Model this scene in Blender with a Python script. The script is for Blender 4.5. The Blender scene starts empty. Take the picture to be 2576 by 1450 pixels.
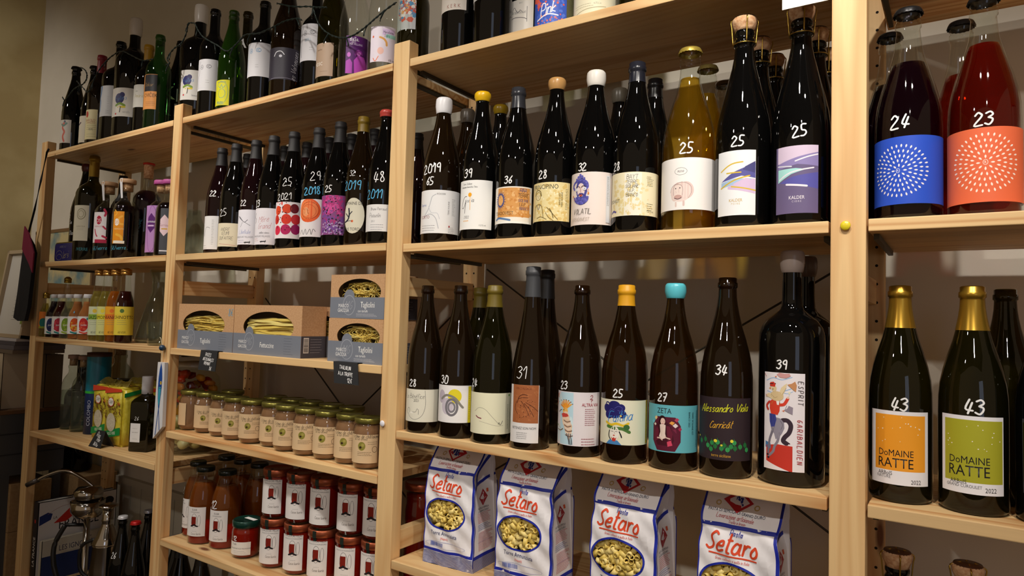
import bpy, bmesh, math, random
from mathutils import Vector, Matrix
random.seed(7)
PI=math.pi
SC=bpy.context.scene
COL=SC.collection
# ---------------------------------------------------------------- camera
CAM=(0.15529,-1.05129,1.24974)
cd=bpy.data.cameras.new('camera');cam=bpy.data.objects.new('camera',cd);COL.objects.link(cam)
cd.sensor_width=36;cd.lens=1684.92*36/2576;cd.clip_start=.02;cd.clip_end=30
_r=Vector((0.83109489,0.55536333,0.0292038));_u=Vector((0.00308353,-0.05711341,0.99836294));_f=Vector((-0.55612209,0.82964428,0.04917914))
cam.matrix_world=Matrix(((_r.x,_u.x,-_f.x,CAM[0]),(_r.y,_u.y,-_f.y,CAM[1]),(_r.z,_u.z,-_f.z,CAM[2]),(0,0,0,1)))
SC.camera=cam
# ---------------------------------------------------------------- world, lights, exposure
wd=bpy.data.worlds.new('room_ambience');SC.world=wd;wd.use_nodes=True
wb=wd.node_tree.nodes['Background'];wb.inputs[0].default_value=(1,.72,.46,1);wb.inputs[1].default_value=.24
SC.view_settings.view_transform='Standard';SC.view_settings.look='None';SC.view_settings.gamma=1;SC.view_settings.exposure=0
SC.view_settings.use_curve_mapping=False
def spot(name,loc,aim,power,size=62,col=(1,.93,.84),rad=.022,blend=.75):
    l=bpy.data.lights.new(name,'SPOT');l.energy=power;l.color=col;l.spot_size=math.radians(size);l.spot_blend=blend;l.shadow_soft_size=rad
    o=bpy.data.objects.new(name,l);COL.objects.link(o);o.location=loc
    o.rotation_euler=(Vector(aim)-Vector(loc)).to_track_quat('-Z','Y').to_euler();return o
LY,LZ=-.75,2.42
LAMPS=[((.42,LY,LZ),(.05,.05,1.12),66,66),((-.02,LY,LZ),(-.40,.12,1.2),66,66),((-.95,LY-.05,LZ),(-1.15,.15,1.2),40,66),((-1.75,LY,LZ),(-1.65,.15,1.2),52,68),((-2.65,LY-.1,LZ),(-2.25,.15,1.3),24,66),((-1.3,-2.3,2.62),(-1.1,.1,1.3),48,62),((.5,-2.3,2.62),(-.1,.1,1.3),48,66),((-2.75,-1.9,2.5),(-3.66,-.25,1.75),70,62)]  # last three are unseen extras added for fill, highlights and the left wall
for i,(a,b,p,s) in enumerate(LAMPS): spot('spot_light',a,b,p,s,rad=.036 if i<5 else .034)
wl=bpy.data.lights.new('window_daylight','AREA');wl.shape='RECTANGLE';wl.size=.9;wl.size_y=1.5;wl.energy=5;wl.color=(.62,.74,1)
wo=bpy.data.objects.new('window_daylight',wl);COL.objects.link(wo);wo.location=(1.9,-3.28,1.5);wo.rotation_euler=(Vector((-.4,.2,1.3))-Vector((1.9,-3.28,1.5))).to_track_quat('-Z','Y').to_euler()
try:
    SC.cycles.transparent_max_bounces=40;SC.cycles.max_bounces=8;SC.cycles.caustics_reflective=False;SC.cycles.caustics_refractive=False
except Exception: pass
# ---------------------------------------------------------------- data (metres, from the shelving grid)
Z={'C0': 1.8106, 'C1': 1.4076, 'C2': 1.0119, 'C3': 0.7437, 'B1': 1.4123, 'B2': 1.1446, 'B3': 0.9098, 'B4': 0.61, 'A1': 1.4121, 'A2': 1.1445, 'A3': 0.8093, 'B0': 1.8106, 'A0': 1.8106, 'L': 0.29}
POS={'p28':(-0.7919, 0.039, 'C2', 0.0372, 0.3083, (None, None, 0.0234, 0.0904)),
'p30':(-0.7015, 0.038, 'C2', 0.038, 0.3077, (None, 72, 0.0318, 0.1057)),
'p24':(-0.6165, 0.04, 'C2', 0.0405, 0.3074, (None, 97, 0.0192, 0.0979)),
'p31':(-0.527, 0.04, 'C2', 0.038, 0.343, (-93, 44, 0.0132, 0.1197)),
'p23':(-0.4236, 0.046, 'C2', 0.039, 0.307, (None, 89, 0.0198, 0.1147)),
'p25':(-0.3364, 0.048, 'C2', 0.0405, 0.3072, (None, None, 0.0328, 0.1084)),
'p27':(-0.2488, 0.054, 'C2', 0.0405, 0.3074, (None, 96, 0.0306, 0.1072)),
'p34':(-0.1626, 0.06, 'C2', 0.0412, 0.3192, (-100, 89, 0.0288, 0.1265)),
'pmag':(-0.0663, 0.077, 'C2', 0.049, 0.3594, (-77, 39, 0.0241, 0.1711)),
'r1':(0.0827, 0.073, 'C2', 0.0403, 0.3053, (-86, 82, 0.0259, 0.1276)),
'r2':(0.1692, 0.069, 'C2', 0.0408, 0.3041, (-84, 80, 0.0282, 0.13)),
'r3':(0.252, 0.06, 'C2', 0.038, 0.2996, (-70, 32, 0.038, 0.1241)),
'r4':(0.21, 0.16, 'C2', 0.04, 0.305),
'pb24':(-0.712, 0.121, 'C2', 0.04, 0.3076),
'pb31':(-0.54, 0.115, 'C2', 0.038, 0.343),
'pbmag':(-0.065, 0.182, 'C2', 0.049, 0.36),
'c1':(-0.778, 0.055, 'C1', 0.0415, 0.3189, (None, None, 0.0216, 0.1133)),
'c2':(-0.6737, 0.055, 'C1', 0.0395, 0.3147, (None, 64, 0.0247, 0.1249)),
'c3':(-0.584, 0.055, 'C1', 0.0395, 0.3112, (None, 80, 0.0316, 0.104)),
'c4':(-0.4944, 0.055, 'C1', 0.0395, 0.3115, (None, 73, 0.0309, 0.1043)),
'c5':(-0.4098, 0.055, 'C1', 0.041, 0.3101, (None, 78, 0.0192, 0.1149)),
'c6':(-0.3276, 0.055, 'C1', 0.0405, 0.3134, (None, None, 0.0305, 0.1067)),
'c7':(-0.2301, 0.055, 'C1', 0.0445, 0.316, (None, None, 0.0335, 0.1199)),
'c8':(-0.1392, 0.055, 'C1', 0.0435, 0.3316, (-85, 44, 0.0187, 0.122)),
'c9':(-0.0511, 0.055, 'C1', 0.0435, 0.3294, (-78, 56, 0.0161, 0.1189)),
'd1':(0.0936, 0.055, 'C1', 0.0425, 0.3079, (None, None, 0.0202, 0.1153)),
'd2':(0.1832, 0.055, 'C1', 0.0425, 0.3051, (None, None, 0.0159, 0.115)),
'cbw':(-0.7789, 0.14, 'C1', 0.038, 0.3183),
'cby':(-0.6869, 0.14, 'C1', 0.038, 0.3136),
'cbg':(-0.4052, 0.15, 'C1', 0.038, 0.3054),
'cbk':(-0.3293, 0.145, 'C1', 0.038, 0.3124),
'cbc1':(-0.2297, 0.15, 'C1', 0.042, 0.3178),
'cbc2':(-0.225, 0.242, 'C1', 0.042, 0.3169),
'cbo1':(-0.1361, 0.145, 'C1', 0.042, 0.329),
'cbo2':(-0.1326, 0.235, 'C1', 0.042, 0.3302),
'cbo3':(-0.0453, 0.15, 'C1', 0.042, 0.3281),
'cbo4':(-0.0429, 0.24, 'C1', 0.042, 0.3236),
'dbl':(0.0622, 0.165, 'C1', 0.0415, 0.3194),
'dbr':(0.1578, 0.165, 'C1', 0.0415, 0.3181),
'd3':(0.29, 0.055, 'C1', 0.0425, 0.305),
'w1':(-1.6187, 0.07, 'B1', 0.0375, 0.3117, (None, -5, 0.0147, 0.1095)),
'w2':(-1.5192, 0.05, 'B1', 0.0375, 0.307, (None, 40, 0.0166, 0.0807)),
'w3':(-1.4444, 0.06, 'B1', 0.0375, 0.31, (None, 60, 0.0202, 0.114)),
'w4':(-1.3545, 0.05, 'B1', 0.0375, 0.3078, (None, 45, 0.0155, 0.1103)),
'w5':(-1.2786, 0.055, 'B1', 0.0375, 0.3096, (None, 60, 0.0289, 0.1217)),
'w6':(-1.1822, 0.055, 'B1', 0.0375, 0.3068, (None, 60, 0.0285, 0.1212)),
'w7':(-1.1041, 0.055, 'B1', 0.0375, 0.3108, (None, 60, 0.0296, 0.1246)),
'w8':(-1.0247, 0.055, 'B1', 0.0375, 0.3119, (None, 15, 0.0285, 0.1116)),
'w9':(-0.9395, 0.045, 'B1', 0.0375, 0.3097, (None, 60, 0.0283, 0.0888)),
'wb0':(-1.6061, 0.145, 'B1', 0.037, 0.3101),
'wb1':(-1.4349, 0.145, 'B1', 0.037, 0.3118),
'wb2':(-1.339, 0.145, 'B1', 0.037, 0.3112),
'wb3':(-1.249, 0.145, 'B1', 0.037, 0.3133),
'wb4':(-1.162, 0.145, 'B1', 0.037, 0.3111),
'wb5':(-1.079, 0.145, 'B1', 0.037, 0.3127),
's1':(-2.54, 0.115, 'A1', 0.048, 0.37),
's2':(-2.3886, 0.07, 'A1', 0.052, 0.377, (-97, -16, 0.0705, 0.1936)),
's3':(-2.2496, 0.06, 'A1', 0.04, 0.2542, (-97, -8, 0.0578, 0.1607)),
's4':(-2.41, 0.18, 'A1', 0.037, 0.33),
's5':(-2.1279, 0.06, 'A1', 0.04, 0.2528, (-86, -13, 0.0502, 0.1552)),
's6':(-2.156, 0.14, 'A1', 0.045, 0.335),
's7':(-1.9585, 0.085, 'A1', 0.041, 0.2371, (-100, -22, 0.0186, 0.1661)),
's8':(-1.835, 0.045, 'A1', 0.04, 0.22, (-62, 12, 0.0058, 0.1426)),
'vase':(-1.8936, 0.17, 'A1', 0.04, 0.17),
'o1':(-2.578, 0.02, 'A2', 0.018, 0.15, (None, 8, 0.0301, 0.0895)),
'o2':(-2.55, 0.075, 'A2', 0.02, 0.2085),
'j0':(-2.531, 0.03, 'A2', 0.0262, 0.1484, (None, None, 0.0115, 0.0733)),
'j1':(-2.4777, 0.03, 'A2', 0.0262, 0.1486, (None, None, 0.0136, 0.0746)),
'j2':(-2.4173, 0.03, 'A2', 0.0262, 0.1488, (None, None, 0.0157, 0.0758)),
'j3':(-2.3586, 0.03, 'A2', 0.0262, 0.149, (None, None, 0.0178, 0.077)),
'j4':(-2.2875, 0.03, 'A2', 0.0262, 0.1492, (None, None, 0.0203, 0.0785)),
'q0':(-2.2129, 0.03, 'A2', 0.0265, 0.2272, (None, None, 0.019, 0.1125)),
'q1':(-2.1571, 0.03, 'A2', 0.0265, 0.2263, (None, None, 0.021, 0.1132)),
'q2':(-2.1031, 0.03, 'A2', 0.0265, 0.2267, (None, None, 0.023, 0.1139)),
'q3':(-2.042, 0.03, 'A2', 0.0265, 0.227, (None, None, 0.0252, 0.1146)),
'erl':(-2.03, 0.128, 'A2', 0.062, 0.237),
'tum':(-1.865, 0.047, 'A2', 0.034, 0.07),
'g1':(-2.56, 0.115, 'A3', 0.034, 0.255),
'g2':(-2.48, 0.115, 'A3', 0.034, 0.255),
'tube':(-2.4, 0.13, 'A3', 0.038, 0.285),
'oil':(-1.9832, 0.085, 'A3', 0.036, 0.2346),
'dec':(-2.4563, 0.23, 'A3', 0.05, 0.3),
'pick':(-1.875, 0.17, 'A3', 0.085, 0.245),
'n0':(-1.7005, 0.0666, 'B3', 0.0345, 0.112, (None, -45, 0.0155, 0.078)),
'n1':(-1.6261, 0.0694, 'B3', 0.0345, 0.112, (None, 62, 0.0155, 0.078)),
'n2':(-1.547, 0.0649, 'B3', 0.0345, 0.112, (None, 62, 0.0155, 0.078)),
'n3':(-1.4749, 0.0579, 'B3', 0.0345, 0.112, (None, 62, 0.0155, 0.078)),
'n4':(-1.3996, 0.0572, 'B3', 0.0345, 0.112, (None, 62, 0.0155, 0.078)),
'n5':(-1.3243, 0.0665, 'B3', 0.0345, 0.112, (None, 62, 0.0155, 0.078)),
'n6':(-1.2528, 0.0548, 'B3', 0.0345, 0.112, (None, 62, 0.0155, 0.078)),
'n7':(-1.1759, 0.053, 'B3', 0.0345, 0.112, (None, 62, 0.0155, 0.078)),
'n8':(-1.1043, 0.0549, 'B3', 0.0345, 0.112, (None, 62, 0.0155, 0.078)),
'n9':(-1.0308, 0.0555, 'B3', 0.0345, 0.112, (None, 62, 0.0155, 0.078)),
'n10':(-0.9607, 0.0469, 'B3', 0.0345, 0.112, (None, 62, 0.0155, 0.078)),
'nb0':(-1.6241, 0.145, 'B3', 0.0345, 0.112),
'nb1':(-1.4266, 0.145, 'B3', 0.0345, 0.112),
'nb2':(-1.348, 0.145, 'B3', 0.0345, 0.112),
'nb3':(-1.2762, 0.145, 'B3', 0.0345, 0.112),
'nb4':(-1.1973, 0.145, 'B3', 0.0345, 0.112),
'nb5':(-1.1221, 0.145, 'B3', 0.0345, 0.112),
'e1':(-1.688, 0.088, 'B4', 0.036, 0.2026, (-97, 14, 0.0236, 0.1053)),
'e2':(-1.6137, 0.065, 'B4', 0.04, 0.2021, (-97, 14, 0.0229, 0.1017)),
'e3':(-1.5329, 0.08, 'B4', 0.04, 0.2016, (-97, 14, 0.0207, 0.1033)),
'eb0':(-1.683, 0.175, 'B4', 0.04, 0.207),
'eb1':(-1.603, 0.175, 'B4', 0.04, 0.207),
'eb2':(-1.523, 0.175, 'B4', 0.04, 0.207),
'egg':(-1.4189, 0.068, 'B4', 0.036, 0.0924, (None, 32, 0.0114, 0.0449)),
't0':(-1.306, 0.072, 'B4', 0.037, 0.1215, (-97, 27, 0.0135, 0.0985)),
't1':(-1.223, 0.08, 'B4', 0.037, 0.1215, (-97, 27, 0.0135, 0.0985)),
't2':(-1.1426, 0.088, 'B4', 0.037, 0.1215, (-97, 27, 0.0135, 0.0985)),
't3':(-1.0554, 0.097, 'B4', 0.037, 0.1215, (-97, 27, 0.0135, 0.0985)),
't4':(-0.9803, 0.108, 'B4', 0.037, 0.1215, (-97, 27, 0.0135, 0.0985)),
'tb':(-0.93, 0.2, 'B4', 0.04, 0.13),
'A1a':(-2.537, 0.055, 'A0', 0.038, 0.32, (-100, -16, 0.0319, 0.1161)),
'A1b':(-2.43, 0.07, 'A0', 0.037, 0.307, (-100, -50, 0.0237, 0.1191)),
'A1c':(-2.333, 0.05, 'A0', 0.038, 0.322, (-100, -12, 0.0175, 0.1211)),
'A1d':(-2.243, 0.068, 'A0', 0.052, 0.358, (-100, -20, 0.0851, 0.1896)),
'A1e':(-2.124, 0.055, 'A0', 0.054, 0.405, (None, 8, 0.0626, 0.1568)),
'A1f':(-2.031, 0.055, 'A0', 0.037, 0.298, (None, -24, 0.0839, 0.1572)),
'A1g':(-1.946, 0.045, 'A0', 0.0375, 0.309, (-100, -7, 0.0614, 0.1717)),
'A1h':(-1.985, 0.135, 'A0', 0.04, 0.33),
'B1a':(-1.808, 0.095, 'A0', 0.054, 0.39, (-86, 3, 0.0775, 0.1693)),
'B1b':(-1.648, 0.045, 'A0', 0.038, 0.32, (-98, 36, 0.0691, 0.1603)),
'B1c':(-1.548, 0.04, 'A0', 0.037, 0.29, (-100, -8, 0.0095, 0.0809)),
'B1d':(-1.617, 0.13, 'A0', 0.038, 0.34),
'B1e':(-1.427, 0.055, 'A0', 0.0385, 0.293, (-100, 42, 0.0731, 0.1653)),
'B1f':(-1.326, 0.055, 'A0', 0.042, 0.33, (-100, 69, 0.046, 0.1299)),
'B1g':(-1.252, 0.088, 'A0', 0.038, 0.3, (-100, 26, 0.0934, 0.1906)),
'B1h':(-1.141, 0.05, 'A0', 0.038, 0.31, (-100, 6, 0.0201, 0.1028)),
'B1i':(-1.063, 0.05, 'A0', 0.0375, 0.3, (-52, 100, 0.0126, 0.1037)),
'B1j':(-0.958, 0.045, 'A0', 0.038, 0.3, (-79, 65, 0.0184, 0.1009)),
'C1a':(-0.938, 0.12, 'A0', 0.038, 0.31, (None, 13, 0.1182, 0.2017)),
'C1b':(-0.742, 0.055, 'A0', 0.04, 0.31, (-100, 31, 0.0906, 0.1712)),
'C1c':(-0.648, 0.045, 'A0', 0.04, 0.31, (-100, 28, 0.0894, 0.1474)),
'C1d':(-0.612, 0.12, 'A0', 0.04, 0.31, (None, 34, 0.0121, 0.1083)),
'C1e':(-0.498, 0.045, 'A0', 0.039, 0.31, (None, 56, 0.0, 0.0774)),
'C1f':(-0.412, 0.05, 'A0', 0.041, 0.31, (None, None, 0.0, 0.0635)),
'C1g':(-0.33, 0.055, 'A0', 0.04, 0.31),
'x1':(-2.0773, 0.08, 'L', 0.034, 0.2973),
'x2':(-1.9412, 0.05, 'L', 0.034, 0.3122),
'x3':(-1.9993, 0.12, 'L', 0.034, 0.3215),
'y1':(-1.87, 0.14, 'L', 0.036, 0.262),
'y2':(-1.7714, 0.1, 'L', 0.036, 0.29),
'y3':(-1.6698, 0.1, 'L', 0.036, 0.29),
'wb6':(-0.9749, 0.1914, 'B1', 0.037, 0.3)}
BG={'c1': 'e9e9ea', 'c2': 'f1f1ef', 'c3': 'f2ede2', 'c4': 'e9d9a0', 'c5': 'ece0da', 'c6': 'efe6c4', 'c7': 'f3efec', 'c8': 'eef0f2', 'c9': '6b5f86', 'd1': '2a52c8', 'd2': 'ee7048', 'p28': 'e4e0cf', 'p30': 'efecec', 'p24': 'e9e6c8', 'p31': 'e6e3e2', 'p23': 'e5dee2', 'p25': 'e9e6cc', 'p27': '64b4c0', 'p34': '32262b', 'pmag': 'ece6ea', 'r1': 'eceaee', 'r2': 'eceaee', 'r3': '4a4a4c', 'w1': 'ecebec', 'w2': 'e6dcc0', 'w3': 'ebe9f2', 'w4': 'ebe7ee', 'w5': 'ece6ea', 'w6': 'ece8ea', 'w7': '8a4a86', 'w8': None, 'w9': 'ebe9e8', 's2': 'e6e1cc', 's3': 'efe9ec', 's5': 'e8941c', 's7': 'b888c4', 's8': '4a4c54', 'o1': 'd8792c', 'j0': 'ecebea', 'j1': 'ecebea', 'j2': 'ecebea', 'j3': 'ecebea', 'j4': 'ecebea', 'q0': 'cfd6b4', 'q1': 'd6d88c', 'q2': 'e8a42c', 'q3': 'e6d048', 'n0': 'd9bc94', 'n1': 'd9bc94', 'n2': 'd9bc94', 'n3': 'd9bc94', 'n4': 'd9bc94', 'n5': 'd9bc94', 'n6': 'd9bc94', 'n7': 'd9bc94', 'n8': 'd9bc94', 'n9': 'd9bc94', 'n10': 'd9bc94', 'egg': 'ebe6de', 'e1': 'e6e2e0', 'e2': 'e6e2e0', 'e3': 'e6e2e0', 't0': 'e6e2e0', 't1': 'e6e2e0', 't2': 'e6e2e0', 't3': 'e6e2e0', 't4': 'e6e2e0', 'A1a': 'c9c4bc', 'A1b': 'd8d0bc', 'A1c': 'dcd2a4', 'A1d': 'cfd0d2', 'A1e': 'dedad2', 'A1f': 'd8d6ce', 'A1g': 'd8924c', 'B1a': 'dcd9d4', 'B1b': 'dcdbe0', 'B1e': 'dcdbe0', 'B1g': 'dcdbe0', 'B1c': 'd9d41c', 'B1f': '2e2a36', 'B1h': 'b39a84', 'B1i': '58206a', 'B1j': 'e6dcea', 'C1a': 'c8ccd0', 'C1b': 'e4dcd2', 'C1c': 'd8d8d8', 'C1d': 'e9e4dc', 'C1e': '3c5cc0', 'C1f': 'e6e0c4'}
ART={'c1':[('L',-51,56.9,[(-20.17,-3.36),(-11.77,6.72),(-5.04,16.81),(0.0,31.93),(3.36,42.02),(11.77,47.06)],1.68,'b9bcc2'),('L',-51,56.9,[(-16.81,0.0),(0.0,5.04),(11.77,-3.36),(16.81,-18.49),(18.49,-25.21)],1.68,'b9bcc2'),('L',-51,56.9,[(-5.04,21.85),(1.68,8.4),(15.13,6.72),(20.17,-5.04)],1.26,'c9ccd2'),('T','SCIRTO',-78,56.0,6.72,'8e3f46'),('H','Riserva',-86,82.1,5.89,'6a7fb5',0.9),('X',-59,32.5,41.95,10.07,3,'777777'),('T','TERRE SICILIANE',40,75.4,3.37,'555555',90),('X',65,77.9,8.42,33.66,12,'999999'),('H','1453/2008',0,104.9,3.37,'444444',0.5),('X',56,29.2,15.1,10.06,4,'888888'),('E',45,36.7,3.36,4.2,'a33333')],
'c2':[('L',-72,80.4,[(3.23,11.32),(-3.23,9.7),(-9.7,-3.23),(-9.7,-11.32),(-4.85,-11.32),(0.0,-1.62),(1.62,4.85),(0.0,-8.08),(-1.62,-22.63)],1.13,'1a1a1e'),('H','cc',-57,83.6,7.28,'1a1a1e',1.1),('H','ia',-34,84.5,8.89,'1a1a1e',1.1),('E',-50,95.0,8.09,8.9,'f0a818'),('L',-48,80.4,[(0.0,12.93),(0.0,-16.17)],1.05,'f0b040'),('H','2022',-65,49.7,4.84,'333333',0.8),('H','carricante',-68,42.5,3.22,'f0b040',0.6),('H','Terre Siciliane',-66,117.6,4.05,'444444',0.6),('H','Indicazione Geografica Tipica',-57,111.2,3.24,'555555',0.4),('T','11,5 % vol.',18,32.8,3.22,'333333')],
'c3':[('R',-13,72.8,71.6,57.59,'d99c55'),('D',-13,70.5,60,68.47,54.47,3.89,'cf8a42'),('D',7,73.6,40,59.15,51.37,5.45,'e6b679'),('O',-74,77.5,20.24,28.03,3.89,'5a5c8c'),('E',-74,77.5,14.01,21.02,'e8b06c'),('L',-67,40.2,[(-17.08,-0.78),(-7.76,2.33),(3.11,0.78),(18.63,-2.33)],3.88,'5c7fae'),('T','TEADOVEST',-60,51.8,6.99,'5a4a30'),('H','RINA',39,97.0,7.02,'4a4a78',1.3),('H','TERRE',40,86.8,7.01,'3a3330',1.2),('H','SICILIANE',41,76.7,5.45,'4a4a78',1),('H','I.G.P.',37,68.9,6.22,'3a3330',1),('H','BIANCO',44,61.1,6.22,'4a4a78',1),('R',-10,33.2,71.38,4.66,'f4f4ee'),('L',-74,77.5,[(8.56,0.0),(13.14,2.05)],0.86,'4d4f80'),('L',-74,77.5,[(8.14,3.61),(12.01,7.2)],0.86,'4d4f80'),('L',-74,77.5,[(6.93,6.86),(9.7,11.65)],0.86,'4d4f80'),('L',-74,77.5,[(5.03,9.45),(6.44,14.96)],0.86,'4d4f80'),('L',-74,77.5,[(2.65,11.11),(2.55,16.81)],0.86,'4d4f80'),('L',-74,77.5,[(0.0,11.68),(-1.58,17.0)],0.86,'4d4f80'),('L',-74,77.5,[(-2.65,11.11),(-5.57,15.54)],0.86,'4d4f80'),('L',-74,77.5,[(-5.03,9.45),(-9.0,12.55)],0.86,'4d4f80'),('L',-74,77.5,[(-6.93,6.86),(-11.56,8.34)],0.86,'4d4f80'),('L',-74,77.5,[(-8.14,3.61),(-12.99,3.3)],0.86,'4d4f80'),('L',-74,77.5,[(-8.56,0.0),(-13.14,-2.05)],0.86,'4d4f80'),('L',-74,77.5,[(-8.14,-3.61),(-12.01,-7.2)],0.86,'4d4f80'),('L',-74,77.5,[(-6.93,-6.86),(-9.7,-11.65)],0.86,'4d4f80'),('L',-74,77.5,[(-5.03,-9.45),(-6.44,-14.96)],0.86,'4d4f80'),('L',-74,77.5,[(-2.65,-11.11),(-2.55,-16.81)],0.86,'4d4f80'),('L',-74,77.5,[(-0.0,-11.68),(1.58,-17.0)],0.86,'4d4f80'),('L',-74,77.5,[(2.65,-11.11),(5.57,-15.54)],0.86,'4d4f80'),('L',-74,77.5,[(5.03,-9.45),(9.0,-12.55)],0.86,'4d4f80'),('L',-74,77.5,[(6.93,-6.86),(11.56,-8.34)],0.86,'4d4f80'),('L',-74,77.5,[(8.14,-3.61),(12.99,-3.3)],0.86,'4d4f80')],
'c4':[('D',-17,65.3,70,71.83,67.34,5.99,'dfc47c'),('D',-18,69.0,50,67.36,59.88,3.74,'f2e8bf'),('T','PRINCIPINO',-49,96.0,9.0,'2c2a26'),('O',-76,78.8,14.98,16.48,1.05,'8a7440'),('E',-76,77.3,9.74,12.73,'ecdcae'),('L',-76,77.3,[(-8.99,3.0),(-5.99,10.48),(0.0,12.73),(5.99,9.74),(8.24,1.5)],1.65,'6b5a2c'),('L',-76,77.3,[(-3.0,1.5),(-1.5,2.25)],0.75,'4c4326'),('L',-76,77.3,[(2.25,1.5),(3.74,2.25)],0.75,'4c4326'),('L',-76,77.3,[(0.0,0.75),(0.75,-3.0)],0.52,'4c4326'),('L',-74,50.3,[(-11.96,-11.96),(-9.72,5.98),(-4.48,11.96),(4.48,11.96),(8.97,5.98),(11.96,-11.96)],1.2,'7a6530'),('L',-74,50.3,[(-4.48,11.96),(0.0,2.99),(4.48,11.96)],1.05,'4a3f6b'),('L',-16,44.3,[(-7.47,11.95),(0.0,4.48),(8.96,-5.98),(13.45,-10.46)],1.34,'7a6530'),('L',-29,39.1,[(-4.48,7.47),(1.49,-1.49),(10.45,-7.47)],1.19,'7a6530'),('L',-3,46.6,[(-7.47,7.47),(-2.99,0.0),(0.0,-10.46)],1.34,'57481f'),('L',-52,36.9,[(-14.93,0.0),(-4.48,2.24),(7.47,-2.99)],1.12,'7a6530'),('T','BIANCO 2022',25,72.8,3.37,'555030',90),('T','TERRE SICILIANE',36,71.3,3.37,'555030',90),('X',59,72.8,5.99,37.43,14,'777250')],
'c5':[('E',-55,84.6,24.5,40.36,'4b4a9a'),('E',-54,65.9,23.03,21.59,'45449a'),('E',-57,82.4,16.57,25.94,'eed9d4'),('E',-30,85.4,4.68,4.68,'5a59b0'),('E',-28,87.1,4.69,4.69,'6a68c2'),('E',-27,88.8,4.69,4.69,'50509f'),('E',-27,90.6,4.69,4.69,'5a59b0'),('E',-28,92.3,4.69,4.69,'6a68c2'),('E',-29,94.0,4.69,4.69,'50509f'),('E',-31,95.6,4.69,4.69,'5a59b0'),('E',-34,97.1,4.69,4.69,'6a68c2'),('E',-38,98.4,4.69,4.69,'50509f'),('E',-42,99.4,4.69,4.69,'5a59b0'),('E',-46,100.3,4.69,4.69,'6a68c2'),('E',-51,100.8,4.69,4.69,'50509f'),('E',-56,101.1,4.69,4.69,'5a59b0'),('E',-61,101.1,4.69,4.69,'6a68c2'),('E',-66,100.8,4.69,4.69,'50509f'),('E',-70,100.3,4.69,4.69,'5a59b0'),('E',-75,99.4,4.69,4.69,'6a68c2'),('E',-78,98.4,4.69,4.69,'50509f'),('E',-82,97.1,4.69,4.69,'5a59b0'),('E',-85,95.6,4.69,4.69,'6a68c2'),('E',-86,94.0,4.69,4.69,'50509f'),('E',-88,92.3,4.69,4.69,'5a59b0'),('E',-88,90.6,4.69,4.69,'6a68c2'),('E',-88,88.8,4.69,4.69,'50509f'),('E',-86,87.1,4.69,4.69,'5a59b0'),('E',-84,85.4,4.68,4.68,'6a68c2'),('E',-66,68.9,4.32,4.32,'5a59b0'),('E',-63,66.7,4.32,4.32,'6a68c2'),('E',-57,65.4,4.32,4.32,'50509f'),('E',-51,65.4,4.32,4.32,'5a59b0'),('E',-46,66.7,4.32,4.32,'6a68c2'),('E',-43,68.9,4.32,4.32,'50509f'),('E',-75,68.6,4.32,4.32,'5a59b0'),('E',-73,65.6,4.32,4.32,'6a68c2'),('E',-68,63.2,4.32,4.32,'50509f'),('E',-61,61.6,4.32,4.32,'5a59b0'),('E',-54,61.1,4.32,4.32,'6a68c2'),('E',-47,61.6,4.32,4.32,'50509f'),('E',-40,63.2,4.32,4.32,'5a59b0'),('E',-36,65.6,4.32,4.32,'6a68c2'),('E',-33,68.6,4.32,4.32,'50509f'),('E',-83,68.7,4.32,4.32,'5a59b0'),('E',-81,65.8,4.32,4.32,'6a68c2'),('E',-78,63.1,4.32,4.32,'50509f'),('E',-73,60.9,4.32,4.32,'5a59b0'),('E',-67,59.2,4.31,4.31,'6a68c2'),('E',-61,58.1,4.31,4.31,'50509f'),('E',-54,57.8,4.31,4.31,'5a59b0'),('E',-47,58.1,4.31,4.31,'6a68c2'),('E',-40,59.2,4.31,4.31,'50509f'),('E',-35,60.9,4.32,4.32,'5a59b0'),('E',-30,63.1,4.32,4.32,'6a68c2'),('E',-27,65.8,4.32,4.32,'50509f'),('E',-26,68.7,4.32,4.32,'5a59b0'),('E',-67,106.2,5.05,5.05,'6462ba'),('E',-51,106.9,5.05,5.05,'6462ba'),('E',-59,109.8,5.05,5.05,'6462ba'),('E',-74,102.6,4.33,4.33,'6462ba'),('E',-42,103.3,4.33,4.33,'6462ba'),('E',-58,104.8,4.33,4.33,'6462ba'),('E',-73,83.9,6.49,5.76,'ffffff'),('E',-73,83.9,3.96,4.68,'3c4fa8'),('E',-73,83.9,1.44,1.73,'10142c'),('E',-39,84.6,6.49,5.77,'ffffff'),('E',-39,84.6,3.96,4.68,'3c4fa8'),('E',-39,84.6,1.44,1.73,'10142c'),('L',-57,88.2,[(-10.81,-0.72),(-5.77,2.16),(-1.44,-0.72)],0.94,'1c1c3a'),('L',-57,88.2,[(1.44,-0.72),(5.77,2.16),(10.81,0.0)],0.94,'1c1c3a'),('L',-57,79.5,[(0.0,7.2),(0.72,-2.16),(-1.44,-3.6)],0.72,'b07a72'),('P',-55,72.3,[(-3.6,0.72),(-1.44,2.16),(0.0,1.44),(1.44,2.16),(3.6,0.72),(0.0,-2.16)],'c0503c'),('L',-55,75.2,[(-5.76,-1.44),(-2.16,1.44),(0.0,0.0),(2.16,1.44),(5.76,-1.44)],1.15,'45449a'),('E',-87,72.3,2.88,4.32,'d9822e'),('E',-23,75.9,2.88,4.32,'d9822e'),('E',-83,65.9,2.16,2.16,'d9822e'),('O',-25,81.7,3.6,5.04,0.72,'e0b0a4'),('H','VOLATIL',-51,43.6,9.34,'4a463c',1.1),('H','VITEADOVEST',-59,29.2,5.74,'b0a294',0.8),('R',62,65.9,8.63,84.91,'d9dce2'),('X',61,80.3,4.32,50.43,22,'777777')],
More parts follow.
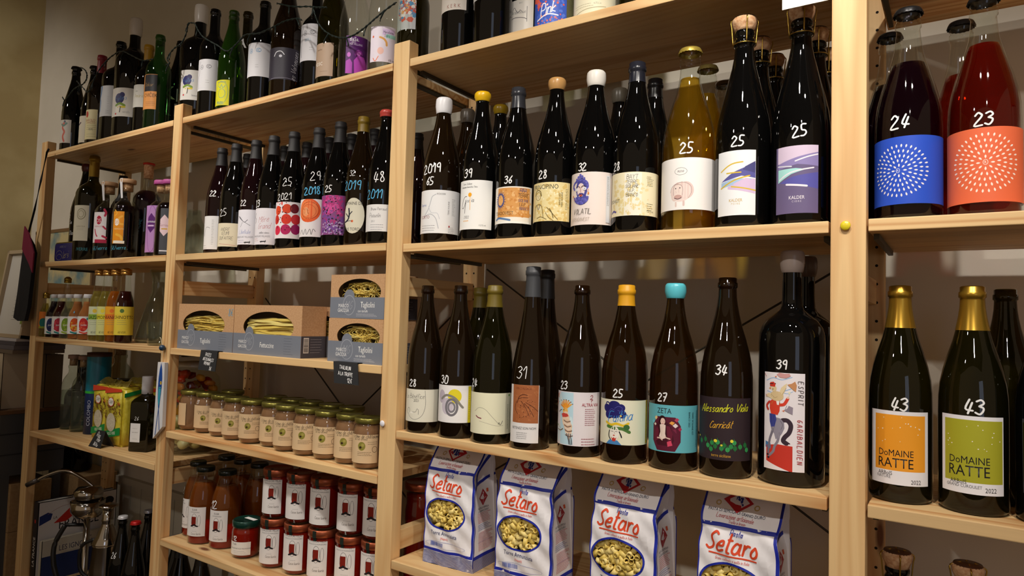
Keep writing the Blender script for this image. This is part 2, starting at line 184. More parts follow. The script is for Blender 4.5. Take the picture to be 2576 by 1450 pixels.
'c6':[('D',-47,63.0,60,48.49,62.34,6.23,'e6d49a'),('R',-9,67.9,30.49,74.84,'f0ecdc'),('D',40,59.5,40,27.7,62.33,4.16,'ead9a6'),('L',-100,74.8,[(-2.77,15.26),(2.08,8.32),(2.77,-2.77),(0.0,-11.09),(-4.16,-15.26)],2.08,'55508a'),('L',-89,40.2,[(-6.91,-2.77),(0.0,0.0),(6.91,-2.07)],3.46,'5b5296'),('T','DOVEST',-85,57.5,6.23,'4a4232'),('H','BAYT',-12,98.4,7.64,'55503f',1),('H','TERRE',-14,89.4,6.25,'55503f',1),('H','SICILIANE',-13,81.7,5.55,'55503f',1),('H','I.G.P.',-16,74.1,5.55,'55503f',1),('H','BIANCO',-13,66.5,6.24,'55503f',1),('H','2022',58,97.7,3.47,'8a7440',0.6),('X',66,88.7,15.27,11.11,5,'777250'),('X',64,45.7,13.83,11.07,4,'777250'),('T','12,5 % vol',65,38.1,3.11,'555030')],
'c7':[('O',-28,97.4,21.14,12.55,0.53,'555555'),('H','MUCHO?',-28,97.4,3.3,'555555',0.6),('E',-28,63.1,35.56,32.93,'e9d6d0'),('E',-8,65.7,25.03,28.99,'dfc8c2'),('E',-49,56.5,11.85,17.11,'e3cdc6'),('E',-37,64.4,15.81,25.03,'ecdad2'),('E',-37,55.2,13.16,6.58,'c9a29a'),('L',-37,51.9,[(-5.92,1.32),(0.0,-0.66),(5.92,1.32)],1.32,'6b4f50'),('E',-45,69.0,1.98,1.98,'3a2c2c'),('E',-30,69.7,1.98,1.98,'3a2c2c'),('E',-39,76.9,3.96,3.96,'e2c7bf'),('E',-23,78.2,3.96,3.96,'e2c7bf'),('L',-37,43.3,[(-3.29,2.63),(-3.29,-3.94)],2.63,'e0c9c1'),('L',-16,43.3,[(0.0,3.94),(0.0,-2.63)],3.29,'dcc3bc'),('L',-28,63.1,[(-17.78,0.0),(-14.49,9.22),(-5.27,14.49),(5.27,15.81),(15.81,10.54),(17.78,0.0),(13.17,-10.54)],0.53,'9a7a78'),('L',-37,65.7,[(-7.25,-7.91),(-7.91,1.32),(-5.27,9.22),(3.95,9.22),(7.91,2.64),(7.25,-7.91)],0.53,'8a6a68')],
'c8':[('P',-19,88.5,[(-27.77,-15.15),(-6.31,-1.26),(27.77,12.62),(27.77,-11.36),(6.31,-7.57),(-12.62,-12.62)],'5b5aa0'),('P',-19,75.9,[(-27.74,-3.78),(-5.04,1.26),(18.91,0.0),(27.74,0.0),(27.74,-6.3),(-6.3,-8.83),(-27.74,-12.61)],'a9c6e6'),('P',-19,63.3,[(-15.11,1.26),(12.59,13.85),(27.71,12.59),(27.71,-11.33),(0.0,-5.04),(-15.11,-2.52)],'d8bfdf'),('P',-1,96.7,[(3.79,-1.26),(19.58,7.58),(19.58,-11.37),(0.0,-6.32)],'4b4a80'),('L',-40,96.7,[(-18.95,-6.32),(0.0,3.79),(17.69,6.32)],2.02,'d8b93c'),('L',-32,86.6,[(-11.36,0.0),(11.36,0.0)],2.02,'d8b93c'),('L',-28,73.4,[(-23.95,-10.08),(0.0,1.26),(22.69,7.56)],2.14,'d8b93c'),('L',1,61.4,[(-17.63,3.15),(0.0,0.0),(18.89,-3.78)],2.01,'d8b93c'),('T','KALDER',-24,42.5,5.03,'c9a850'),('T','P O I R E',-24,36.9,3.14,'d0b878')],
'c9':[('R',-11,106.3,60.99,25.36,'d7c5dc'),('P',-10,85.8,[(-30.13,7.23),(0.0,15.67),(30.13,22.9),(30.13,1.21),(0.0,4.82),(-18.08,1.21),(-30.13,-1.21)],'8f83b8'),('P',-29,79.7,[(-21.68,4.82),(6.02,4.82),(20.48,2.41),(0.0,-3.61),(-21.68,-15.66)],'a9e0dc'),('P',2,70.7,[(-36.1,-8.42),(-12.03,1.2),(24.67,7.22),(24.67,-18.05),(0.0,-13.24),(-24.07,-8.42)],'5a58a8'),('P',-10,49.7,[(-30.02,14.41),(-6.0,10.81),(30.02,2.4),(30.02,0.0),(-30.02,0.0)],'6b5f86'),('L',19,99.0,[(-15.69,-3.62),(2.41,2.41),(16.29,6.03)],2.05,'e9e6ee'),('L',-52,88.8,[(-10.85,1.21),(10.85,-1.21)],1.93,'d9d9e4'),('L',-10,79.7,[(-27.7,-10.84),(-9.64,-1.2),(22.89,4.82)],2.05,'e9e6ee'),('L',-13,59.3,[(-14.43,1.2),(14.43,-2.4)],3.01,'e9e6ee'),('T','KALDER',-12,40.1,5.4,'f4f0f6'),('T','C I D R E',-12,34.1,3.0,'d9d0e0')],
'd1':[('Q',-26,67.4,36.68,'ece8ea'),('O',-29,67.4,5.0,6.67,0.56,'dfe3f5'),('T','R',-29,67.4,3.33,'dfe3f5')],
'd2':[('Q',3,68.0,39.55,'fdeee2'),('O',3,68.5,5.8,7.38,0.53,'fdeee2'),('T','R',3,68.5,3.69,'fdeee2')],
'p28':[('H','Le Bénéfice',-57,76.4,9.81,'2a2a2e',0.9),('T','2021',-44,67.5,5.72,'333333'),('L',-54,50.3,[(22.85,37.54),(24.49,8.16),(17.96,-13.06),(3.26,-22.04),(-9.79,-17.96),(-16.32,-9.79)],0.65,'555555'),('L',-80,43.8,[(-6.53,-4.89),(-4.89,4.89),(-1.63,8.16),(1.63,4.89),(1.63,-1.63)],0.65,'444444'),('L',-53,43.8,[(-4.89,0.0),(3.26,0.0),(6.53,6.53),(9.79,3.26),(9.79,-4.89)],0.65,'444444'),('R',-67,42.1,8.16,3.26,'f4f0e4')],
'p30':[('E',-15,84.4,28.34,28.34,'e6d52c'),('E',-81,82.8,18.89,26.76,'c3b8c6'),('E',-53,63.9,26.73,33.01,'cdc4d0'),('L',-39,76.5,[(-20.46,1.57),(-7.87,9.44),(9.44,4.72),(22.03,-9.44),(26.75,-14.16)],4.72,'8a867e'),('O',-30,62.4,28.29,36.15,4.72,'77747a'),('O',-30,62.4,17.29,22.01,3.93,'807d84'),('E',-100,49.8,6.28,10.99,'e6d52c'),('R',64,67.1,7.08,73.9,'e6d52c'),('X',64,67.1,3.93,55.04,16,'8a8020')],
'p24':[('L',-22,57.0,[(-27.25,4.54),(-16.65,12.11),(-3.03,9.08),(10.6,-4.54),(25.74,-19.68)],0.53,'666655'),('L',-64,50.2,[(-4.54,3.03),(0.0,0.0),(7.57,-1.51)],1.97,'7d3040'),('L',-50,44.9,[(-3.03,-1.51),(12.1,-4.54),(30.25,-9.08),(45.38,-9.08)],0.53,'999080'),('L',44,38.8,[(-4.54,0.0),(-3.02,3.02),(0.0,-1.51),(4.54,6.05)],0.91,'333333'),('R',82,93.4,3.8,3.8,'5f9c3c'),('X',78,52.4,4.54,45.4,20,'777766')],
'p31':[('R',-27,84.6,53.33,70.13,'a5623a'),('D',-27,84.6,60,49.67,64.28,3.65,'b06d42'),('T','VIN D’ALSACE',-35,113.1,4.39,'6a2f1c'),('L',-43,94.8,[(-8.77,-8.77),(-4.39,2.92),(4.39,7.31),(11.7,5.85)],1.17,'4c2416'),('L',-43,94.8,[(-7.31,-1.46),(2.92,1.46),(13.16,1.46)],0.95,'4c2416'),('L',-16,80.2,[(-10.22,8.76),(-1.46,-2.92),(4.38,-16.07)],0.88,'4c2416'),('L',-6,75.8,[(-8.76,10.22),(1.46,0.0),(10.22,-14.6)],0.88,'4c2416'),('L',2,78.8,[(-8.76,8.76),(4.38,1.46),(14.6,-7.3)],0.88,'4c2416'),('L',-66,75.8,[(0.0,13.14),(-2.92,0.0),(2.92,-10.22)],0.95,'4c2416'),('D',-14,75.8,40,29.2,36.5,1.31,'3c1c10'),('T','RETENEZ SON NOM',-31,40.1,4.73,'444444'),('X',-38,26.3,21.81,10.18,4,'888888')],
'p23':[('R',-62,67.2,29.31,92.11,'bcdbe8'),('E',-90,99.3,15.39,20.99,'d4e8ee'),('E',-39,50.4,9.76,41.81,'d4e8ee'),('E',-94,36.5,9.74,27.84,'cfe4ec'),('L',-63,83.9,[(1.72,1.2),(7.44,5.61),(11.45,8.82)],2.52,'f0a63c'),('E',-32,93.2,1.82,1.82,'3a2c28'),('L',-63,83.9,[(1.29,1.65),(5.59,7.71),(8.6,12.11)],2.52,'e8902c'),('E',-40,96.6,1.82,1.82,'3a2c28'),('L',-63,83.9,[(0.75,1.96),(3.26,9.13),(5.01,14.35)],2.52,'f0a63c'),('E',-50,98.9,1.82,1.82,'3a2c28'),('L',-63,83.9,[(0.15,2.09),(0.63,9.76),(0.97,15.34)],2.52,'e8902c'),('E',-62,100.0,1.82,1.82,'3a2c28'),('L',-63,83.9,[(-0.47,2.04),(-2.04,9.53),(-3.14,14.98)],2.52,'f0a63c'),('E',-73,99.6,1.82,1.82,'3a2c28'),('L',-63,83.9,[(-1.05,1.82),(-4.54,8.47),(-6.99,13.31)],2.52,'e8902c'),('E',-84,97.9,1.82,1.82,'3a2c28'),('L',-63,83.9,[(-1.53,1.43),(-6.64,6.67),(-10.22,10.48)],2.52,'f0a63c'),('E',-93,94.9,1.82,1.82,'3a2c28'),('L',-63,83.9,[(-1.88,0.92),(-8.16,4.29),(-12.56,6.74)],2.52,'e8902c'),('E',-99,91.0,1.82,1.82,'3a2c28'),('E',-65,80.4,11.88,12.57,'f0b860'),('L',-80,81.1,[(0.0,0.7),(-4.19,-0.7),(-8.38,-4.19)],1.12,'4a4448'),('E',-71,81.8,2.38,2.38,'3c8a4a'),('E',-71,81.8,1.26,1.26,'111111'),('E',-62,65.8,16.75,27.91,'ecd0b4'),('P',-66,68.6,[(-8.37,5.58),(-4.19,7.68),(5.58,6.98),(8.37,2.79),(2.79,0.7),(-5.58,0.0)],'c8443a'),('P',-54,53.2,[(-8.36,11.15),(4.18,12.55),(9.76,1.39),(8.36,-13.94),(4.18,-23.7),(-1.39,-15.33),(-6.97,-2.79)],'e2c4a8'),('L',-56,61.6,[(-6.97,2.09),(0.0,-0.7),(6.97,1.39)],1.39,'6a4a3c'),('L',-55,57.4,[(-6.97,2.09),(0.0,-0.7),(6.97,1.39)],1.39,'f0e4d8'),('L',-53,53.2,[(-6.97,2.09),(0.0,-0.7),(6.97,1.39)],1.39,'6a4a3c'),('L',-51,49.0,[(-6.97,2.09),(0.0,-0.7),(6.97,1.39)],1.39,'f0e4d8'),('L',-49,44.9,[(-6.97,2.09),(0.0,-0.7),(6.97,1.39)],1.39,'6a4a3c'),('L',-47,40.7,[(-6.96,2.09),(0.0,-0.7),(6.96,1.39)],1.39,'f0e4d8'),('L',-46,36.5,[(-6.96,2.09),(0.0,-0.7),(6.96,1.39)],1.39,'6a4a3c'),('L',-43,30.9,[(-5.57,9.74),(-2.09,0.0),(-0.7,-8.35)],1.53,'4a4a50'),('L',-43,30.9,[(-2.09,9.74),(0.0,0.0),(2.09,-9.04)],1.53,'5a5a60'),('L',-43,30.9,[(1.39,9.74),(3.48,0.0),(4.87,-8.35)],1.53,'4a4a50'),('L',-90,44.9,[(-5.57,1.39),(4.18,0.0),(11.14,3.48)],1.39,'8a6a4a'),('E',-95,53.2,3.48,3.48,'7aa05a'),('L',-84,53.2,[(-4.18,-1.39),(-0.7,-4.88)],0.7,'7aa05a'),('H','NE',-95,106.3,6.3,'d9744a',1.2),('H','LA',-99,93.7,6.99,'d9744a',1.2),('L',52,103.5,[(-2.1,4.2),(0.0,6.3),(2.8,4.9),(0.7,1.4),(-2.8,-0.7),(2.8,-1.4),(0.0,-3.5),(0.0,-5.6)],0.84,'a3404a'),('T','ALTRA VIA',49,93.0,5.94,'a3283a'),('X',49,71.4,20.94,27.92,9,'b07080'),('X',44,28.2,27.82,9.74,3,'a04a5a')],
'p25':[('E',-42,89.6,30.85,25.48,'23206a'),('E',-73,93.7,13.42,13.42,'23206a'),('E',-63,82.9,16.08,14.74,'23206a'),('E',-7,84.3,13.41,13.41,'23206a'),('E',-42,100.4,20.14,12.08,'23206a'),('E',-14,95.0,14.76,13.42,'23206a'),('O',-69,100.4,9.4,8.05,2.01,'23206a'),('L',-18,93.7,[(-9.39,0.0),(-2.68,4.02),(4.02,1.34),(1.34,-4.02),(-4.02,-2.68)],0.67,'5a5ab0'),('L',-52,88.3,[(-6.71,-2.68),(-1.34,4.02),(5.36,2.68)],0.67,'5a5ab0'),('L',-37,66.9,[(-17.4,2.68),(-8.03,-1.34),(2.68,1.34),(14.72,-1.34),(22.76,2.68)],4.02,'e6c22c'),('L',-23,61.5,[(-20.07,1.34),(-6.69,-1.34),(6.69,-1.34),(18.73,-6.69)],5.35,'4f7a3a'),('E',11,62.8,10.7,9.37,'3c6a34'),('E',-39,52.1,17.38,22.73,'f2ebdf'),('L',-39,49.5,[(-9.36,6.68),(-10.69,-2.67),(-6.68,-9.36)],1.67,'1c1c22'),('L',-22,49.5,[(1.34,5.35),(4.01,0.0),(5.35,-4.01)],2.0,'1c1c22'),('L',-48,54.8,[(-2.01,0.0),(2.01,0.0)],0.67,'2a2a2e'),('L',-31,54.8,[(-2.01,0.0),(2.01,0.0)],0.67,'2a2a2e'),('L',-39,51.5,[(0.0,2.67),(0.67,-0.67)],0.47,'8a6a5a'),('E',-41,48.1,3.34,2.0,'c0392c'),('P',-42,34.8,[(-14.68,-1.33),(-8.01,5.34),(6.67,5.34),(14.68,-2.67),(13.35,-4.0),(-13.35,-4.0)],'4a86c0'),('P',-41,42.1,[(-4.67,3.34),(-2.0,0.67),(0.0,3.34),(2.0,0.67),(4.67,3.34),(2.67,-4.01),(-2.67,-4.01)],'c8392c'),('H','Fuitina',-14,81.6,16.75,'3f86cc',2.0,8,0.38),('E',-14,81.6,3.35,3.35,'f0d040'),('R',92,72.2,6.03,74.99,'dbb72c'),('X',92,72.2,3.35,66.96,26,'444020')],
'p27':[('T','ZETA',-38,97.6,9.04,'15151a'),('P',-30,60.8,[(-24.44,12.87),(-15.44,27.02),(15.44,27.02),(24.44,12.87),(24.44,-12.87),(15.44,-28.3),(-15.44,-28.3),(-24.44,-12.87)],'5c1830'),('P',-43,69.2,[(-12.88,-19.31),(-11.59,3.86),(-7.73,10.3),(7.73,10.3),(14.16,2.58),(19.31,-19.31),(14.16,-28.33),(-9.01,-28.33)],'431020'),('E',-44,82.1,12.25,15.47,'2c0c14'),('E',-42,80.2,8.38,10.95,'ecc9bd'),('L',-42,84.7,[(-4.51,-2.58),(-2.58,2.58),(1.93,3.22),(4.51,-1.29)],1.93,'2c0c14'),('E',-47,80.2,1.16,0.77,'2a1414'),('E',-37,80.2,1.16,0.77,'2a1414'),('L',-42,76.3,[(-1.29,0.0),(1.29,0.0)],0.64,'b0484c'),('P',-42,66.6,[(-5.15,7.72),(-1.93,9.01),(1.93,9.01),(5.15,7.72),(4.51,-6.44),(6.44,-12.87),(0.0,-15.45),(-6.44,-11.58),(-3.86,-3.86)],'eed8cc'),('L',-45,65.3,[(0.0,6.44),(0.0,-9.01)],0.51,'c8a89c'),('P',-64,60.2,[(0.0,11.58),(3.86,3.86),(2.57,-10.29),(-3.86,-14.15),(-5.15,-2.57)],'6a1c34'),('P',-15,61.5,[(-5.15,11.58),(0.0,11.58),(5.15,0.0),(3.86,-15.44),(-2.57,-12.87),(-3.86,0.0)],'6a1c34'),('L',-54,51.2,[(-3.86,1.29),(1.29,1.29),(5.14,-1.29)],2.25,'e2c0b4'),('L',-22,52.5,[(3.86,0.0),(-1.29,1.29),(-3.86,2.57)],1.93,'e2c0b4'),('P',-68,84.7,[(-3.22,0.0),(0.0,3.87),(3.22,1.29),(0.0,-3.22)],'e8c98a'),('P',-78,78.2,[(-3.22,0.0),(0.0,3.22),(3.22,0.0),(0.0,-3.22)],'70c8d8'),('P',-71,74.4,[(-2.58,0.0),(0.0,2.58),(2.58,0.0),(0.0,-2.58)],'e8e0d0'),('P',-7,78.2,[(-3.87,0.0),(0.0,3.22),(5.15,1.29),(1.29,-3.22)],'e8a24a'),('P',13,83.4,[(-3.87,0.0),(0.0,3.87),(3.87,1.29),(0.0,-3.22)],'b8405a'),('P',8,74.4,[(-4.51,0.0),(0.0,3.86),(4.51,0.0),(0.0,-3.86)],'e6d8d8'),('P',26,69.2,[(-3.22,0.0),(0.0,3.22),(3.22,0.0),(0.0,-3.86)],'a83050'),('P',7,65.3,[(-3.86,2.57),(1.29,3.86),(2.57,-3.86)],'7a2844'),('P',-15,44.8,[(-3.85,2.57),(2.57,5.14),(5.14,-2.57),(-2.57,-5.14)],'d84a68'),('T','BIANCO 2022',62,84.7,3.55,'204048',270),('T','TERRE SICILIANE IGT',75,78.2,3.54,'204048',270),('X',90,69.2,4.51,57.94,26,'2c5058')],
'p34':[('H','Alessandro Viola',-5,110.4,11.79,'dfe02a',1.7,3,0.4),('H','Carricát',-18,84.3,10.53,'e8b030',1.4,4,0.45),('T','terre siciliane',-18,36.1,4.93,'c99a30'),('E',-89,54.7,6.79,7.41,'2f8a4a'),('L',-89,54.7,[(0.0,-4.94),(0.62,0.0),(-0.62,6.17)],0.74,'2c7a44'),('E',-74,58.4,6.79,7.41,'256b38'),('L',-74,58.4,[(0.0,-4.94),(0.62,0.0),(-0.62,6.18)],0.74,'2c7a44'),('E',-65,49.7,6.79,7.41,'3aa05a'),('L',-65,49.7,[(0.0,-4.94),(0.62,0.0),(-0.62,6.17)],0.74,'2c7a44'),('E',-50,54.7,6.79,7.41,'2f8a4a'),('L',-50,54.7,[(0.0,-4.94),(0.62,0.0),(-0.62,6.17)],0.74,'2c7a44'),('E',-38,49.7,6.79,7.41,'256b38'),('L',-38,49.7,[(0.0,-4.94),(0.62,0.0),(-0.62,6.17)],0.74,'2c7a44'),('E',-29,56.5,6.79,7.41,'3aa05a'),('L',-29,56.5,[(0.0,-4.94),(0.62,0.0),(-0.62,6.18)],0.74,'2c7a44'),('E',-15,47.3,6.79,7.4,'2f8a4a'),('L',-15,47.3,[(0.0,-4.94),(0.62,0.0),(-0.62,6.17)],0.74,'2c7a44'),('E',-5,52.2,6.79,7.41,'256b38'),('L',-5,52.2,[(0.0,-4.94),(0.62,0.0),(-0.62,6.17)],0.74,'2c7a44'),('E',7,46.0,6.79,7.4,'3aa05a'),('L',7,46.0,[(0.0,-4.94),(0.62,0.0),(-0.62,6.17)],0.74,'2c7a44'),('E',19,51.0,6.79,7.41,'2f8a4a'),('L',19,51.0,[(0.0,-4.94),(0.62,0.0),(-0.62,6.17)],0.74,'2c7a44'),('E',34,48.5,6.79,7.41,'256b38'),('L',34,48.5,[(0.0,-4.94),(0.62,0.0),(-0.62,6.17)],0.74,'2c7a44'),('E',31,57.1,6.79,7.41,'3aa05a'),('L',31,57.1,[(0.0,-4.94),(0.62,0.0),(-0.62,6.18)],0.74,'2c7a44'),('E',52,51.0,6.79,7.41,'2f8a4a'),('L',52,51.0,[(0.0,-4.94),(0.62,0.0),(-0.62,6.17)],0.74,'2c7a44'),('E',69,53.4,6.79,7.41,'256b38'),('L',69,53.4,[(0.0,-4.94),(0.62,0.0),(-0.62,6.17)],0.74,'2c7a44'),('E',75,46.0,6.79,7.4,'3aa05a'),('L',75,46.0,[(0.0,-4.94),(0.62,0.0),(-0.62,6.17)],0.74,'2c7a44'),('E',-53,44.8,6.79,7.4,'2f8a4a'),('L',-53,44.8,[(0.0,-4.94),(0.62,0.0),(-0.62,6.17)],0.74,'2c7a44'),('E',-37,58.4,5.56,4.94,'e6dc3c'),('E',22,59.6,4.94,4.94,'e6dc3c'),('E',-94,62.1,3.09,3.09,'e6dc3c'),('E',-15,52.2,3.7,3.09,'d8d040')],
'pmag':[('P',-34,46.4,[(-21.24,-10.62),(19.47,-23.6),(19.47,15.34),(-1.18,16.52),(-21.24,12.98)],'c8392c'),('P',-65,60.6,[(-5.32,4.73),(4.14,2.36),(4.73,-5.91),(-5.32,-4.73)],'4a7cae'),('L',-36,160.4,[(-20.28,-2.39),(-8.35,2.39),(4.77,0.0),(19.09,4.77)],1.31,'9cbce0'),('L',-29,144.3,[(-22.63,-2.38),(-9.53,-4.77),(5.96,0.0),(14.3,3.57)],1.31,'9cbce0'),('L',-12,135.3,[(-7.14,7.14),(0.0,4.76),(8.33,8.33)],0.95,'9cbce0'),('L',-5,86.6,[(-9.48,13.03),(-2.37,13.03),(2.37,5.92),(0.0,-4.74),(-5.92,-11.85),(-8.29,-17.77),(-3.55,-21.32)],6.52,'3a2c38'),('L',-13,68.9,[(-4.73,2.37),(1.18,-1.18),(4.73,-3.55)],1.77,'3a2c38'),('L',-53,76.0,[(2.37,15.38),(-1.18,2.37),(-4.73,-8.28),(-7.1,-27.22)],3.85,'7c7684'),('L',-44,71.3,[(5.91,8.28),(3.55,-3.55),(-1.18,-11.83),(-3.55,-20.11),(-10.65,-27.2)],3.84,'8a8492'),('P',-39,87.8,[(-11.85,8.29),(-11.85,15.4),(-2.37,15.4),(4.74,14.22),(10.07,8.29),(10.66,0.0),(7.11,-8.29),(2.37,-15.4),(-2.37,-17.77),(-4.74,-9.48),(-9.48,-4.74)],'948e9c'),('L',-26,92.6,[(-2.37,5.93),(1.19,0.0),(-1.19,-7.11)],0.59,'5a5462'),('L',-47,85.5,[(-5.92,4.74),(-2.37,-2.37),(-3.55,-8.29)],0.59,'5a5462'),('E',-66,45.3,4.13,2.95,'2c2630'),('E',-64,41.1,4.13,2.95,'2c2630'),('P',-53,98.5,[(-5.34,9.49),(4.74,9.49),(6.52,1.19),(3.56,-9.49),(-2.37,-10.67),(-4.74,-2.37)],'3f4690'),('L',-54,98.5,[(-1.19,8.3),(0.0,-7.12)],0.47,'252a60'),('L',-48,98.5,[(-1.19,8.3),(0.59,-7.12)],0.47,'252a60'),('P',-47,118.7,[(-7.72,8.32),(-2.38,11.88),(4.75,11.88),(8.32,5.94),(7.72,-5.94),(4.75,-11.88),(-5.94,-10.69),(-8.32,-2.38)],'d8422e'),('L',-26,124.6,[(-4.76,-2.38),(2.38,-1.19),(5.94,3.57),(8.32,8.32)],4.46,'d8422e'),('L',-64,117.5,[(1.19,8.32),(-3.56,2.38),(-1.19,-3.56)],3.56,'c83a2a'),('E',-9,134.1,3.57,3.57,'e8c8b0'),('L',-5,137.7,[(-0.6,-2.38),(0.0,2.38)],0.6,'c8c4cc'),('E',-5,141.3,2.98,3.57,'e8e6c0'),('P',-38,125.8,[(-2.38,2.38),(2.38,2.38),(1.78,-3.57),(-1.19,-3.57)],'f4f0ee'),('E',-42,135.3,21.42,14.88,'dcc294'),('P',-26,142.5,[(-4.76,-3.57),(-1.19,5.96),(3.57,10.72),(7.15,13.1),(5.96,5.96),(3.57,0.0),(1.19,-4.76)],'e6d2a8'),('P',-62,134.1,[(5.95,3.57),(-1.19,4.76),(-5.95,2.38),(-7.14,-1.19),(-2.38,-1.19),(4.76,-3.57)],'e6d2a8'),('L',-24,140.1,[(-1.19,-2.38),(2.38,3.57),(4.76,8.34)],0.48,'a08858'),('L',-48,135.3,[(-4.76,2.38),(0.0,-2.38),(4.76,-1.19)],0.48,'a08858'),('E',-49,146.6,8.34,8.94,'e2ca9c'),('P',-58,146.6,[(0.0,1.79),(-3.57,0.0),(0.0,-1.79)],'d8903c'),('E',-52,145.4,1.49,1.49,'241c18'),('P',-53,152.0,[(-4.77,-2.38),(-4.17,3.58),(1.79,4.77),(4.77,1.19),(3.58,-2.98)],'cf3a2a'),('L',-53,153.8,[(-4.77,-0.6),(4.77,0.6)],1.19,'3a1c1c'),('L',-52,127.0,[(0.0,0.0),(-2.38,-4.76)],0.59,'c88a3c'),('L',-33,127.0,[(0.0,1.19),(1.19,-3.57)],0.59,'c88a3c'),('P',-9,115.1,[(-5.94,0.0),(-1.19,2.38),(1.19,7.13),(7.13,4.75),(6.53,-5.94),(1.19,-3.56)],'958a98'),('P',-19,113.9,[(0.0,1.19),(-3.56,0.0),(0.0,-1.19)],'d8744a'),('L',-7,119.9,[(-2.38,2.38),(-4.75,-3.57)],0.48,'5a5060'),('P',-22,165.7,[(-10.15,2.39),(-5.97,5.37),(1.19,4.18),(8.36,4.78),(10.15,1.19),(3.58,-2.39),(-4.78,-1.79)],'d09a98'),('P',-42,165.1,[(0.0,1.19),(-2.98,-0.6),(0.0,-1.79)],'d8744a'),('P',6,150.8,[(-8.34,2.98),(-2.38,4.77),(2.38,8.34),(4.77,2.38),(3.58,-7.15),(0.0,-4.77)],'c88e60'),('L',-73,166.3,[(-1.79,1.79),(1.19,-1.79)],1.19,'d09a98'),('L',-69,135.3,[(-2.38,1.19),(0.0,-1.19)],1.19,'d09a98'),('H','E S P R I T',27,141.3,7.15,'3a3034',1.2,270),('H','G A R I B A L D I E N',25,68.9,7.1,'b0343c',1.3,270)],
'r1':[('R',-1,83.7,67.29,77.13,'ef9f2a'),('D',-1,100.2,16,60.28,38.36,1.42,'f6efe0'),('T','DoMAINE',-14,69.5,9.29,'1a1a1e'),('T','RATTE',-15,55.9,13.64,'1a1a1e'),('T','ARBoIS',-46,41.2,5.45,'2c2c30'),('T','NATURE',-50,36.3,4.35,'55555a'),('T','2022',47,31.4,5.98,'2c2c30')],
'r2':[('R',1,83.9,71.26,81.68,'a9a72c'),('D',1,101.3,16,63.85,40.63,1.35,'f6efe0'),('T','DoMAINE',-11,72.0,9.81,'1a1a1e'),('T','RATTE',-12,58.1,14.44,'1a1a1e'),('T','ARBoIS',-41,43.1,5.66,'2c2c30'),('T','GRAND CUROULET',-27,38.0,4.12,'55555a'),('T','2022',47,34.9,6.17,'2c2c30')],
'r3':[('T','Didier et Jules',-80,109.5,3.91,'f0f0f0'),('T','VIGNERONS',-80,104.6,2.45,'c8c8c8'),('X',-75,88.9,24.41,9.76,4,'b8b8b8'),('T','biologique',-75,71.9,3.9,'e8e8e8'),('R',-97,60.7,9.73,6.81,'d8d8b8'),('X',-70,49.0,24.29,3.89,2,'c8c8c8')],
'w1':[('L',-82,63.4,[(-9.04,-11.3),(-6.78,4.52),(-2.26,13.56),(6.78,13.56),(11.3,11.3)],0.9,'555560'),('E',-100,60.0,9.04,12.43,'b8b8d8'),('X',-41,63.4,6.78,67.82,16,'888888'),('X',-91,21.6,22.56,6.77,2,'999999')],
'w2':[('H','ANDRÉ',-54,63.5,8.7,'444038',1),('H','OZUMI',-53,52.6,8.69,'444038',1),('H','DUFAITRE',-48,39.6,8.69,'444038',1),('L',-43,22.2,[(-23.87,2.17),(0.0,0.0),(23.87,-2.17)],0.87,'c86a6a')],
'w3':[('L',-66,84.3,[(-12.82,10.69),(-4.27,2.14),(4.27,-4.27),(12.82,2.14)],1.28,'33343c'),('L',-85,84.3,[(8.55,0.0),(0.0,6.41),(-8.55,12.82)],2.14,'70727c'),('L',-66,80.0,[(-2.14,0.0),(-8.55,-12.82)],0.85,'33343c'),('L',-60,80.0,[(2.14,0.0),(12.82,-6.41),(17.1,-8.55)],0.85,'33343c'),('H','Libellule',-55,54.4,10.67,'7d8cc4',1),('T','BEAUJOLAIS VILLAGES',-61,40.6,4.8,'777780'),('X',-75,28.8,23.44,5.33,2,'9090b8'),('L',-32,25.6,[(-8.52,0.0),(6.39,1.07)],2.66,'1c1c20'),('L',-32,25.6,[(-6.39,-3.2),(-4.26,2.13)],1.07,'1c1c20'),('L',-32,25.6,[(4.26,-3.2),(6.39,4.26)],1.07,'1c1c20')],
'w4':[('L',-95,85.8,[(0.0,12.41),(-4.14,2.07),(2.07,-4.14),(0.0,-14.48)],1.45,'50505a'),('H','Mère',-45,81.6,14.47,'b8484c',1,8,0.35),('H','Grand',-43,64.1,14.46,'b8484c',1,4,0.35),('H','vieilles vignes',-41,46.5,5.16,'444450',0.7),('T','BEAUJOLAIS VILLAGES',-63,37.2,4.64,'777780'),('X',-88,28.0,18.55,5.15,2,'c89090'),('L',-43,22.8,[(-8.24,0.0),(6.18,1.03)],2.58,'1c1c20'),('L',-43,22.8,[(-6.18,-3.09),(-4.12,2.06)],1.03,'1c1c20'),('L',-43,22.8,[(4.12,-3.09),(6.18,4.12)],1.03,'1c1c20')],
'w5':[('E',-85,99.9,22.26,24.29,'e04a24'),('E',-29,104.0,24.29,24.29,'d8461e'),('E',21,105.0,22.27,24.3,'6a1020'),('E',-90,76.7,20.21,24.26,'c8281c'),('E',-31,77.7,26.28,26.28,'d83420'),('E',32,77.7,24.26,26.28,'c82c34'),('E',-84,49.4,22.2,24.22,'d82c4c'),('E',-33,51.4,26.24,26.24,'b81c5c'),('E',32,52.4,24.22,26.24,'98185a'),('D',-44,84.8,30,44.49,70.78,3.03,'5a1020'),('D',-76,114.1,12,20.26,16.21,3.04,'e0301c')],
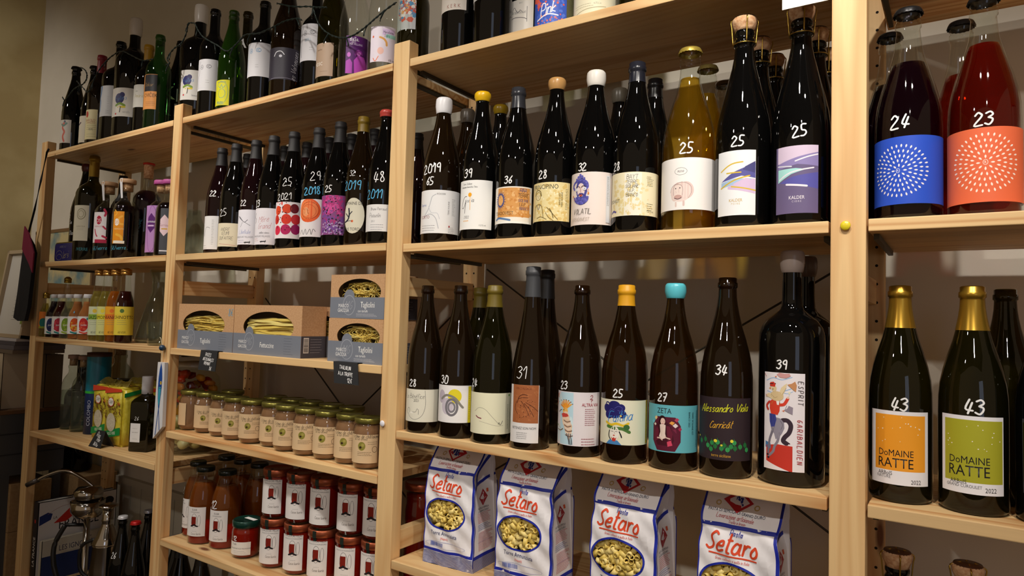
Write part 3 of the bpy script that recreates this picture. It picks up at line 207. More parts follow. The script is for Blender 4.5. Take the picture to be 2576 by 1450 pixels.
'w6':[('E',-49,93.3,60.73,58.77,'e8602a'),('E',-54,95.2,52.9,47.02,'f0844a'),('O',-44,93.3,48.98,43.1,1.57,'b8441c'),('E',-64,90.3,17.63,21.55,'f0a878'),('D',-64,90.3,24,15.67,17.63,1.96,'b86a3c'),('O',-49,91.3,39.18,33.3,0.98,'c8582a'),('L',-58,39.5,[(-19.53,-3.91),(-13.67,5.86),(-7.81,-5.86),(-1.95,7.81),(1.95,-5.86),(9.76,7.81),(13.67,-5.86),(17.57,7.81),(23.43,1.95)],1.07,'333338')],
'w7':[('D',-38,92.7,60,57.21,66.74,7.63,'b8327c'),('D',-39,102.2,46,38.16,47.7,6.68,'d8509c'),('D',-34,59.3,60,57.09,53.29,6.66,'7a4a9a'),('D',-33,45.1,46,57.04,32.32,3.8,'c0a8d0'),('D',-36,73.6,50,57.14,85.71,3.81,'2c1430')],
'w8':[('E',-44,70.4,53.69,83.32,'ddd8c4'),('T','DOMAINE DE',-52,99.1,7.42,'1c1c20'),('T','BOIS TORDU',-48,38.9,7.39,'1c1c20'),('L',-73,68.5,[(-9.26,-12.96),(0.0,-7.41),(3.7,3.7),(1.85,18.51)],3.7,'1c2030'),('L',-73,68.5,[(1.85,1.85),(11.11,11.11)],2.31,'1c2030'),('L',-73,68.5,[(1.85,-1.85),(-7.41,7.41)],2.31,'1c2030'),('L',-62,56.5,[(-11.1,0.0),(0.0,1.85),(7.4,0.0)],1.11,'1c2030'),('E',-48,57.4,5.55,5.55,'e0642c')],
'w9':[('H','Bruno Perraud',-30,78.6,6.25,'33343a',0.8),('H','Poquelin',-50,64.3,8.92,'33343a',0.9),('T','2011',-60,50.9,4.46,'77777c'),('X',-37,37.6,32.06,10.69,3,'777780')],
's2':[('O',-60,163.1,33.24,38.78,2.77,'a09a7a'),('O',-60,163.1,20.77,24.93,2.08,'b0a988'),('T','AGRICOLA',-60,120.2,5.53,'a09870'),('X',-59,110.6,27.64,4.15,2,'b0a988'),('T','/VERRE',-46,41.6,11.02,'3f8a98')],
's3':[('E',-63,133.9,18.73,29.44,'b8203c'),('T','DS',-65,132.6,13.38,'f2eaea'),('T','VERMOUTH',-63,112.5,5.35,'c05a6c'),('R',-48,63.1,40.02,12.01,'b8284c'),('L',-28,154.0,[(0.0,16.07),(5.36,5.36),(2.68,-5.36)],6.7,'c02c4c'),('L',-17,107.2,[(-5.35,5.35),(2.67,-2.67)],5.35,'c02c4c'),('L',-83,89.8,[(-2.67,13.36),(2.67,-2.67),(8.01,-10.68)],4.01,'c02c4c'),('L',-19,80.5,[(-5.34,0.0),(5.34,-5.34)],6.68,'c02c4c'),('H','6€/verre',-54,40.4,13.33,'5ac0e0',1.2,4)],
's5':[('L',-33,126.6,[(2.59,12.97),(-7.78,5.19),(-5.19,-10.38),(5.19,-12.97)],6.49,'f2b040'),('L',-77,146.1,[(0.0,12.98),(7.79,2.6),(0.0,-5.19)],3.9,'f2b040'),('L',-40,74.8,[(-10.35,5.18),(2.59,0.0),(7.77,-10.35)],7.77,'f4b83c'),('E',-63,120.1,15.56,23.34,'f6efe4'),('T','DS',-63,120.1,10.38,'e09030'),('T','VERMOUTH',-49,98.1,5.18,'f4d8a0'),('R',-46,55.4,36.21,9.05,'f4ecdc'),('H','5€/verre.',-44,37.3,12.92,'5ac0e0',1.2,4)],
's7':[('P',-67,111.0,[(0.0,31.29),(13.77,15.02),(13.77,-15.02),(0.0,-31.29),(-13.77,-15.02),(-13.77,15.02)],'5c2270'),('T','Vermouth',-68,116.0,8.76,'f4f0f6'),('R',-69,102.2,22.52,5.0,'d8b8e0'),('O',-62,92.2,35.02,146.32,1.63,'8a4a9a')],
's8':[('P',-35,91.3,[(0.0,32.14),(15.48,14.29),(15.48,-14.29),(0.0,-32.14),(-15.48,-14.29),(-15.48,14.29)],'ecd0d8'),('H','Garrigue',-33,92.5,8.33,'a05a74',0.8),('R',-34,80.6,16.66,3.57,'d8a83c'),('R',-23,15.3,33.21,3.56,'e0e0e8')],
'o1':[('E',-31,50.9,28.36,31.2,'1c6a64'),('R',-26,33.9,34.01,7.09,'8a9c2c')],
'j0':[('E',-36,44.0,30.86,47.7,'2c3468'),('D',-40,41.2,14,22.44,33.67,7.01,'1c2450'),('E',17,65.0,11.23,9.83,'3f9aa0'),('L',-17,15.9,[(-16.82,2.8),(0.0,-1.4),(16.82,2.8)],5.61,'2c8a8a'),('T','purée',-32,44.0,7.01,'f4f4f4')],
'j1':[('E',-24,45.4,30.48,47.1,'b82c44'),('D',-28,42.7,14,22.16,33.24,6.93,'d84050'),('E',30,66.2,11.09,9.71,'3f9aa0'),('L',-5,17.7,[(-16.6,2.77),(0.0,-1.38),(16.6,2.77)],5.53,'2c8a8a'),('T','purée',-19,45.4,6.93,'f4f4f4')],
'j2':[('E',-33,47.1,30.04,46.42,'7a9c2c'),('D',-36,44.4,14,21.84,32.77,6.83,'9cb83c'),('E',20,67.6,10.93,9.57,'3f9aa0'),('L',-14,19.8,[(-16.37,2.73),(0.0,-1.36),(16.37,2.73)],5.46,'9cb83c'),('T','purée',-28,47.1,6.83,'f4f4f4')],
'j3':[('E',-24,48.7,29.61,45.76,'d8541c'),('D',-28,46.0,14,21.53,32.3,6.73,'e8b03c'),('E',29,68.9,10.78,9.43,'3f9aa0'),('L',-5,21.8,[(-16.13,2.69),(0.0,-1.34),(16.13,2.69)],5.38,'2c8a8a'),('T','purée',-19,48.7,6.73,'f4f4f4')],
'j4':[('E',-37,50.7,29.1,44.97,'c82c2c'),('D',-40,48.0,14,21.16,31.74,6.61,'e05a3c'),('E',15,70.5,10.59,9.27,'3f9aa0'),('L',-19,24.2,[(-15.85,2.64),(0.0,-1.32),(15.85,2.64)],5.28,'d8503c'),('T','purée',-32,50.7,6.61,'f4f4f4')],
'q0':[('E',-37,98.2,13.0,13.0,'e0c03c'),('R',-25,78.7,57.17,16.89,'8ab03c'),('T','GAZZOSA',-16,77.4,11.04,'1c1c1c'),('X',-30,60.5,33.75,12.98,3,'8a8a70'),('H','BEVISIÀ',-28,28.1,6.48,'1c1c1c',0.8)],
'q1':[('E',-41,99.1,12.82,12.82,'e8d83c'),('R',-29,79.9,56.36,16.65,'e0d838'),('T','LIMONATA',-21,78.6,10.89,'1c1c1c'),('X',-34,61.9,33.27,12.8,3,'8a8a70'),('H','BEVISIÀ',-32,30.0,6.39,'1c1c1c',0.8)],
'q2':[('E',-32,99.9,12.64,12.64,'e8742c'),('R',-21,81.0,55.57,16.42,'e07828'),('T','ARANCIATA',-12,79.7,10.73,'1c1c1c'),('X',-25,63.3,32.81,12.62,3,'8a8a70'),('H','BEVISIÀ',-24,31.8,6.3,'1c1c1c',0.8)],
'q3':[('E',-26,100.9,12.44,12.44,'5a7a3c'),('R',-14,82.3,54.68,16.16,'e6c83c'),('T','CHINOTTO',-5,81.0,10.56,'1c1c1c'),('X',-19,64.9,32.29,12.42,3,'8a8a70'),('H','BEVISIÀ',-17,33.9,6.2,'1c1c1c',0.8)],
'n0':[],
'n1':[('H','Crème de châtaignes',-12,61.5,6.54,'2a2018',0.7238000000000001),('H',"du Gué d'Annot",-38,56.4,4.36,'4a3a28',0.4606),('E',-33,43.3,14.52,15.98,'8a8438'),('E',-38,41.1,5.08,4.36,'3c2418'),('E',-27,45.5,5.81,5.81,'a89c50'),('X',22,49.1,18.89,3.63,2,'6a5640'),('O',31,37.5,10.16,11.62,0.73,'6a5640'),('X',-11,29.5,31.93,5.81,3,'6a5640')],
'n2':[('H','Crème de châtaignes',-12,63.4,6.74,'2a2018',0.7656000000000001),('H',"du Gué d'Annot",-40,58.1,4.49,'4a3a28',0.4871999999999999),('E',-34,44.6,14.97,16.46,'8a8438'),('E',-40,42.4,5.24,4.49,'3c2418'),('E',-28,46.9,5.99,5.99,'a89c50'),('X',23,50.6,19.46,3.74,2,'6a5640'),('O',32,38.7,10.47,11.97,0.75,'6a5640'),('X',-12,30.4,32.9,5.98,3,'6a5640')],
'n3':[('H','Crème de châtaignes',-12,65.1,6.93,'2a2018',0.8074),('H',"du Gué d'Annot",-41,59.8,4.62,'4a3a28',0.5137999999999999),('E',-35,45.9,15.38,16.92,'8a8438'),('E',-41,43.6,5.38,4.61,'3c2418'),('E',-29,48.2,6.15,6.15,'a89c50'),('X',23,52.1,20.01,3.85,2,'6a5640'),('O',34,39.7,10.76,12.3,0.77,'6a5640'),('X',-12,31.3,33.82,6.15,3,'6a5640')],
'n4':[('H','Crème de châtaignes',-12,66.9,7.11,'2a2018',0.8492000000000001),('H',"du Gué d'Annot",-42,61.4,4.74,'4a3a28',0.5404),('E',-36,47.1,15.79,17.37,'8a8438'),('E',-42,44.8,5.53,4.74,'3c2418'),('E',-30,49.5,6.32,6.32,'a89c50'),('X',24,53.5,20.53,3.95,2,'6a5640'),('O',35,40.8,11.05,12.63,0.79,'6a5640'),('X',-12,32.2,34.71,6.31,3,'6a5640')],
'n5':[('H','Crème de châtaignes',-13,68.8,7.31,'2a2018',0.8910000000000001),('H',"du Gué d'Annot",-44,63.1,4.87,'4a3a28',0.567),('E',-37,48.5,16.24,17.86,'8a8438'),('E',-44,46.1,5.68,4.87,'3c2418'),('E',-31,50.9,6.5,6.5,'a89c50'),('X',26,55.0,21.11,4.06,2,'6a5640'),('O',37,42.0,11.36,12.98,0.81,'6a5640'),('X',-13,33.1,35.69,6.49,3,'6a5640')],
'n6':[('H','Crème de châtaignes',-13,70.0,7.43,'2a2018',0.9328000000000002),('H',"du Gué d'Annot",-45,64.2,4.95,'4a3a28',0.5936),('E',-38,49.4,16.5,18.15,'8a8438'),('E',-45,46.9,5.77,4.95,'3c2418'),('E',-31,51.9,6.6,6.6,'a89c50'),('X',26,56.0,21.46,4.13,2,'6a5640'),('O',37,42.8,11.54,13.19,0.82,'6a5640'),('X',-13,33.7,36.26,6.59,3,'6a5640')],
'n7':[('H','Crème de châtaignes',-13,71.3,7.56,'2a2018',0.9746000000000001),('H',"du Gué d'Annot",-46,65.4,5.04,'4a3a28',0.6202),('E',-39,50.3,16.77,18.45,'8a8438'),('E',-46,47.8,5.87,5.03,'3c2418'),('E',-32,52.8,6.71,6.71,'a89c50'),('X',27,57.0,21.81,4.19,2,'6a5640'),('O',39,43.6,11.73,13.41,0.84,'6a5640'),('X',-13,34.4,36.86,6.7,3,'6a5640')],
'n8':[('H','Crème de châtaignes',-13,72.7,7.69,'2a2018',1.0164),('H',"du Gué d'Annot",-47,66.7,5.12,'4a3a28',0.6467999999999999),('E',-40,51.3,17.07,18.77,'8a8438'),('E',-47,48.7,5.97,5.12,'3c2418'),('E',-33,53.9,6.83,6.83,'a89c50'),('X',28,58.1,22.2,4.27,2,'6a5640'),('O',40,44.5,11.94,13.65,0.85,'6a5640'),('X',-13,35.1,37.51,6.82,3,'6a5640')],
'n9':[('H','Crème de châtaignes',-13,73.8,7.8,'2a2018',1.0582),('H',"du Gué d'Annot",-47,67.7,5.2,'4a3a28',0.6733999999999999),('E',-40,52.2,17.3,19.04,'8a8438'),('E',-48,49.6,6.06,5.19,'3c2418'),('E',-33,54.8,6.92,6.92,'a89c50'),('X',29,59.1,22.51,4.33,2,'6a5640'),('O',41,45.2,12.11,13.84,0.86,'6a5640'),('X',-13,35.7,38.03,6.91,3,'6a5640')],
'n10':[('H','Crème de châtaignes',-13,74.6,7.86,'2a2018',1.1),('H',"du Gué d'Annot",-48,68.5,5.24,'4a3a28',0.7),('E',-41,52.8,17.44,19.18,'8a8438'),('E',-48,50.1,6.1,5.23,'3c2418'),('E',-34,55.4,6.98,6.98,'a89c50'),('X',30,59.7,22.68,4.36,2,'6a5640'),('O',42,45.8,12.2,13.94,0.87,'6a5640'),('X',-14,36.2,38.32,6.97,3,'6a5640')],
'egg':[('H','Puglia',-76,39.8,5.08,'444444',0.7),('T','MELANZANE ALLE MELANZANE',-42,28.6,3.45,'55555a'),('X',-38,17.5,40.58,8.12,3,'aaaaaa')],
'e1':[('T','ELISIR',-97,98.7,5.32,'1c1c20'),('T','DI POMODORO',-96,92.1,3.23,'44444a'),('O',-97,69.3,18.04,37.97,0.76,'333338'),('R',-100,67.4,13.29,24.68,'7a1c10'),('L',-95,54.1,[(-9.48,0.0),(-3.79,1.9),(0.0,4.74),(3.79,1.9),(9.48,0.0)],3.79,'1c1c20'),('O',-63,69.3,8.54,30.38,0.66,'333338'),('H','Casa Iuorio',-83,34.2,6.06,'5a5048',0.68),('X',-89,40.8,17.06,1.9,1,'99999c')],
'e2':[('T','ELISIR',-57,94.7,5.32,'1c1c20'),('T','DI POMODORO',-56,88.0,3.23,'44444a'),('O',-58,65.3,18.03,37.96,0.76,'333338'),('R',-60,63.4,13.28,24.67,'7a1c10'),('L',-56,50.1,[(-9.48,0.0),(-3.79,1.9),(0.0,4.74),(3.79,1.9),(9.48,0.0)],3.79,'1c1c20'),('O',-27,65.3,8.54,30.37,0.66,'333338'),('H','Casa Iuorio',-45,30.2,6.06,'5a5048',0.7040000000000001),('X',-50,36.8,17.06,1.9,1,'99999c')],
'e3':[('T','ELISIR',-57,94.8,5.46,'1c1c20'),('T','DI POMODORO',-56,88.0,3.32,'44444a'),('O',-58,64.6,18.51,38.96,0.78,'333338'),('R',-60,62.7,13.64,25.32,'7a1c10'),('L',-56,49.0,[(-9.73,0.0),(-3.89,1.95),(0.0,4.87),(3.89,1.95),(9.73,0.0)],3.89,'1c1c20'),('O',-26,64.6,8.77,31.17,0.68,'333338'),('H','Casa Iuorio',-45,28.6,6.22,'5a5048',0.7360000000000001),('X',-50,35.4,17.51,1.95,1,'99999c')],
't0':[('T','POMODORI PELATI',-38,95.7,5.23,'1c1c20'),('T','IN SUCCO DI POMODORO',-37,89.2,3.17,'44444a'),('O',-39,66.8,17.71,37.28,0.75,'333338'),('R',-42,64.9,13.05,24.23,'7a1c10'),('L',-38,51.9,[(-9.31,0.0),(-3.73,1.86),(0.0,4.66),(3.73,1.86),(9.31,0.0)],3.73,'1c1c20'),('O',-5,66.8,8.39,29.83,0.65,'333338'),('H','Casa Iuorio',-25,32.3,5.95,'5a5048',0.76),('X',-31,38.8,16.75,1.86,1,'99999c')],
't1':[('T','POMODORI PELATI',-40,97.2,5.43,'1c1c20'),('T','IN SUCCO DI POMODORO',-39,90.4,3.29,'44444a'),('O',-41,67.1,18.37,38.68,0.77,'333338'),('R',-44,65.2,13.54,25.14,'7a1c10'),('L',-39,51.7,[(-9.66,0.0),(-3.86,1.93),(0.0,4.83),(3.86,1.93),(9.66,0.0)],3.86,'1c1c20'),('O',-5,67.1,8.7,30.95,0.68,'333338'),('H','Casa Iuorio',-27,31.4,6.18,'5a5048',0.808),('X',-33,38.2,17.38,1.93,1,'99999c')],
't2':[('T','POMODORI PELATI',-41,98.5,5.61,'1c1c20'),('T','IN SUCCO DI POMODORO',-41,91.5,3.41,'44444a'),('O',-43,67.5,19.0,40.0,0.8,'333338'),('R',-46,65.5,14.0,26.0,'7a1c10'),('L',-41,51.5,[(-9.99,0.0),(-4.0,2.0),(0.0,5.0),(4.0,2.0),(9.99,0.0)],4.0,'1c1c20'),('O',-5,67.5,9.0,32.0,0.7,'333338'),('H','Casa Iuorio',-28,30.5,6.39,'5a5048',0.8559999999999999),('X',-34,37.5,17.97,2.0,1,'99999c')],
't3':[('T','POMODORI PELATI',-43,99.8,5.77,'1c1c20'),('T','IN SUCCO DI POMODORO',-42,92.6,3.5,'44444a'),('O',-45,67.9,19.54,41.14,0.82,'333338'),('R',-48,65.9,14.4,26.74,'7a1c10'),('L',-43,51.5,[(-10.27,0.0),(-4.11,2.05),(0.0,5.14),(4.11,2.05),(10.27,0.0)],4.11,'1c1c20'),('O',-6,67.9,9.26,32.91,0.72,'333338'),('H','Casa Iuorio',-29,29.9,6.57,'5a5048',0.9039999999999999),('X',-36,37.1,18.48,2.05,1,'99999c')],
't4':[('T','POMODORI PELATI',-44,101.1,5.95,'1c1c20'),('T','IN SUCCO DI POMODORO',-44,93.7,3.61,'44444a'),('O',-47,68.2,20.14,42.39,0.85,'333338'),('R',-49,66.1,14.83,27.55,'7a1c10'),('L',-45,51.3,[(-10.59,0.0),(-4.23,2.12),(0.0,5.29),(4.23,2.12),(10.59,0.0)],4.23,'1c1c20'),('O',-6,68.2,9.54,33.91,0.74,'333338'),('H','Casa Iuorio',-31,29.1,6.77,'5a5048',0.952),('X',-37,36.5,19.04,2.12,1,'99999c')],
'A1a':[('L',-73,72.5,[(0.0,31.95),(-5.81,14.52),(2.9,0.0),(-2.9,-17.43),(2.9,-34.85)],7.26,'c86a5c'),('L',-76,94.3,[(-8.72,5.81),(0.0,0.0),(11.63,8.72)],7.27,'6a8a80'),('E',-68,108.9,8.73,10.18,'5c6a7a')],
'A1b':[('L',-98,92.0,[(-11.4,2.85),(0.0,-2.85),(11.4,2.85)],5.7,'4a3a50'),('L',-100,59.2,[(0.0,19.93),(-4.27,5.69),(4.27,-5.69),(0.0,-25.62)],5.69,'c89a80'),('L',-100,45.0,[(0.0,8.54),(0.0,-11.38)],5.69,'3c9a80')],
'A1c':[('E',-90,104.5,13.84,22.14,'b83c34'),('T','BAROLO',-69,83.8,8.3,'a04a3c'),('T','CHIAZZO',-67,75.5,6.91,'a04a3c'),('X',-59,58.9,35.91,13.81,3,'8a8058'),('T','PEPE',-58,52.0,6.9,'55503a'),('X',-55,31.3,35.87,8.28,2,'9a9068')],
'A1d':[('L',-95,145.3,[(2.72,46.17),(0.0,19.01),(-6.79,5.43),(-2.72,-13.58),(-6.79,-40.74)],6.79,'3c78b8'),('X',-55,124.9,8.14,54.27,10,'999999'),('X',-53,99.2,21.68,10.84,3,'999999')],
'A1e':[('E',-66,120.9,32.35,34.83,'23205e'),('E',-52,133.3,17.43,17.43,'23205e'),('L',-61,101.0,[(-14.92,-2.49),(0.0,3.73),(14.92,-2.49)],7.46,'7a9a2c'),('L',-56,93.5,[(-9.94,0.0),(12.43,0.0)],6.21,'dcc82c'),('E',-71,86.1,17.39,22.36,'ece6da'),('L',-61,86.1,[(2.48,7.45),(0.0,-9.94)],2.48,'1c1c20'),('E',-80,71.2,6.21,6.21,'c83c3c'),('H','Fuitina',-59,123.4,14.93,'5a90c8',1.14,6),('H','nerello',-27,78.2,7.84,'88888c',0.8)],
'A1f':[('H','Amàrie',-60,121.2,11.59,'a89a2c',1),('H','vino',-77,136.6,6.44,'77776c',0.7)],
'A1g':[('R',-60,144.0,45.19,52.72,'18161c'),('H','Štekar',-69,139.0,11.3,'b08a4c',0.9),('T','CVIČEK',-55,105.2,11.28,'3a2c20'),('X',-52,78.9,32.54,10.01,3,'6a4a30')],
'B1a':[('E',-57,136.4,28.66,30.86,'23205e'),('E',-44,147.5,15.44,15.44,'23205e'),('L',-52,118.8,[(-13.21,-2.2),(0.0,3.3),(13.21,-2.2)],6.61,'7a9a2c'),('L',-48,112.2,[(-8.81,0.0),(11.01,0.0)],5.5,'dcc82c'),('E',-62,105.6,15.41,19.81,'ece6da'),('L',-53,105.6,[(2.2,6.6),(0.0,-8.8)],2.2,'1c1c20'),('E',-70,92.4,5.5,5.5,'c83c3c'),('H','Fuitina',-50,138.6,13.23,'5a90c8',1.08,6),('H','bianco',-15,92.2,6.11,'88888c',0.7)],
'B1b':[('L',-85,114.0,[(0.0,39.47),(-5.19,24.93),(-2.08,10.39),(-6.23,-10.39),(-4.16,-39.47)],1.15,'77777c'),('T','A',-76,136.9,8.32,'77777c'),('O',-76,136.9,11.44,13.52,0.92,'77777c'),('T','IC',-29,139.0,8.32,'77777c'),('O',-29,139.0,14.56,11.44,1.04,'77777c'),('X',-34,95.4,10.38,6.23,2,'999999')],
'B1e':[('L',-90,119.7,[(0.0,39.19),(-5.16,24.75),(-2.06,10.31),(-6.19,-10.31),(-4.13,-39.19)],1.09,'5c9ac8'),('T','A',-80,142.4,8.26,'5c9ac8'),('O',-80,142.4,11.36,13.42,0.87,'5c9ac8'),('T','IC',-33,144.5,8.26,'5c9ac8'),('O',-33,144.5,14.46,11.36,0.98,'5c9ac8'),('X',-38,101.1,10.3,6.18,2,'999999')],
'B1g':[('L',-84,143.5,[(0.0,39.71),(-5.23,25.08),(-2.09,10.45),(-6.27,-10.45),(-4.18,-39.71)],1.05,'55555c'),('T','A',-73,166.5,8.37,'55555c'),('O',-73,166.5,11.51,13.6,0.84,'55555c'),('T','IC',-24,168.6,8.37,'55555c'),('O',-24,168.6,14.65,11.51,0.94,'55555c'),('X',-29,124.7,10.44,6.26,2,'999999'),('H','SKALL',-53,148.7,6.27,'6aa4c8',0.8,10)],
'B1c':[('L',-64,58.6,[(-11.16,6.69),(-4.46,0.0),(0.0,8.93),(4.46,0.0),(11.16,6.69)],1.45,'5a9a9a'),('O',-62,43.0,22.3,26.75,1.11,'5a9a9a'),('H','agrume',-73,19.6,7.79,'3c8a98',1),('T','vino frizzante',-66,75.3,4.47,'3c6a78'),('X',-61,12.9,33.39,3.34,1,'3c8a98'),('O',-65,45.2,40.14,64.66,0.89,'5a9a9a')],
'B1f':[('L',-44,111.0,[(-14.69,-4.2),(-8.4,6.3),(4.2,8.4),(12.59,0.0)],2.1,'d8d8e0'),('E',-37,106.8,8.39,7.34,'c8c8d4'),('H','Les Valseuses',46,82.6,13.62,'d8d8e0',1.1,84,0.3),('L',-17,50.2,[(-37.65,-2.09),(0.0,0.0),(37.65,-2.09)],0.84,'8a8698')],
'B1h':[('H','monovitigno',-79,87.0,3.95,'6a5442',0.6),('T','ND3C',-83,51.5,8.86,'f0ebe4'),('X',-48,31.9,25.56,2.95,1,'8a745e')],
'B1i':[('T','BaSa.',-1,96.0,9.61,'f0eaf2'),('T','2022',-5,88.3,4.8,'d8c8e0'),('T','PER VILLANS',10,83.5,4.8,'d8c8e0'),('P',39,44.2,[(-13.41,-30.66),(-15.33,0.0),(-5.75,13.41),(9.58,11.5),(17.25,-3.83),(19.16,-30.66)],'c050c4'),('E',27,63.4,12.47,14.39,'cf74d2'),('L',28,59.5,[(-7.67,-1.92),(-3.84,7.67),(5.75,7.67),(7.67,0.0)],3.84,'8a3090'),('P',-30,38.4,[(-7.66,-30.65),(-7.66,3.83),(1.92,9.58),(7.66,0.0),(7.66,-28.73)],'b044b8'),('E',-32,57.6,8.63,11.51,'cc70d0'),('X',88,55.7,7.67,76.7,26,'8a5a98')],
'B1j':[('R',25,87.8,27.69,14.77,'dcc4ea'),('R',40,78.6,23.98,9.22,'a4dccf'),('H','Muratorino',25,87.8,5.54,'44444c',0.8),('H','Sidro',16,79.5,6.46,'44444c',0.8),('L',3,65.7,[(-11.06,9.22),(-1.84,5.53),(3.69,-1.84),(4.61,-9.22)],4.61,'dfa458'),('E',-20,43.6,14.73,16.57,'f0c0b4'),('E',-64,76.8,4.61,5.53,'e07050'),('L',-45,23.4,[(-7.35,3.68),(-1.84,-3.68),(5.52,7.35)],1.84,'e8805c'),('T','6% vol',48,23.4,5.52,'55555c')],
'C1a':[('D',-44,165.5,30,47.89,47.89,11.49,'d8644c'),('D',-44,165.5,20,47.89,47.89,9.58,'5a9ac8'),('D',-44,169.3,16,42.15,42.15,8.62,'f0ece8'),('D',-45,178.9,10,38.34,38.34,7.67,'e8a860')],
'C1b':[('T','K E R K',-37,99.1,8.56,'a06a60')],
'C1c':[],
'C1d':[('L',-55,80.9,[(-16.87,-11.81),(-6.75,11.81),(0.0,3.37),(5.06,0.0),(8.43,5.06),(11.81,1.69)],1.01,'55555c'),('H','Arabesque',-46,82.6,7.59,'55555c',0.8),('L',-49,67.4,[(-25.28,-3.37),(-11.8,3.37),(11.8,1.69),(20.22,-1.69)],1.18,'44444a'),('L',0,80.9,[(0.0,11.81),(0.0,-20.24)],0.93,'44444a'),('E',-100,91.0,4.22,10.13,'d8542c'),('T','2017',-33,101.1,3.38,'88888c'),('H',"l'Estocade",-91,55.6,4.21,'99999c',0.5)],
'C1e':[('D',-28,23.6,40,61.3,45.97,5.36,'5a7ad8'),('D',-28,31.3,30,58.27,38.33,3.83,'e0604c'),('L',-88,38.9,[(-10.74,18.41),(3.07,12.27),(7.67,3.07)],9.21,'e0604c'),('H','Pink',-32,32.8,19.94,'f4f4fa',3.0,10,0.35),('L',-35,17.5,[(-24.51,-4.59),(0.0,3.06),(19.91,0.0)],2.3,'f4f4fa'),('D',-26,3.7,24,57.25,15.07,3.01,'e8745c')],
'C1f':[('T','0,75 L e',7,21.3,3.7,'8a8464'),('L',-43,10.2,[(-29.54,-4.43),(0.0,1.48),(36.92,4.43)],1.48,'b0a988'),('X',-53,19.1,44.34,4.43,2,'a8a080')]}
PRICE={'c1': [('2019',-56,159.8,18.6,'w',5,1),('65',-60,132.7,16.1,'w',0,1)],'c2': [('39',-64,139.5,17.0,'w',0,1)],'c3': [('36',-39,117.2,14.1,'w',0,1)],'c4': [('28',-58,120.0,15.0,'w',0,1)],'c5': [('32',-52,125.0,13.7,'w',0,1)],'c6': [('28',-81,119.9,13.9,'w',0,1)],'c7': [('25',-9,136.4,17.2,'w',0,1)],'c8': [('25',-19,137.2,15.9,'w',0,1)],'c9': [('25',-5,141.3,17.0,'w',8,1)],'d1': [('24',-23,136.5,18.5,'w',0,1)],'d2': [('23',-1,126.7,17.0,'w',0,1)],'p28': [('28',-66,103.5,13.9,'w',0,1)],'p30': [('30',-71,116.7,15.8,'w',0,1)],'p24': [('24',-86,116.1,14.4,'w',0,1)],'p31': [('31',-47,142.5,22.0,'w',2,0.55)],'p23': [('23',-75,125.9,14.0,'w',0,1)],'p25': [('25',-28,119.9,13.4,'w',0,1)],'p27': [('27',-46,119.5,12.9,'w',0,1)],'p34': [('34',-19,170.1,15.0,'w',0,1)],'pmag': [('39',-28,183.6,13.2,'w',0,1)],'r1': [('43',-3,137.5,17.1,'w',0,1)],'r2': [('43',3,142.5,18.7,'w',0,1)],'w1': [('22',-55,174.5,15.9,'w',0,1)],'w2': [('25',-73,110.3,18.5,'w',8,0.7)],'w3': [('22',-72,132.5,15.0,'w',0,1)],'w4': [('23',-91,123.0,17.6,'w',0,1)],'w5': [('25',-37,174.0,20.3,'w',6,0.6),('2021',-53,135.4,16.2,'w',6,0.8)],'w6': [('29',-16,179.7,21.7,'w',6,0.7),('2018',-34,142.3,17.7,'b',6,1)],'w7': [('25',-63,140.4,15.3,'w',0,1)],'w8': [('32',-60,170.7,13.0,'w',4,0.5),('2019',-62,141.8,20.5,'b',0,0.8)],'w9': [('48',-35,151.1,22.4,'w',6,0.8),('2011',-62,112.6,19.7,'b',0,0.8)],'q3': [('4',-70,122.1,10.0,'w',0,1)],'j3': [('4',-37,91.8,6.7,'b',0,1)],'e1': [('12',-100,126.2,17.9,'w',0,0.7)],'e3': [('12',-77,118.1,20.2,'w',8,0.8)],'egg': [('12',-75,54.0,11.2,'w',0,1)],'n1': [('13',-79,87.1,10.0,'w',0,0.6)],'n4': [('13',-80,88.4,11.3,'w',0,0.7)],'s6': [('5€/VERRE',-49,117.4,10.7,'b',78,1)],'s1': [('Stan',-81,111.6,14.6,'w',0,0.6),('Sa',-90,150.9,13.1,'w',0,0.6),('52',-98,172.8,11.7,'w',0,0.5)],'A1h': [('K',-72,145.6,44.6,'W',0,1),('I',-8,139.0,44.6,'W',0,1),('K',-86,91.9,44.5,'W',0,1),('I',-19,89.3,44.5,'W',0,1)],'B1d': [('JA',-71,235.7,35.8,'W',0,1),('JA',-80,145.3,35.6,'W',0,1)],'x1': [('26',-75,182.8,17.2,'w',0,1)]}
# ---------------------------------------------------------------- materials
def lin(h):
    c=[int(h[i:i+2],16)/255 for i in (0,2,4)]
    return tuple(x/12.92 if x<=.04045 else ((x+.055)/1.055)**2.4 for x in c)+(1,)
MC={}
def new_mat(name):
    m=bpy.data.materials.new(name);m.use_nodes=True;nt=m.node_tree
    return m,nt,nt.nodes['Principled BSDF']
def plain(h,rough=.55,metal=0,spec=.5,bump=0,name=None):
    k=('p',h,rough,metal,spec,bump)
    if k in MC:return MC[k]
    m,nt,b=new_mat(name or 'colour_'+h);b.inputs['Base Color'].default_value=lin(h);b.inputs['Roughness'].default_value=rough;b.inputs['Metallic'].default_value=metal
    b.inputs['Specular IOR Level'].default_value=spec
    if bump:
        n=nt.nodes.new('ShaderNodeTexNoise');n.inputs['Scale'].default_value=bump;bp=nt.nodes.new('ShaderNodeBump');bp.inputs['Strength'].default_value=.25;bp.inputs['Distance'].default_value=.002
        nt.links.new(n.outputs['Fac'],bp.inputs['Height']);nt.links.new(bp.outputs['Normal'],b.inputs['Normal'])
    MC[k]=m;return m
def paper(h): return plain(h,.5,0,.3)
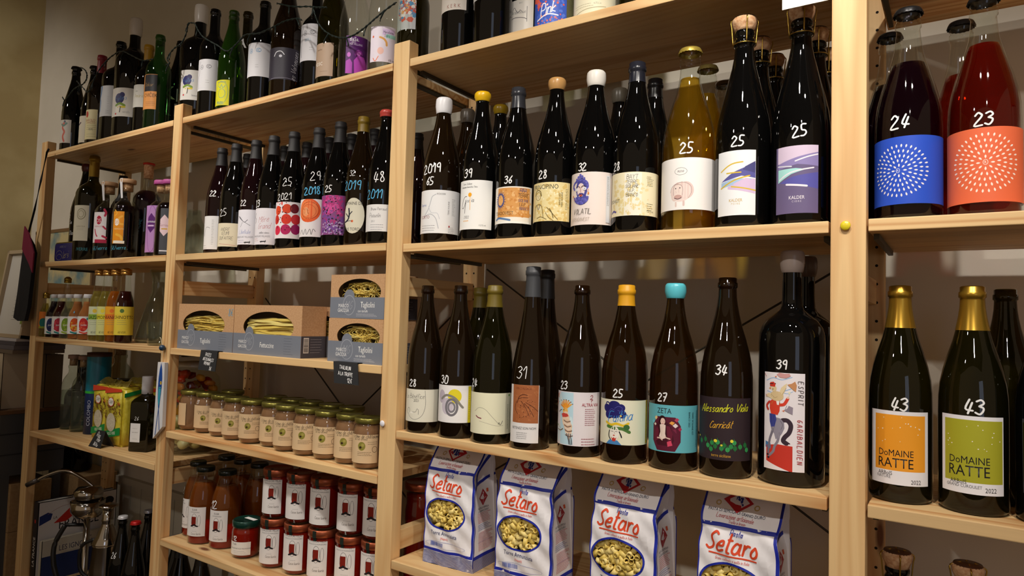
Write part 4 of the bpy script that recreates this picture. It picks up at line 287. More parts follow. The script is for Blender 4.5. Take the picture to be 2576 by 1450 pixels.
def mottled(name,h1,h2,scale,rough=.8,detail=4,stretch=(1,1,1),bump=.15,lo=.35,hi=.65):
    k=('m',name)
    if k in MC:return MC[k]
    m,nt,b=new_mat(name);tc=nt.nodes.new('ShaderNodeTexCoord');mp=nt.nodes.new('ShaderNodeMapping');mp.inputs['Scale'].default_value=stretch
    n=nt.nodes.new('ShaderNodeTexNoise');n.inputs['Scale'].default_value=scale;n.inputs['Detail'].default_value=detail
    cr=nt.nodes.new('ShaderNodeValToRGB');cr.color_ramp.elements[0].position=lo;cr.color_ramp.elements[1].position=hi;cr.color_ramp.elements[0].color=lin(h1);cr.color_ramp.elements[1].color=lin(h2)
    nt.links.new(tc.outputs['Object'],mp.inputs[0]);nt.links.new(mp.outputs[0],n.inputs['Vector']);nt.links.new(n.outputs['Fac'],cr.inputs[0]);nt.links.new(cr.outputs[0],b.inputs['Base Color'])
    b.inputs['Roughness'].default_value=rough
    if bump:
        bp=nt.nodes.new('ShaderNodeBump');bp.inputs['Strength'].default_value=bump;bp.inputs['Distance'].default_value=.003;nt.links.new(n.outputs['Fac'],bp.inputs['Height']);nt.links.new(bp.outputs['Normal'],b.inputs['Normal'])
    MC[k]=m;return m
def pine(axis,light='e8c38c',dark='cb935a'):
    k=('pine',axis,light)
    if k in MC:return MC[k]
    m,nt,b=new_mat('pine_wood');N=nt.nodes.new;L=nt.links.new
    tc=N('ShaderNodeTexCoord');oi=N('ShaderNodeObjectInfo');off=N('ShaderNodeVectorMath');off.operation='MULTIPLY_ADD'
    cmb=N('ShaderNodeCombineXYZ')
    for i in range(3): L(oi.outputs['Random'],cmb.inputs[i])
    off.inputs[1].default_value=(31,17,23);L(cmb.outputs[0],off.inputs[0]);L(tc.outputs['Object'],off.inputs[2])
    def mp(a,c):
        q=N('ShaderNodeMapping');s=[c,c,c];s['xyz'.index(axis)]=a;q.inputs['Scale'].default_value=s;L(off.outputs[0],q.inputs[0]);return q
    m1=mp(.9,16);n1=N('ShaderNodeTexNoise');n1.inputs['Scale'].default_value=1;n1.inputs['Detail'].default_value=1.5;n1.inputs['Roughness'].default_value=.4;L(m1.outputs[0],n1.inputs['Vector'])
    # rings
    mul=N('ShaderNodeMath');mul.operation='MULTIPLY';mul.inputs[1].default_value=9;L(n1.outputs['Fac'],mul.inputs[0])
    fr=N('ShaderNodeMath');fr.operation='PINGPONG';fr.inputs[1].default_value=.5;L(mul.outputs[0],fr.inputs[0])
    cr=N('ShaderNodeValToRGB');cr.color_ramp.elements[0].position=.02;cr.color_ramp.elements[0].color=lin(dark);cr.color_ramp.elements[1].position=.30;cr.color_ramp.elements[1].color=lin(light);L(fr.outputs[0],cr.inputs[0])
    # boards tone
    m3=mp(.25,5);n3=N('ShaderNodeTexNoise');n3.inputs['Scale'].default_value=1;L(m3.outputs[0],n3.inputs['Vector'])
    mx=N('ShaderNodeMix');mx.data_type='RGBA';mx.blend_type='MIX';mx.inputs[7].default_value=lin(light);L(cr.outputs[0],mx.inputs[6]);
    r3=N('ShaderNodeMapRange');r3.inputs[1].default_value=.4;r3.inputs[2].default_value=.62;r3.inputs[3].default_value=.0;r3.inputs[4].default_value=.75;L(n3.outputs['Fac'],r3.inputs[0]);L(r3.outputs[0],mx.inputs[0])
    # knots
    m2=N('ShaderNodeMapping');m2.inputs['Scale'].default_value={'x':(3.6,9,1.2),'y':(9,4,2),'z':(11,5,2.6)}[axis];L(off.outputs[0],m2.inputs[0]);v=N('ShaderNodeTexVoronoi');v.inputs['Scale'].default_value=1;v.inputs['Randomness'].default_value=1;L(m2.outputs[0],v.inputs['Vector'])
    kr=N('ShaderNodeValToRGB');kr.color_ramp.elements[0].position=.045;kr.color_ramp.elements[0].color=(1,1,1,1);kr.color_ramp.elements[1].position=.10;kr.color_ramp.elements[1].color=(0,0,0,1);L(v.outputs['Distance'],kr.inputs[0])
    sel=N('ShaderNodeMath');sel.operation='GREATER_THAN';sel.inputs[1].default_value=.45
    sp=N('ShaderNodeSeparateColor');L(v.outputs['Color'],sp.inputs[0]);L(sp.outputs[0],sel.inputs[0])
    km=N('ShaderNodeMath');km.operation='MULTIPLY';L(kr.outputs[0],km.inputs[0]);L(sel.outputs[0],km.inputs[1])
    m4=N('ShaderNodeMix');m4.data_type='RGBA';m4.inputs[7].default_value=lin('7a4a2c');L(km.outputs[0],m4.inputs[0]);L(mx.outputs[2],m4.inputs[6])
    # glued strips of slightly different tone
    if axis=='x':
        sx=N('ShaderNodeSeparateXYZ');L(off.outputs[0],sx.inputs[0]);ml=N('ShaderNodeMath');ml.operation='MULTIPLY';ml.inputs[1].default_value=17;L(sx.outputs[1],ml.inputs[0]);fl=N('ShaderNodeMath');fl.operation='FLOOR';L(ml.outputs[0],fl.inputs[0])
        wn=N('ShaderNodeTexWhiteNoise');wn.noise_dimensions='1D';L(fl.outputs[0],wn.inputs['W']);rr=N('ShaderNodeMapRange');rr.inputs[3].default_value=.82;rr.inputs[4].default_value=1.05;L(wn.outputs['Value'],rr.inputs[0])
        sc2=N('ShaderNodeVectorMath');sc2.operation='SCALE';L(m4.outputs[2],sc2.inputs[0]);L(rr.outputs[0],sc2.inputs[3]);strip=sc2.outputs[0]
    else: strip=m4.outputs[2]
    # fine fibre
    m5=mp(6,260);n5=N('ShaderNodeTexNoise');n5.inputs['Scale'].default_value=1;L(m5.outputs[0],n5.inputs['Vector'])
    r5=N('ShaderNodeMapRange');r5.inputs[3].default_value=.93;r5.inputs[4].default_value=1.06;L(n5.outputs['Fac'],r5.inputs[0])
    m6=N('ShaderNodeVectorMath');m6.operation='SCALE';L(strip,m6.inputs[0]);L(r5.outputs[0],m6.inputs[3])
    L(m6.outputs[0],b.inputs['Base Color']);b.inputs['Roughness'].default_value=.55
    MC[k]=m;return m
def glass(name,tint,opac,body,rough=.018,ior=1.48,trans=0):
    """thin see-through glass or liquid: tinted transparency, some body colour, fresnel gloss"""
    k=('g',name)
    if k in MC:return MC[k]
    m=bpy.data.materials.new(name);m.use_nodes=True;nt=m.node_tree;nt.nodes.clear();N=nt.nodes.new;L=nt.links.new
    out=N('ShaderNodeOutputMaterial');tr=N('ShaderNodeBsdfTransparent');tr.inputs[0].default_value=lin(tint)
    df=N('ShaderNodeBsdfDiffuse');df.inputs[0].default_value=lin(body)
    inner=df
    if trans:
        tl=N('ShaderNodeBsdfTranslucent');tl.inputs[0].default_value=lin(body);mt=N('ShaderNodeMixShader');mt.inputs[0].default_value=trans;L(df.outputs[0],mt.inputs[1]);L(tl.outputs[0],mt.inputs[2]);inner=mt
    mx=N('ShaderNodeMixShader');mx.inputs[0].default_value=opac;L(tr.outputs[0],mx.inputs[1]);L(inner.outputs[0],mx.inputs[2])
    gl=N('ShaderNodeBsdfGlossy');gl.inputs['Roughness'].default_value=rough;gl.inputs[0].default_value=(1,1,1,1)
    lw=N('ShaderNodeLayerWeight');lw.inputs[0].default_value=.5;pw=N('ShaderNodeMath');pw.operation='POWER';pw.inputs[1].default_value=4.5;L(lw.outputs['Facing'],pw.inputs[0])
    f0=((ior-1)/(ior+1))**2;fr=N('ShaderNodeMath');fr.operation='MULTIPLY_ADD';fr.inputs[1].default_value=.85;fr.inputs[2].default_value=f0;L(pw.outputs[0],fr.inputs[0])
    m2=N('ShaderNodeMixShader');L(fr.outputs[0],m2.inputs[0]);L(mx.outputs[0],m2.inputs[1]);L(gl.outputs[0],m2.inputs[2]);L(m2.outputs[0],out.inputs[0])
    MC[k]=m;return m
G={'black':glass('dark_wine_glass','20240c',.97,'070707'),
 'red':glass('dark_red_wine_glass','30080c',.95,'16070a'),
 'brown':glass('brown_wine_glass','8a5c20',.74,'1a1006'),
 'amber':glass('amber_wine_glass','b0762a',.60,'2c1c06',trans=.5),
 'olive':glass('olive_wine_glass','948a24',.58,'201e06',trans=.5),
 'green':glass('green_bottle_glass','8cc48a',.28,'1c4a20',trans=.5),
 'lime':glass('light_green_bottle_glass','7fae30',.50,'264a10',trans=.5),
 'clear':glass('clear_glass','f8faf6',.0,'e8eee8',ior=1.5),
 'thick':glass('thick_clear_glass','e4e8e0',.03,'a8b0a8',ior=1.42)}
LIQ={'gold':glass('golden_wine','f8e08a',.11,'d8a818',.05,1.12,.6),'purple':glass('purple_wine','4a0c2c',.62,'1c0210',.05,1.12,.5),'orange':glass('orange_red_wine','d84a20',.50,'7a1404',.05,1.12,.6),
 'oil':glass('olive_oil','a08a1c',.55,'6a5a0c',.05,1.12,.5),'water':glass('clear_spirit','e6ece6',.03,'d8e0da',.05,1.12),'berry':glass('dark_berry_drink','2a0818',.92,'120410',.05,1.12),'cherry':glass('dark_cherry_drink','5a1010',.85,'3a0808',.05,1.12),
 'lemon':glass('lemon_soda','e6dc9a',.35,'c8b850',.05,1.12,.6),'aran':glass('orange_soda','e8a040',.6,'d07818',.05,1.12,.6),'cola':glass('dark_red_soda','5a1408',.85,'360a04',.05,1.12,.3),'puree':glass('fruit_puree','c8824a',.93,'a8683a',.1,1.12),'paleliq':glass('pale_cloudy_drink','d8d8c0',.12,'c8c8a8',.05,1.12),
 'vermred':glass('dark_vermouth','2a0c10',.95,'0c0406',.05,1.12)}
PRICEMAT={'w':plain('f2f2f2',.6),'b':plain('58b8e6',.6),'W':plain('e8e8e8',.5)}
# ---------------------------------------------------------------- mesh helpers
def link(o,parent=None):
    COL.objects.link(o)
    if parent: o.parent=parent
    return o
def root(name,loc,label,cat,group=None,rot=0):
    o=bpy.data.objects.new(name,None);COL.objects.link(o);o.location=loc;o.rotation_euler=(0,0,rot);o.empty_display_size=.02
    o['label']=label;o['category']=cat
    if group:o['group']=group
    return o
def tag(o,label,cat,group=None):
    o['label']=label;o['category']=cat
    if group:o['group']=group
    return o
def struct(o): o['kind']='structure';return o
def mesh(name,vs,fs,mats,parent=None,mi=None,smooth=False,loc=None):
    me=bpy.data.meshes.new(name);me.from_pydata([tuple(v) for v in vs],[],fs)
    for m in (mats if isinstance(mats,(list,tuple)) else [mats]): me.materials.append(m)
    if mi:
        for p,i in zip(me.polygons,mi): p.material_index=i
    if smooth:
        for p in me.polygons:p.use_smooth=True
    me.update();o=bpy.data.objects.new(name,me);link(o,parent)
    if loc:o.location=loc
    return o
class MB:
    def __init__(s): s.v=[];s.f=[];s.m=[];s.mats=[];s.sm=[]
    def _mi(s,mat):
        if mat not in s.mats:s.mats.append(mat)
        return s.mats.index(mat)
    def add(s,vs,fs,mat,sm=False):
        b=len(s.v);s.v+=[tuple(v) for v in vs];i=s._mi(mat)
        for f in fs: s.f.append([b+k for k in f]);s.m.append(i);s.sm.append(sm)
    def box(s,x0,x1,y0,y1,z0,z1,mat,bev=0):
        if bev<=0:
            s.add([(x0,y0,z0),(x1,y0,z0),(x1,y1,z0),(x0,y1,z0),(x0,y0,z1),(x1,y0,z1),(x1,y1,z1),(x0,y1,z1)],[(3,2,1,0),(4,5,6,7),(0,1,5,4),(1,2,6,5),(2,3,7,6),(3,0,4,7)],mat);return
        bm=bmesh.new();bmesh.ops.create_cube(bm,size=1)
        for v in bm.verts: v.co=Vector(((x0+x1)/2+v.co.x*(x1-x0),(y0+y1)/2+v.co.y*(y1-y0),(z0+z1)/2+v.co.z*(z1-z0)))
        bmesh.ops.bevel(bm,geom=list(bm.edges),offset=bev,segments=2,profile=.6,affect='EDGES');s.bm(bm,mat)
    def bm(s,bm,mat,M=None,sm=False):
        bm.verts.index_update();s.add([(M@v.co if M else v.co) for v in bm.verts],[[v.index for v in f.verts] for f in bm.faces],mat,sm);bm.free()
    def lathe(s,prof,mat,seg=32,c=(0,0,0),sm=True,cap0=True,cap1=True,sx=1,sy=1):
        vs=[];fs=[];n=len(prof)
        for r,z in prof:
            for k in range(seg):
                a=2*PI*k/seg;vs.append((c[0]+sx*r*math.cos(a),c[1]+sy*r*math.sin(a),c[2]+z))
        for i in range(n-1):
            for k in range(seg):
                k2=(k+1)%seg;fs.append((i*seg+k,i*seg+k2,(i+1)*seg+k2,(i+1)*seg+k))
        if cap0: fs.append(tuple(range(seg-1,-1,-1)))
        if cap1: fs.append(tuple((n-1)*seg+k for k in range(seg)))
        s.add(vs,fs,mat,sm)
    def tube(s,pts,r,mat,seg=8,sm=True):
        pts=[Vector(p) for p in pts];vs=[];fs=[];up=Vector((0,0,1))
        for i,p in enumerate(pts):
            d=(pts[min(i+1,len(pts)-1)]-pts[max(i-1,0)]).normalized();a=d.cross(up if abs(d.z)<.95 else Vector((1,0,0))).normalized();b=a.cross(d)
            rr=r[i] if isinstance(r,(list,tuple)) else r
            for k in range(seg): t=2*PI*k/seg;vs.append(p+a*math.cos(t)*rr+b*math.sin(t)*rr)
        for i in range(len(pts)-1):
            for k in range(seg): k2=(k+1)%seg;fs.append((i*seg+k,i*seg+k2,(i+1)*seg+k2,(i+1)*seg+k))
        fs.append(tuple(range(seg-1,-1,-1)));fs.append(tuple((len(pts)-1)*seg+k for k in range(seg)));s.add(vs,fs,mat,sm)
    def cyl(s,p,q,r,mat,seg=12): s.tube([p,q],r,mat,seg,False)
    def build(s,name,parent=None,loc=None):
        me=bpy.data.meshes.new(name);me.from_pydata(s.v,[],s.f)
        for m in s.mats:me.materials.append(m)
        for p,i,q in zip(me.polygons,s.m,s.sm):p.material_index=i;p.use_smooth=q
        me.update();o=bpy.data.objects.new(name,me);link(o,parent)
        if loc:o.location=loc
        return o
def spline(pts,n=5):
    if len(pts)<3:return pts
    out=[]
    for i in range(len(pts)-1):
        p0=pts[max(i-1,0)];p1=pts[i];p2=pts[i+1];p3=pts[min(i+2,len(pts)-1)]
        for k in range(n):
            t=k/n;out.append(tuple(.5*((2*b)+(c-a)*t+(2*a-5*b+4*c-d)*t*t+(-a+3*b-3*c+d)*t**3) for a,b,c,d in zip(p0,p1,p2,p3)))
    out.append(pts[-1]);return out
# ---------------------------------------------------------------- lettering
FONT={'0':'39 15 11 40 62 67 49 29','1':'06 39 30','2':'07 29 48 57 45 00 60','3':'08 39 57 25/25 54 52 30 01','4':'39 13 62/57 30','5':'59 19 15 44 52 30 00','6':'59 25 12 30 52 44 13','7':'09 59 20/15 45','8':'35 17 29 48 35 12 20 40 52 35','9':'55 25 17 39 58 50','€':'58 39 15 12 30 51/05 45/03 43','/':'00 49','.':'20 21','-':'04 44',',':'21 10','%':'08 18/00 69/51 61','!':'22 29',
'A':'00 39 60/13 53','B':'00 09 48 56 05/05 54 51 00','C':'58 39 15 12 30 51','D':'00 09 39 56 53 30 00','E':'59 09 00 50/05 45','F':'59 09 00/05 45','G':'58 39 15 12 30 52 54 34','H':'09 00/59 50/05 55','I':'09 00','J':'49 41 20 02','K':'09 00/59 04 50','L':'09 00 50','M':'00 09 34 69 60','N':'00 09 50 59','O':'39 16 13 30 53 56 39','P':'00 09 49 56 44 04','Q':'39 16 13 30 53 56 39/32 60','R':'00 09 49 56 44 04/24 60','S':'58 39 17 25 43 41 20 01','T':'09 69/39 30','U':'09 02 20 40 52 59','V':'09 30 69','W':'09 10 36 50 69','X':'09 60/00 69','Y':'09 35 69/35 30','Z':'09 59 00 50',
'a':'54 25 03 01 20 41 55/55 51 60','b':'09 00/03 25 44 41 20 01','c':'54 25 03 01 20 51','d':'54 25 03 01 20 51/59 50','e':'03 43 45 25 03 01 20 51','f':'48 29 17 10/05 35','g':'54 25 03 01 20 51/55 50','h':'09 00/03 25 44 40','i':'05 00/07 08','j':'15 10/17 18','k':'09 00/45 02 50','l':'09 01 10','m':'00 05/03 25 30/33 45 54 60','n':'00 05/03 25 44 40','o':'25 03 01 20 41 43 25','p':'05 00/04 35 43 21 01','q':'54 25 03 01 20 51/55 50','r':'00 05/03 25 45','s':'54 25 13 42 40 10','t':'19 11 30/06 36','u':'05 01 20 41 45/45 40 50','v':'05 20 45','w':'05 10 24 40 55','x':'05 50/00 55','y':'05 22/55 20','z':'05 55 00 50'}
ACC={'é':('e','26 48'),'è':('e','16 08/48 27'),'É':('E','29 49'),'Â':('A','29 39 49'),'â':('a','26 38 46'),'à':('a','28 46'),'À':('A','19 39'),'á':('a','26 48'),'Č':('C','29 39'),'Š':('S','39 49'),'ü':('u','17 18/37 38')}
def hand(txt,size):
    """stroke lettering -> list of smoothed polylines (size = capital height) and width"""
    x=0;out=[]
    for ch in txt:
        if ch==' ': x+=.35;continue
        g=ACC[ch][0] if ch in ACC else ch
        d=FONT.get(g,FONT.get(g.upper(),'09 00'))
        if ch in ACC: d+='/'+ACC[ch][1]
        mxx=0;kx=.66 if g.islower() else .84
        for st in d.split('/'):
            p=[(int(c[0])/9,int(c[1])/9) for c in st.split()];mxx=max(mxx,max(a for a,b in p));out.append([(x+a*kx,b) for a,b in p])
        x+=mxx*kx+(.15 if g.islower() else .17)
    w=x-.15
    return [spline([((a-w/2)*size*.95,(b-.5)*size) for a,b in s],4) for s in out],w*size
TC={}
def typed(txt):
    if txt in TC:return TC[txt]
    cu=bpy.data.curves.new('t','FONT');cu.body=txt;cu.resolution_u=2;cu.size=1
    ob=bpy.data.objects.new('t',cu);dg=bpy.context.evaluated_depsgraph_get()
    me=bpy.data.meshes.new_from_object(ob)
    vs=[(v.co.x,v.co.y) for v in me.vertices];fs=[list(p.vertices) for p in me.polygons]
    bpy.data.objects.remove(ob);bpy.data.curves.remove(cu);bpy.data.meshes.remove(me)
    xs=[v[0] for v in vs] or [0,1]
    c=(min(xs)+max(xs))/2;TC[txt]=([(a-c,b-.35) for a,b in vs],fs,max(xs)-min(xs));return TC[txt]
class Art:
    """flat artwork in metres, later wrapped on a surface; every op lies a hair above the last"""
    def __init__(s,base=None,rect=None,off=.0002):
        s.bm=bmesh.new();s.mats=[];s.n=0;s.off=off;s.step=.000013
        if base: s.rect((rect[0]+rect[1])/2,(rect[2]+rect[3])/2,rect[1]-rect[0],rect[3]-rect[2],base)
    def mi(s,c):
        m=c if not isinstance(c,str) else paper(c)
        if m not in s.mats:s.mats.append(m)
        return s.mats.index(m)
    def raw(s,vs,fs,c,up=True):
        i=s.mi(c);h=s.off+s.n*s.step
        if up:s.n+=1
        V=[s.bm.verts.new((a,b,h)) for a,b in vs]
        for f in fs:
            try:
                F=s.bm.faces.new([V[k] for k in f]);F.material_index=i
            except Exception: pass
    def poly(s,pts,c,up=True): 
        h=s.off+s.n*s.step
        if up:s.n+=1
        V=[s.bm.verts.new((a,b,h)) for a,b in pts]
        try:
            F=s.bm.faces.new(V);F.material_index=s.mi(c)
            if len(V)>4: bmesh.ops.triangulate(s.bm,faces=[F])
        except Exception: pass
    def rect(s,x,y,w,h,c,rot=0):
        ca,sa=math.cos(rot),math.sin(rot);s.poly([(x+a*ca-b*sa,y+a*sa+b*ca) for a,b in ((-w/2,-h/2),(w/2,-h/2),(w/2,h/2),(-w/2,h/2))],c)
    def ell(s,x,y,w,h,c,n=24): s.poly([(x+w/2*math.cos(2*PI*i/n),y+h/2*math.sin(2*PI*i/n)) for i in range(n)],c)
    def ring(s,x,y,w,h,t,c,n=32):
        vs=[];fs=[]
        for i in range(n):
            a=2*PI*i/n;vs+=[(x+w/2*math.cos(a),y+h/2*math.sin(a)),(x+(w/2-t)*math.cos(a),y+(h/2-t)*math.sin(a))]
            j=(i+1)%n;fs.append((2*i,2*j,2*j+1,2*i+1))
        s.raw(vs,fs,c)
    def line(s,pts,t,c,up=True,sm=True):
        if sm: pts=spline(pts,4)
        vs=[];fs=[];n=len(pts)
        if n<2:return
        for i,(a,b) in enumerate(pts):
            p=pts[max(i-1,0)];q=pts[min(i+1,n-1)];dx,dy=q[0]-p[0],q[1]-p[1];l=math.hypot(dx,dy) or 1;nx,ny=-dy/l*t/2,dx/l*t/2
            vs+=[(a+nx,b+ny),(a-nx,b-ny)]
            if i:fs.append((2*i-2,2*i-1,2*i+1,2*i))
        for e in (0,n-1):
            b0=len(vs);a,b=pts[e];vs+=[(a+t/2*math.cos(PI*k/3),b+t/2*math.sin(PI*k/3)) for k in range(6)];fs.append(tuple(b0+k for k in range(6)))
        s.raw(vs,fs,c,up)
    def text(s,t,x,y,size,c,rot=0,squash=1,slant=0):
        vs,fs,w=typed(t);ca,sa=math.cos(math.radians(rot)),math.sin(math.radians(rot));k=size/.72
        P=[((a*squash+b*slant)*k,b*k) for a,b in vs];s.raw([(x+a*ca-b*sa,y+a*sa+b*ca) for a,b in P],fs,c)
    def hand(s,t,x,y,size,c,th=.8,rot=0,slant=.12):
        ca,sa=math.cos(math.radians(rot)),math.sin(math.radians(rot))
        for st in hand(t,size)[0]: s.line([(x+(a+b*slant)*ca-b*sa,y+(a+b*slant)*sa+b*ca) for a,b in st],th,c,up=False,sm=False)
        s.n+=1
    def dots(s,x,y,n,w,h,size,c,seed=1):
        rd=random.Random(hash((round(x,4),round(y,4),n))%9999)
        for _ in range(n):
            while True:
                u,v=rd.uniform(-1,1),rd.uniform(-1,1)
                if abs(u)<=1 and abs(v)<=1:break
            r=size*rd.uniform(.35,.65);k=rd.uniform(0,1);m=6
            s.poly([(x+u*w/2+r*rd.uniform(.7,1.3)*math.cos(2*PI*i/m+k),y+v*h/2+r*rd.uniform(.7,1.3)*math.sin(2*PI*i/m+k)) for i in range(m)],c,up=False)
        s.n+=1
    def small(s,x,y,w,h,n,c):
        """rows of print too small to read"""
        rd=random.Random(int(abs(x*9e4)+abs(y*7e4)))
        if n==1: rows=[y]
        else: rows=[y+h/2-h*i/(n-1) for i in range(n)]
        th=min(h/max(n,1)*.38 if n>1 else h*.3,.0009)
        for yy in rows:
            u=x-w/2;e=x+w/2-rd.random()*w*.25
            while u<e:
                l=rd.uniform(.0012,.0045);l=min(l,e-u);s.poly([(u,yy-th/2),(u+l,yy-th/2),(u+l,yy+th/2),(u,yy+th/2)],c,up=False);u+=l+.0007
        s.n+=1
    def barcode(s,x,y,w,h,c,rot=False):
        rd=random.Random(5);u=0;L=h if rot else w
        while u<L-.0006:
            l=rd.choice([.0005,.0009,.0013])
            if rot:s.poly([(x-w/2,y-h/2+u),(x+w/2,y-h/2+u),(x+w/2,y-h/2+u+l),(x-w/2,y-h/2+u+l)],c,up=False)
            else:s.poly([(x-w/2+u,y-h/2),(x-w/2+u+l,y-h/2),(x-w/2+u+l,y+h/2),(x-w/2+u,y+h/2)],c,up=False)
            u+=l+rd.choice([.0005,.0008])
        s.n+=1
    def clip(s,u0,u1,v0,v1):
        for co,no in (((u0,0,0),(-1,0,0)),((u1,0,0),(1,0,0)),((0,v0,0),(0,-1,0)),((0,v1,0),(0,1,0))):
            bmesh.ops.bisect_plane(s.bm,geom=list(s.bm.verts)+list(s.bm.edges)+list(s.bm.faces),plane_co=co,plane_no=no,clear_outer=True)
    def cut(s,d,vd=None):
        xs=[v.co.x for v in s.bm.verts]
        if not xs:return
        u=math.floor(min(xs)/d)*d
        while u<max(xs):
            u+=d;bmesh.ops.bisect_plane(s.bm,geom=list(s.bm.verts)+list(s.bm.edges)+list(s.bm.faces),plane_co=(u,0,0),plane_no=(1,0,0))
        if vd:
            ys=[v.co.y for v in s.bm.verts];u=math.floor(min(ys)/vd)*vd
            while u<max(ys):
                u+=vd;bmesh.ops.bisect_plane(s.bm,geom=list(s.bm.verts)+list(s.bm.edges)+list(s.bm.faces),plane_co=(0,u,0),plane_no=(0,1,0))
    def build(s,name,fn,parent=None):
        s.bm.verts.index_update()
        vs=[fn(v.co.x,v.co.y,v.co.z) for v in s.bm.verts];fs=[[v.index for v in f.verts] for f in s.bm.faces];mi=[f.material_index for f in s.bm.faces];s.bm.free()
        if not fs:return None
        return mesh(name,vs,fs,s.mats,parent,mi,smooth=True)
def draw(A,ops,U):
    """ops use (percent of half width, mm above base, mm sizes); U maps percent to metres"""
    for o in ops:
        c=o[0]
        if c in 'TH':
            x,y,sz=U(o[2]),o[3]/1000,o[4]/1000
            if c=='T': A.text(o[1],x,y,sz,o[5],o[6] if len(o)>6 else 0,.82)
            else: A.hand(o[1],x,y,sz,o[5],max(.00035,(o[6] if len(o)>6 else 1)*.00062*1.0),o[7] if len(o)>7 else 0,o[8] if len(o)>8 else .12)
        else:
            x,y=U(o[1]),o[2]/1000;m=.001
            if c=='R':A.rect(x,y,o[3]*m,o[4]*m,o[5])
            elif c=='E':A.ell(x,y,o[3]*m,o[4]*m,o[5])
            elif c=='O':A.ring(x,y,o[3]*m,o[4]*m,max(o[5]*m,.0004),o[6])
            elif c=='L':A.line([(x+a*m,y+b*m) for a,b in o[3]],max(o[4]*m,.0004),o[5])
            elif c=='P':A.poly([(x+a*m,y+b*m) for a,b in o[3]],o[4])
            elif c=='D':A.dots(x,y,o[3],o[4]*m,o[5]*m,o[6]*m,o[7])
            elif c=='X':A.small(x,y,o[3]*m,o[4]*m,o[5],o[6])
            elif c=='Q':
                R=o[3]*m
                for ring,(rr,cnt) in enumerate([(.2,8),(.38,16),(.56,24),(.75,30),(.95,36)]):
                    for i in range(cnt):
                        a=2*PI*i/cnt+ring*.11;ca,sa=math.cos(a),math.sin(a);rx=rr*R
                        A.poly([(x+rx*ca+u*ca-v*sa,y+rx*sa+u*sa+v*ca) for u,v in ((-.0026,0),(-.0005,.0011),(.0013,.001),(.0025,0),(.0013,-.001),(-.0005,-.0011))],o[4],up=False)
                A.n+=1
# ---------------------------------------------------------------- bottle shapes: (radius/R, height/H)
PROF={
'burg':[(.80,0),(.93,.004),(1,.02),(1,.42),(.99,.50),(.95,.56),(.86,.62),(.72,.69),(.58,.75),(.47,.81),(.40,.86),(.36,.90),(.345,.935),(.345,.945),(.385,.95),(.385,.972),(.35,.976),(.35,.996),(.31,1)],
'bord':[(.80,0),(.93,.004),(1,.02),(1,.58),(.985,.625),(.93,.66),(.80,.695),(.62,.725),(.47,.75),(.40,.775),(.37,.80),(.355,.93),(.355,.945),(.40,.95),(.40,.975),(.37,.98),(.37,.996),(.33,1)],
'mag':[(.80,0),(.93,.004),(1,.02),(1,.60),(.985,.64),(.92,.67),(.78,.70),(.56,.725),(.38,.745),(.32,.765),(.30,.80),(.29,.93),(.29,.945),(.33,.95),(.33,.975),(.30,.98),(.30,.996),(.27,1)],
'alsace':[(.80,0),(.93,.004),(1,.015),(1,.34),(.98,.40),(.90,.47),(.79,.54),(.67,.61),(.56,.68),(.47,.75),(.41,.82),(.37,.89),(.355,.94),(.355,.95),(.39,.955),(.39,.978),(.36,.98),(.36,.997),(.32,1)],
'champ':[(.82,0),(.95,.004),(1,.02),(1,.40),(.985,.47),(.93,.54),(.82,.61),(.68,.68),(.55,.75),(.44,.81),(.37,.86),(.345,.90),(.34,.915),(.385,.92),(.385,.945),(.35,.95),(.34,.965),(.375,.97),(.375,.985),(.33,1)],
'cid':[(.82,0),(.95,.004),(1,.02),(1,.43),(.98,.50),(.92,.56),(.80,.63),(.65,.70),(.52,.76),(.43,.81),(.385,.86),(.36,.90),(.355,.915),(.395,.92),(.395,.945),(.36,.95),(.35,.965),(.375,.97),(.375,.985),(.33,1)],
'spirit':[(.85,0),(.96,.006),(1,.02),(1,.60),(.97,.66),(.86,.71),(.66,.75),(.50,.775),(.46,.79),(.46,.86),(.52,.865),(.52,.89),(.46,.90),(.44,1)],
'soda':[(.82,0),(.95,.005),(1,.025),(1,.53),(.97,.58),(.88,.63),(.74,.68),(.62,.74),(.55,.80),(.50,.87),(.47,.93),(.47,.96),(.44,1)],
'elisir':[(.82,0),(.95,.005),(1,.025),(1,.52),(.97,.60),(.90,.68),(.78,.76),(.65,.83),(.56,.89),(.53,.93),(.56,.95),(.56,.985),(.52,1)],
'gin':[(.85,0),(.97,.006),(1,.03),(1,.58),(.97,.64),(.86,.70),(.66,.75),(.46,.79),(.40,.81),(.40,.86),(.46,.87),(.46,.90),(.40,.91),(.38,1)]}
def prof_r(kind,R,H,z):
    P=PROF[kind];t=z/H
    for (a,b),(c,d) in zip(P,P[1:]):
        if b<=t<=d: return R*(a+(c-a)*((t-b)/(d-b) if d>b else 0))
    return R*P[-1][0]
def slice_prof(kind,R,H,t0,t1,add=0):
    P=PROF[kind];out=[(prof_r(kind,R,H,t0*H)+add,t0*H)]
    for a,b in P:
        if t0<b<t1: out.append((a*R+add,b*H))
    out.append((prof_r(kind,R,H,t1*H-1e-6)+add,t1*H));return out
def camphi(x,y): return math.atan2(CAM[0]-x,y-CAM[1])
def wrap(phi,rf):
    def f(u,v,h):
        r=rf(v);R0=f.R;a=phi+u/R0;return ((r+h)*math.sin(a),-(r+h)*math.cos(a),v)
    return f
CORK=mottled('cork','b8845a','d8b088',160,.8,2,(1,1,1),.3)
WIRE=plain('c8a850',.3,1)
GOLDF=plain('b8922c',.3,.9)
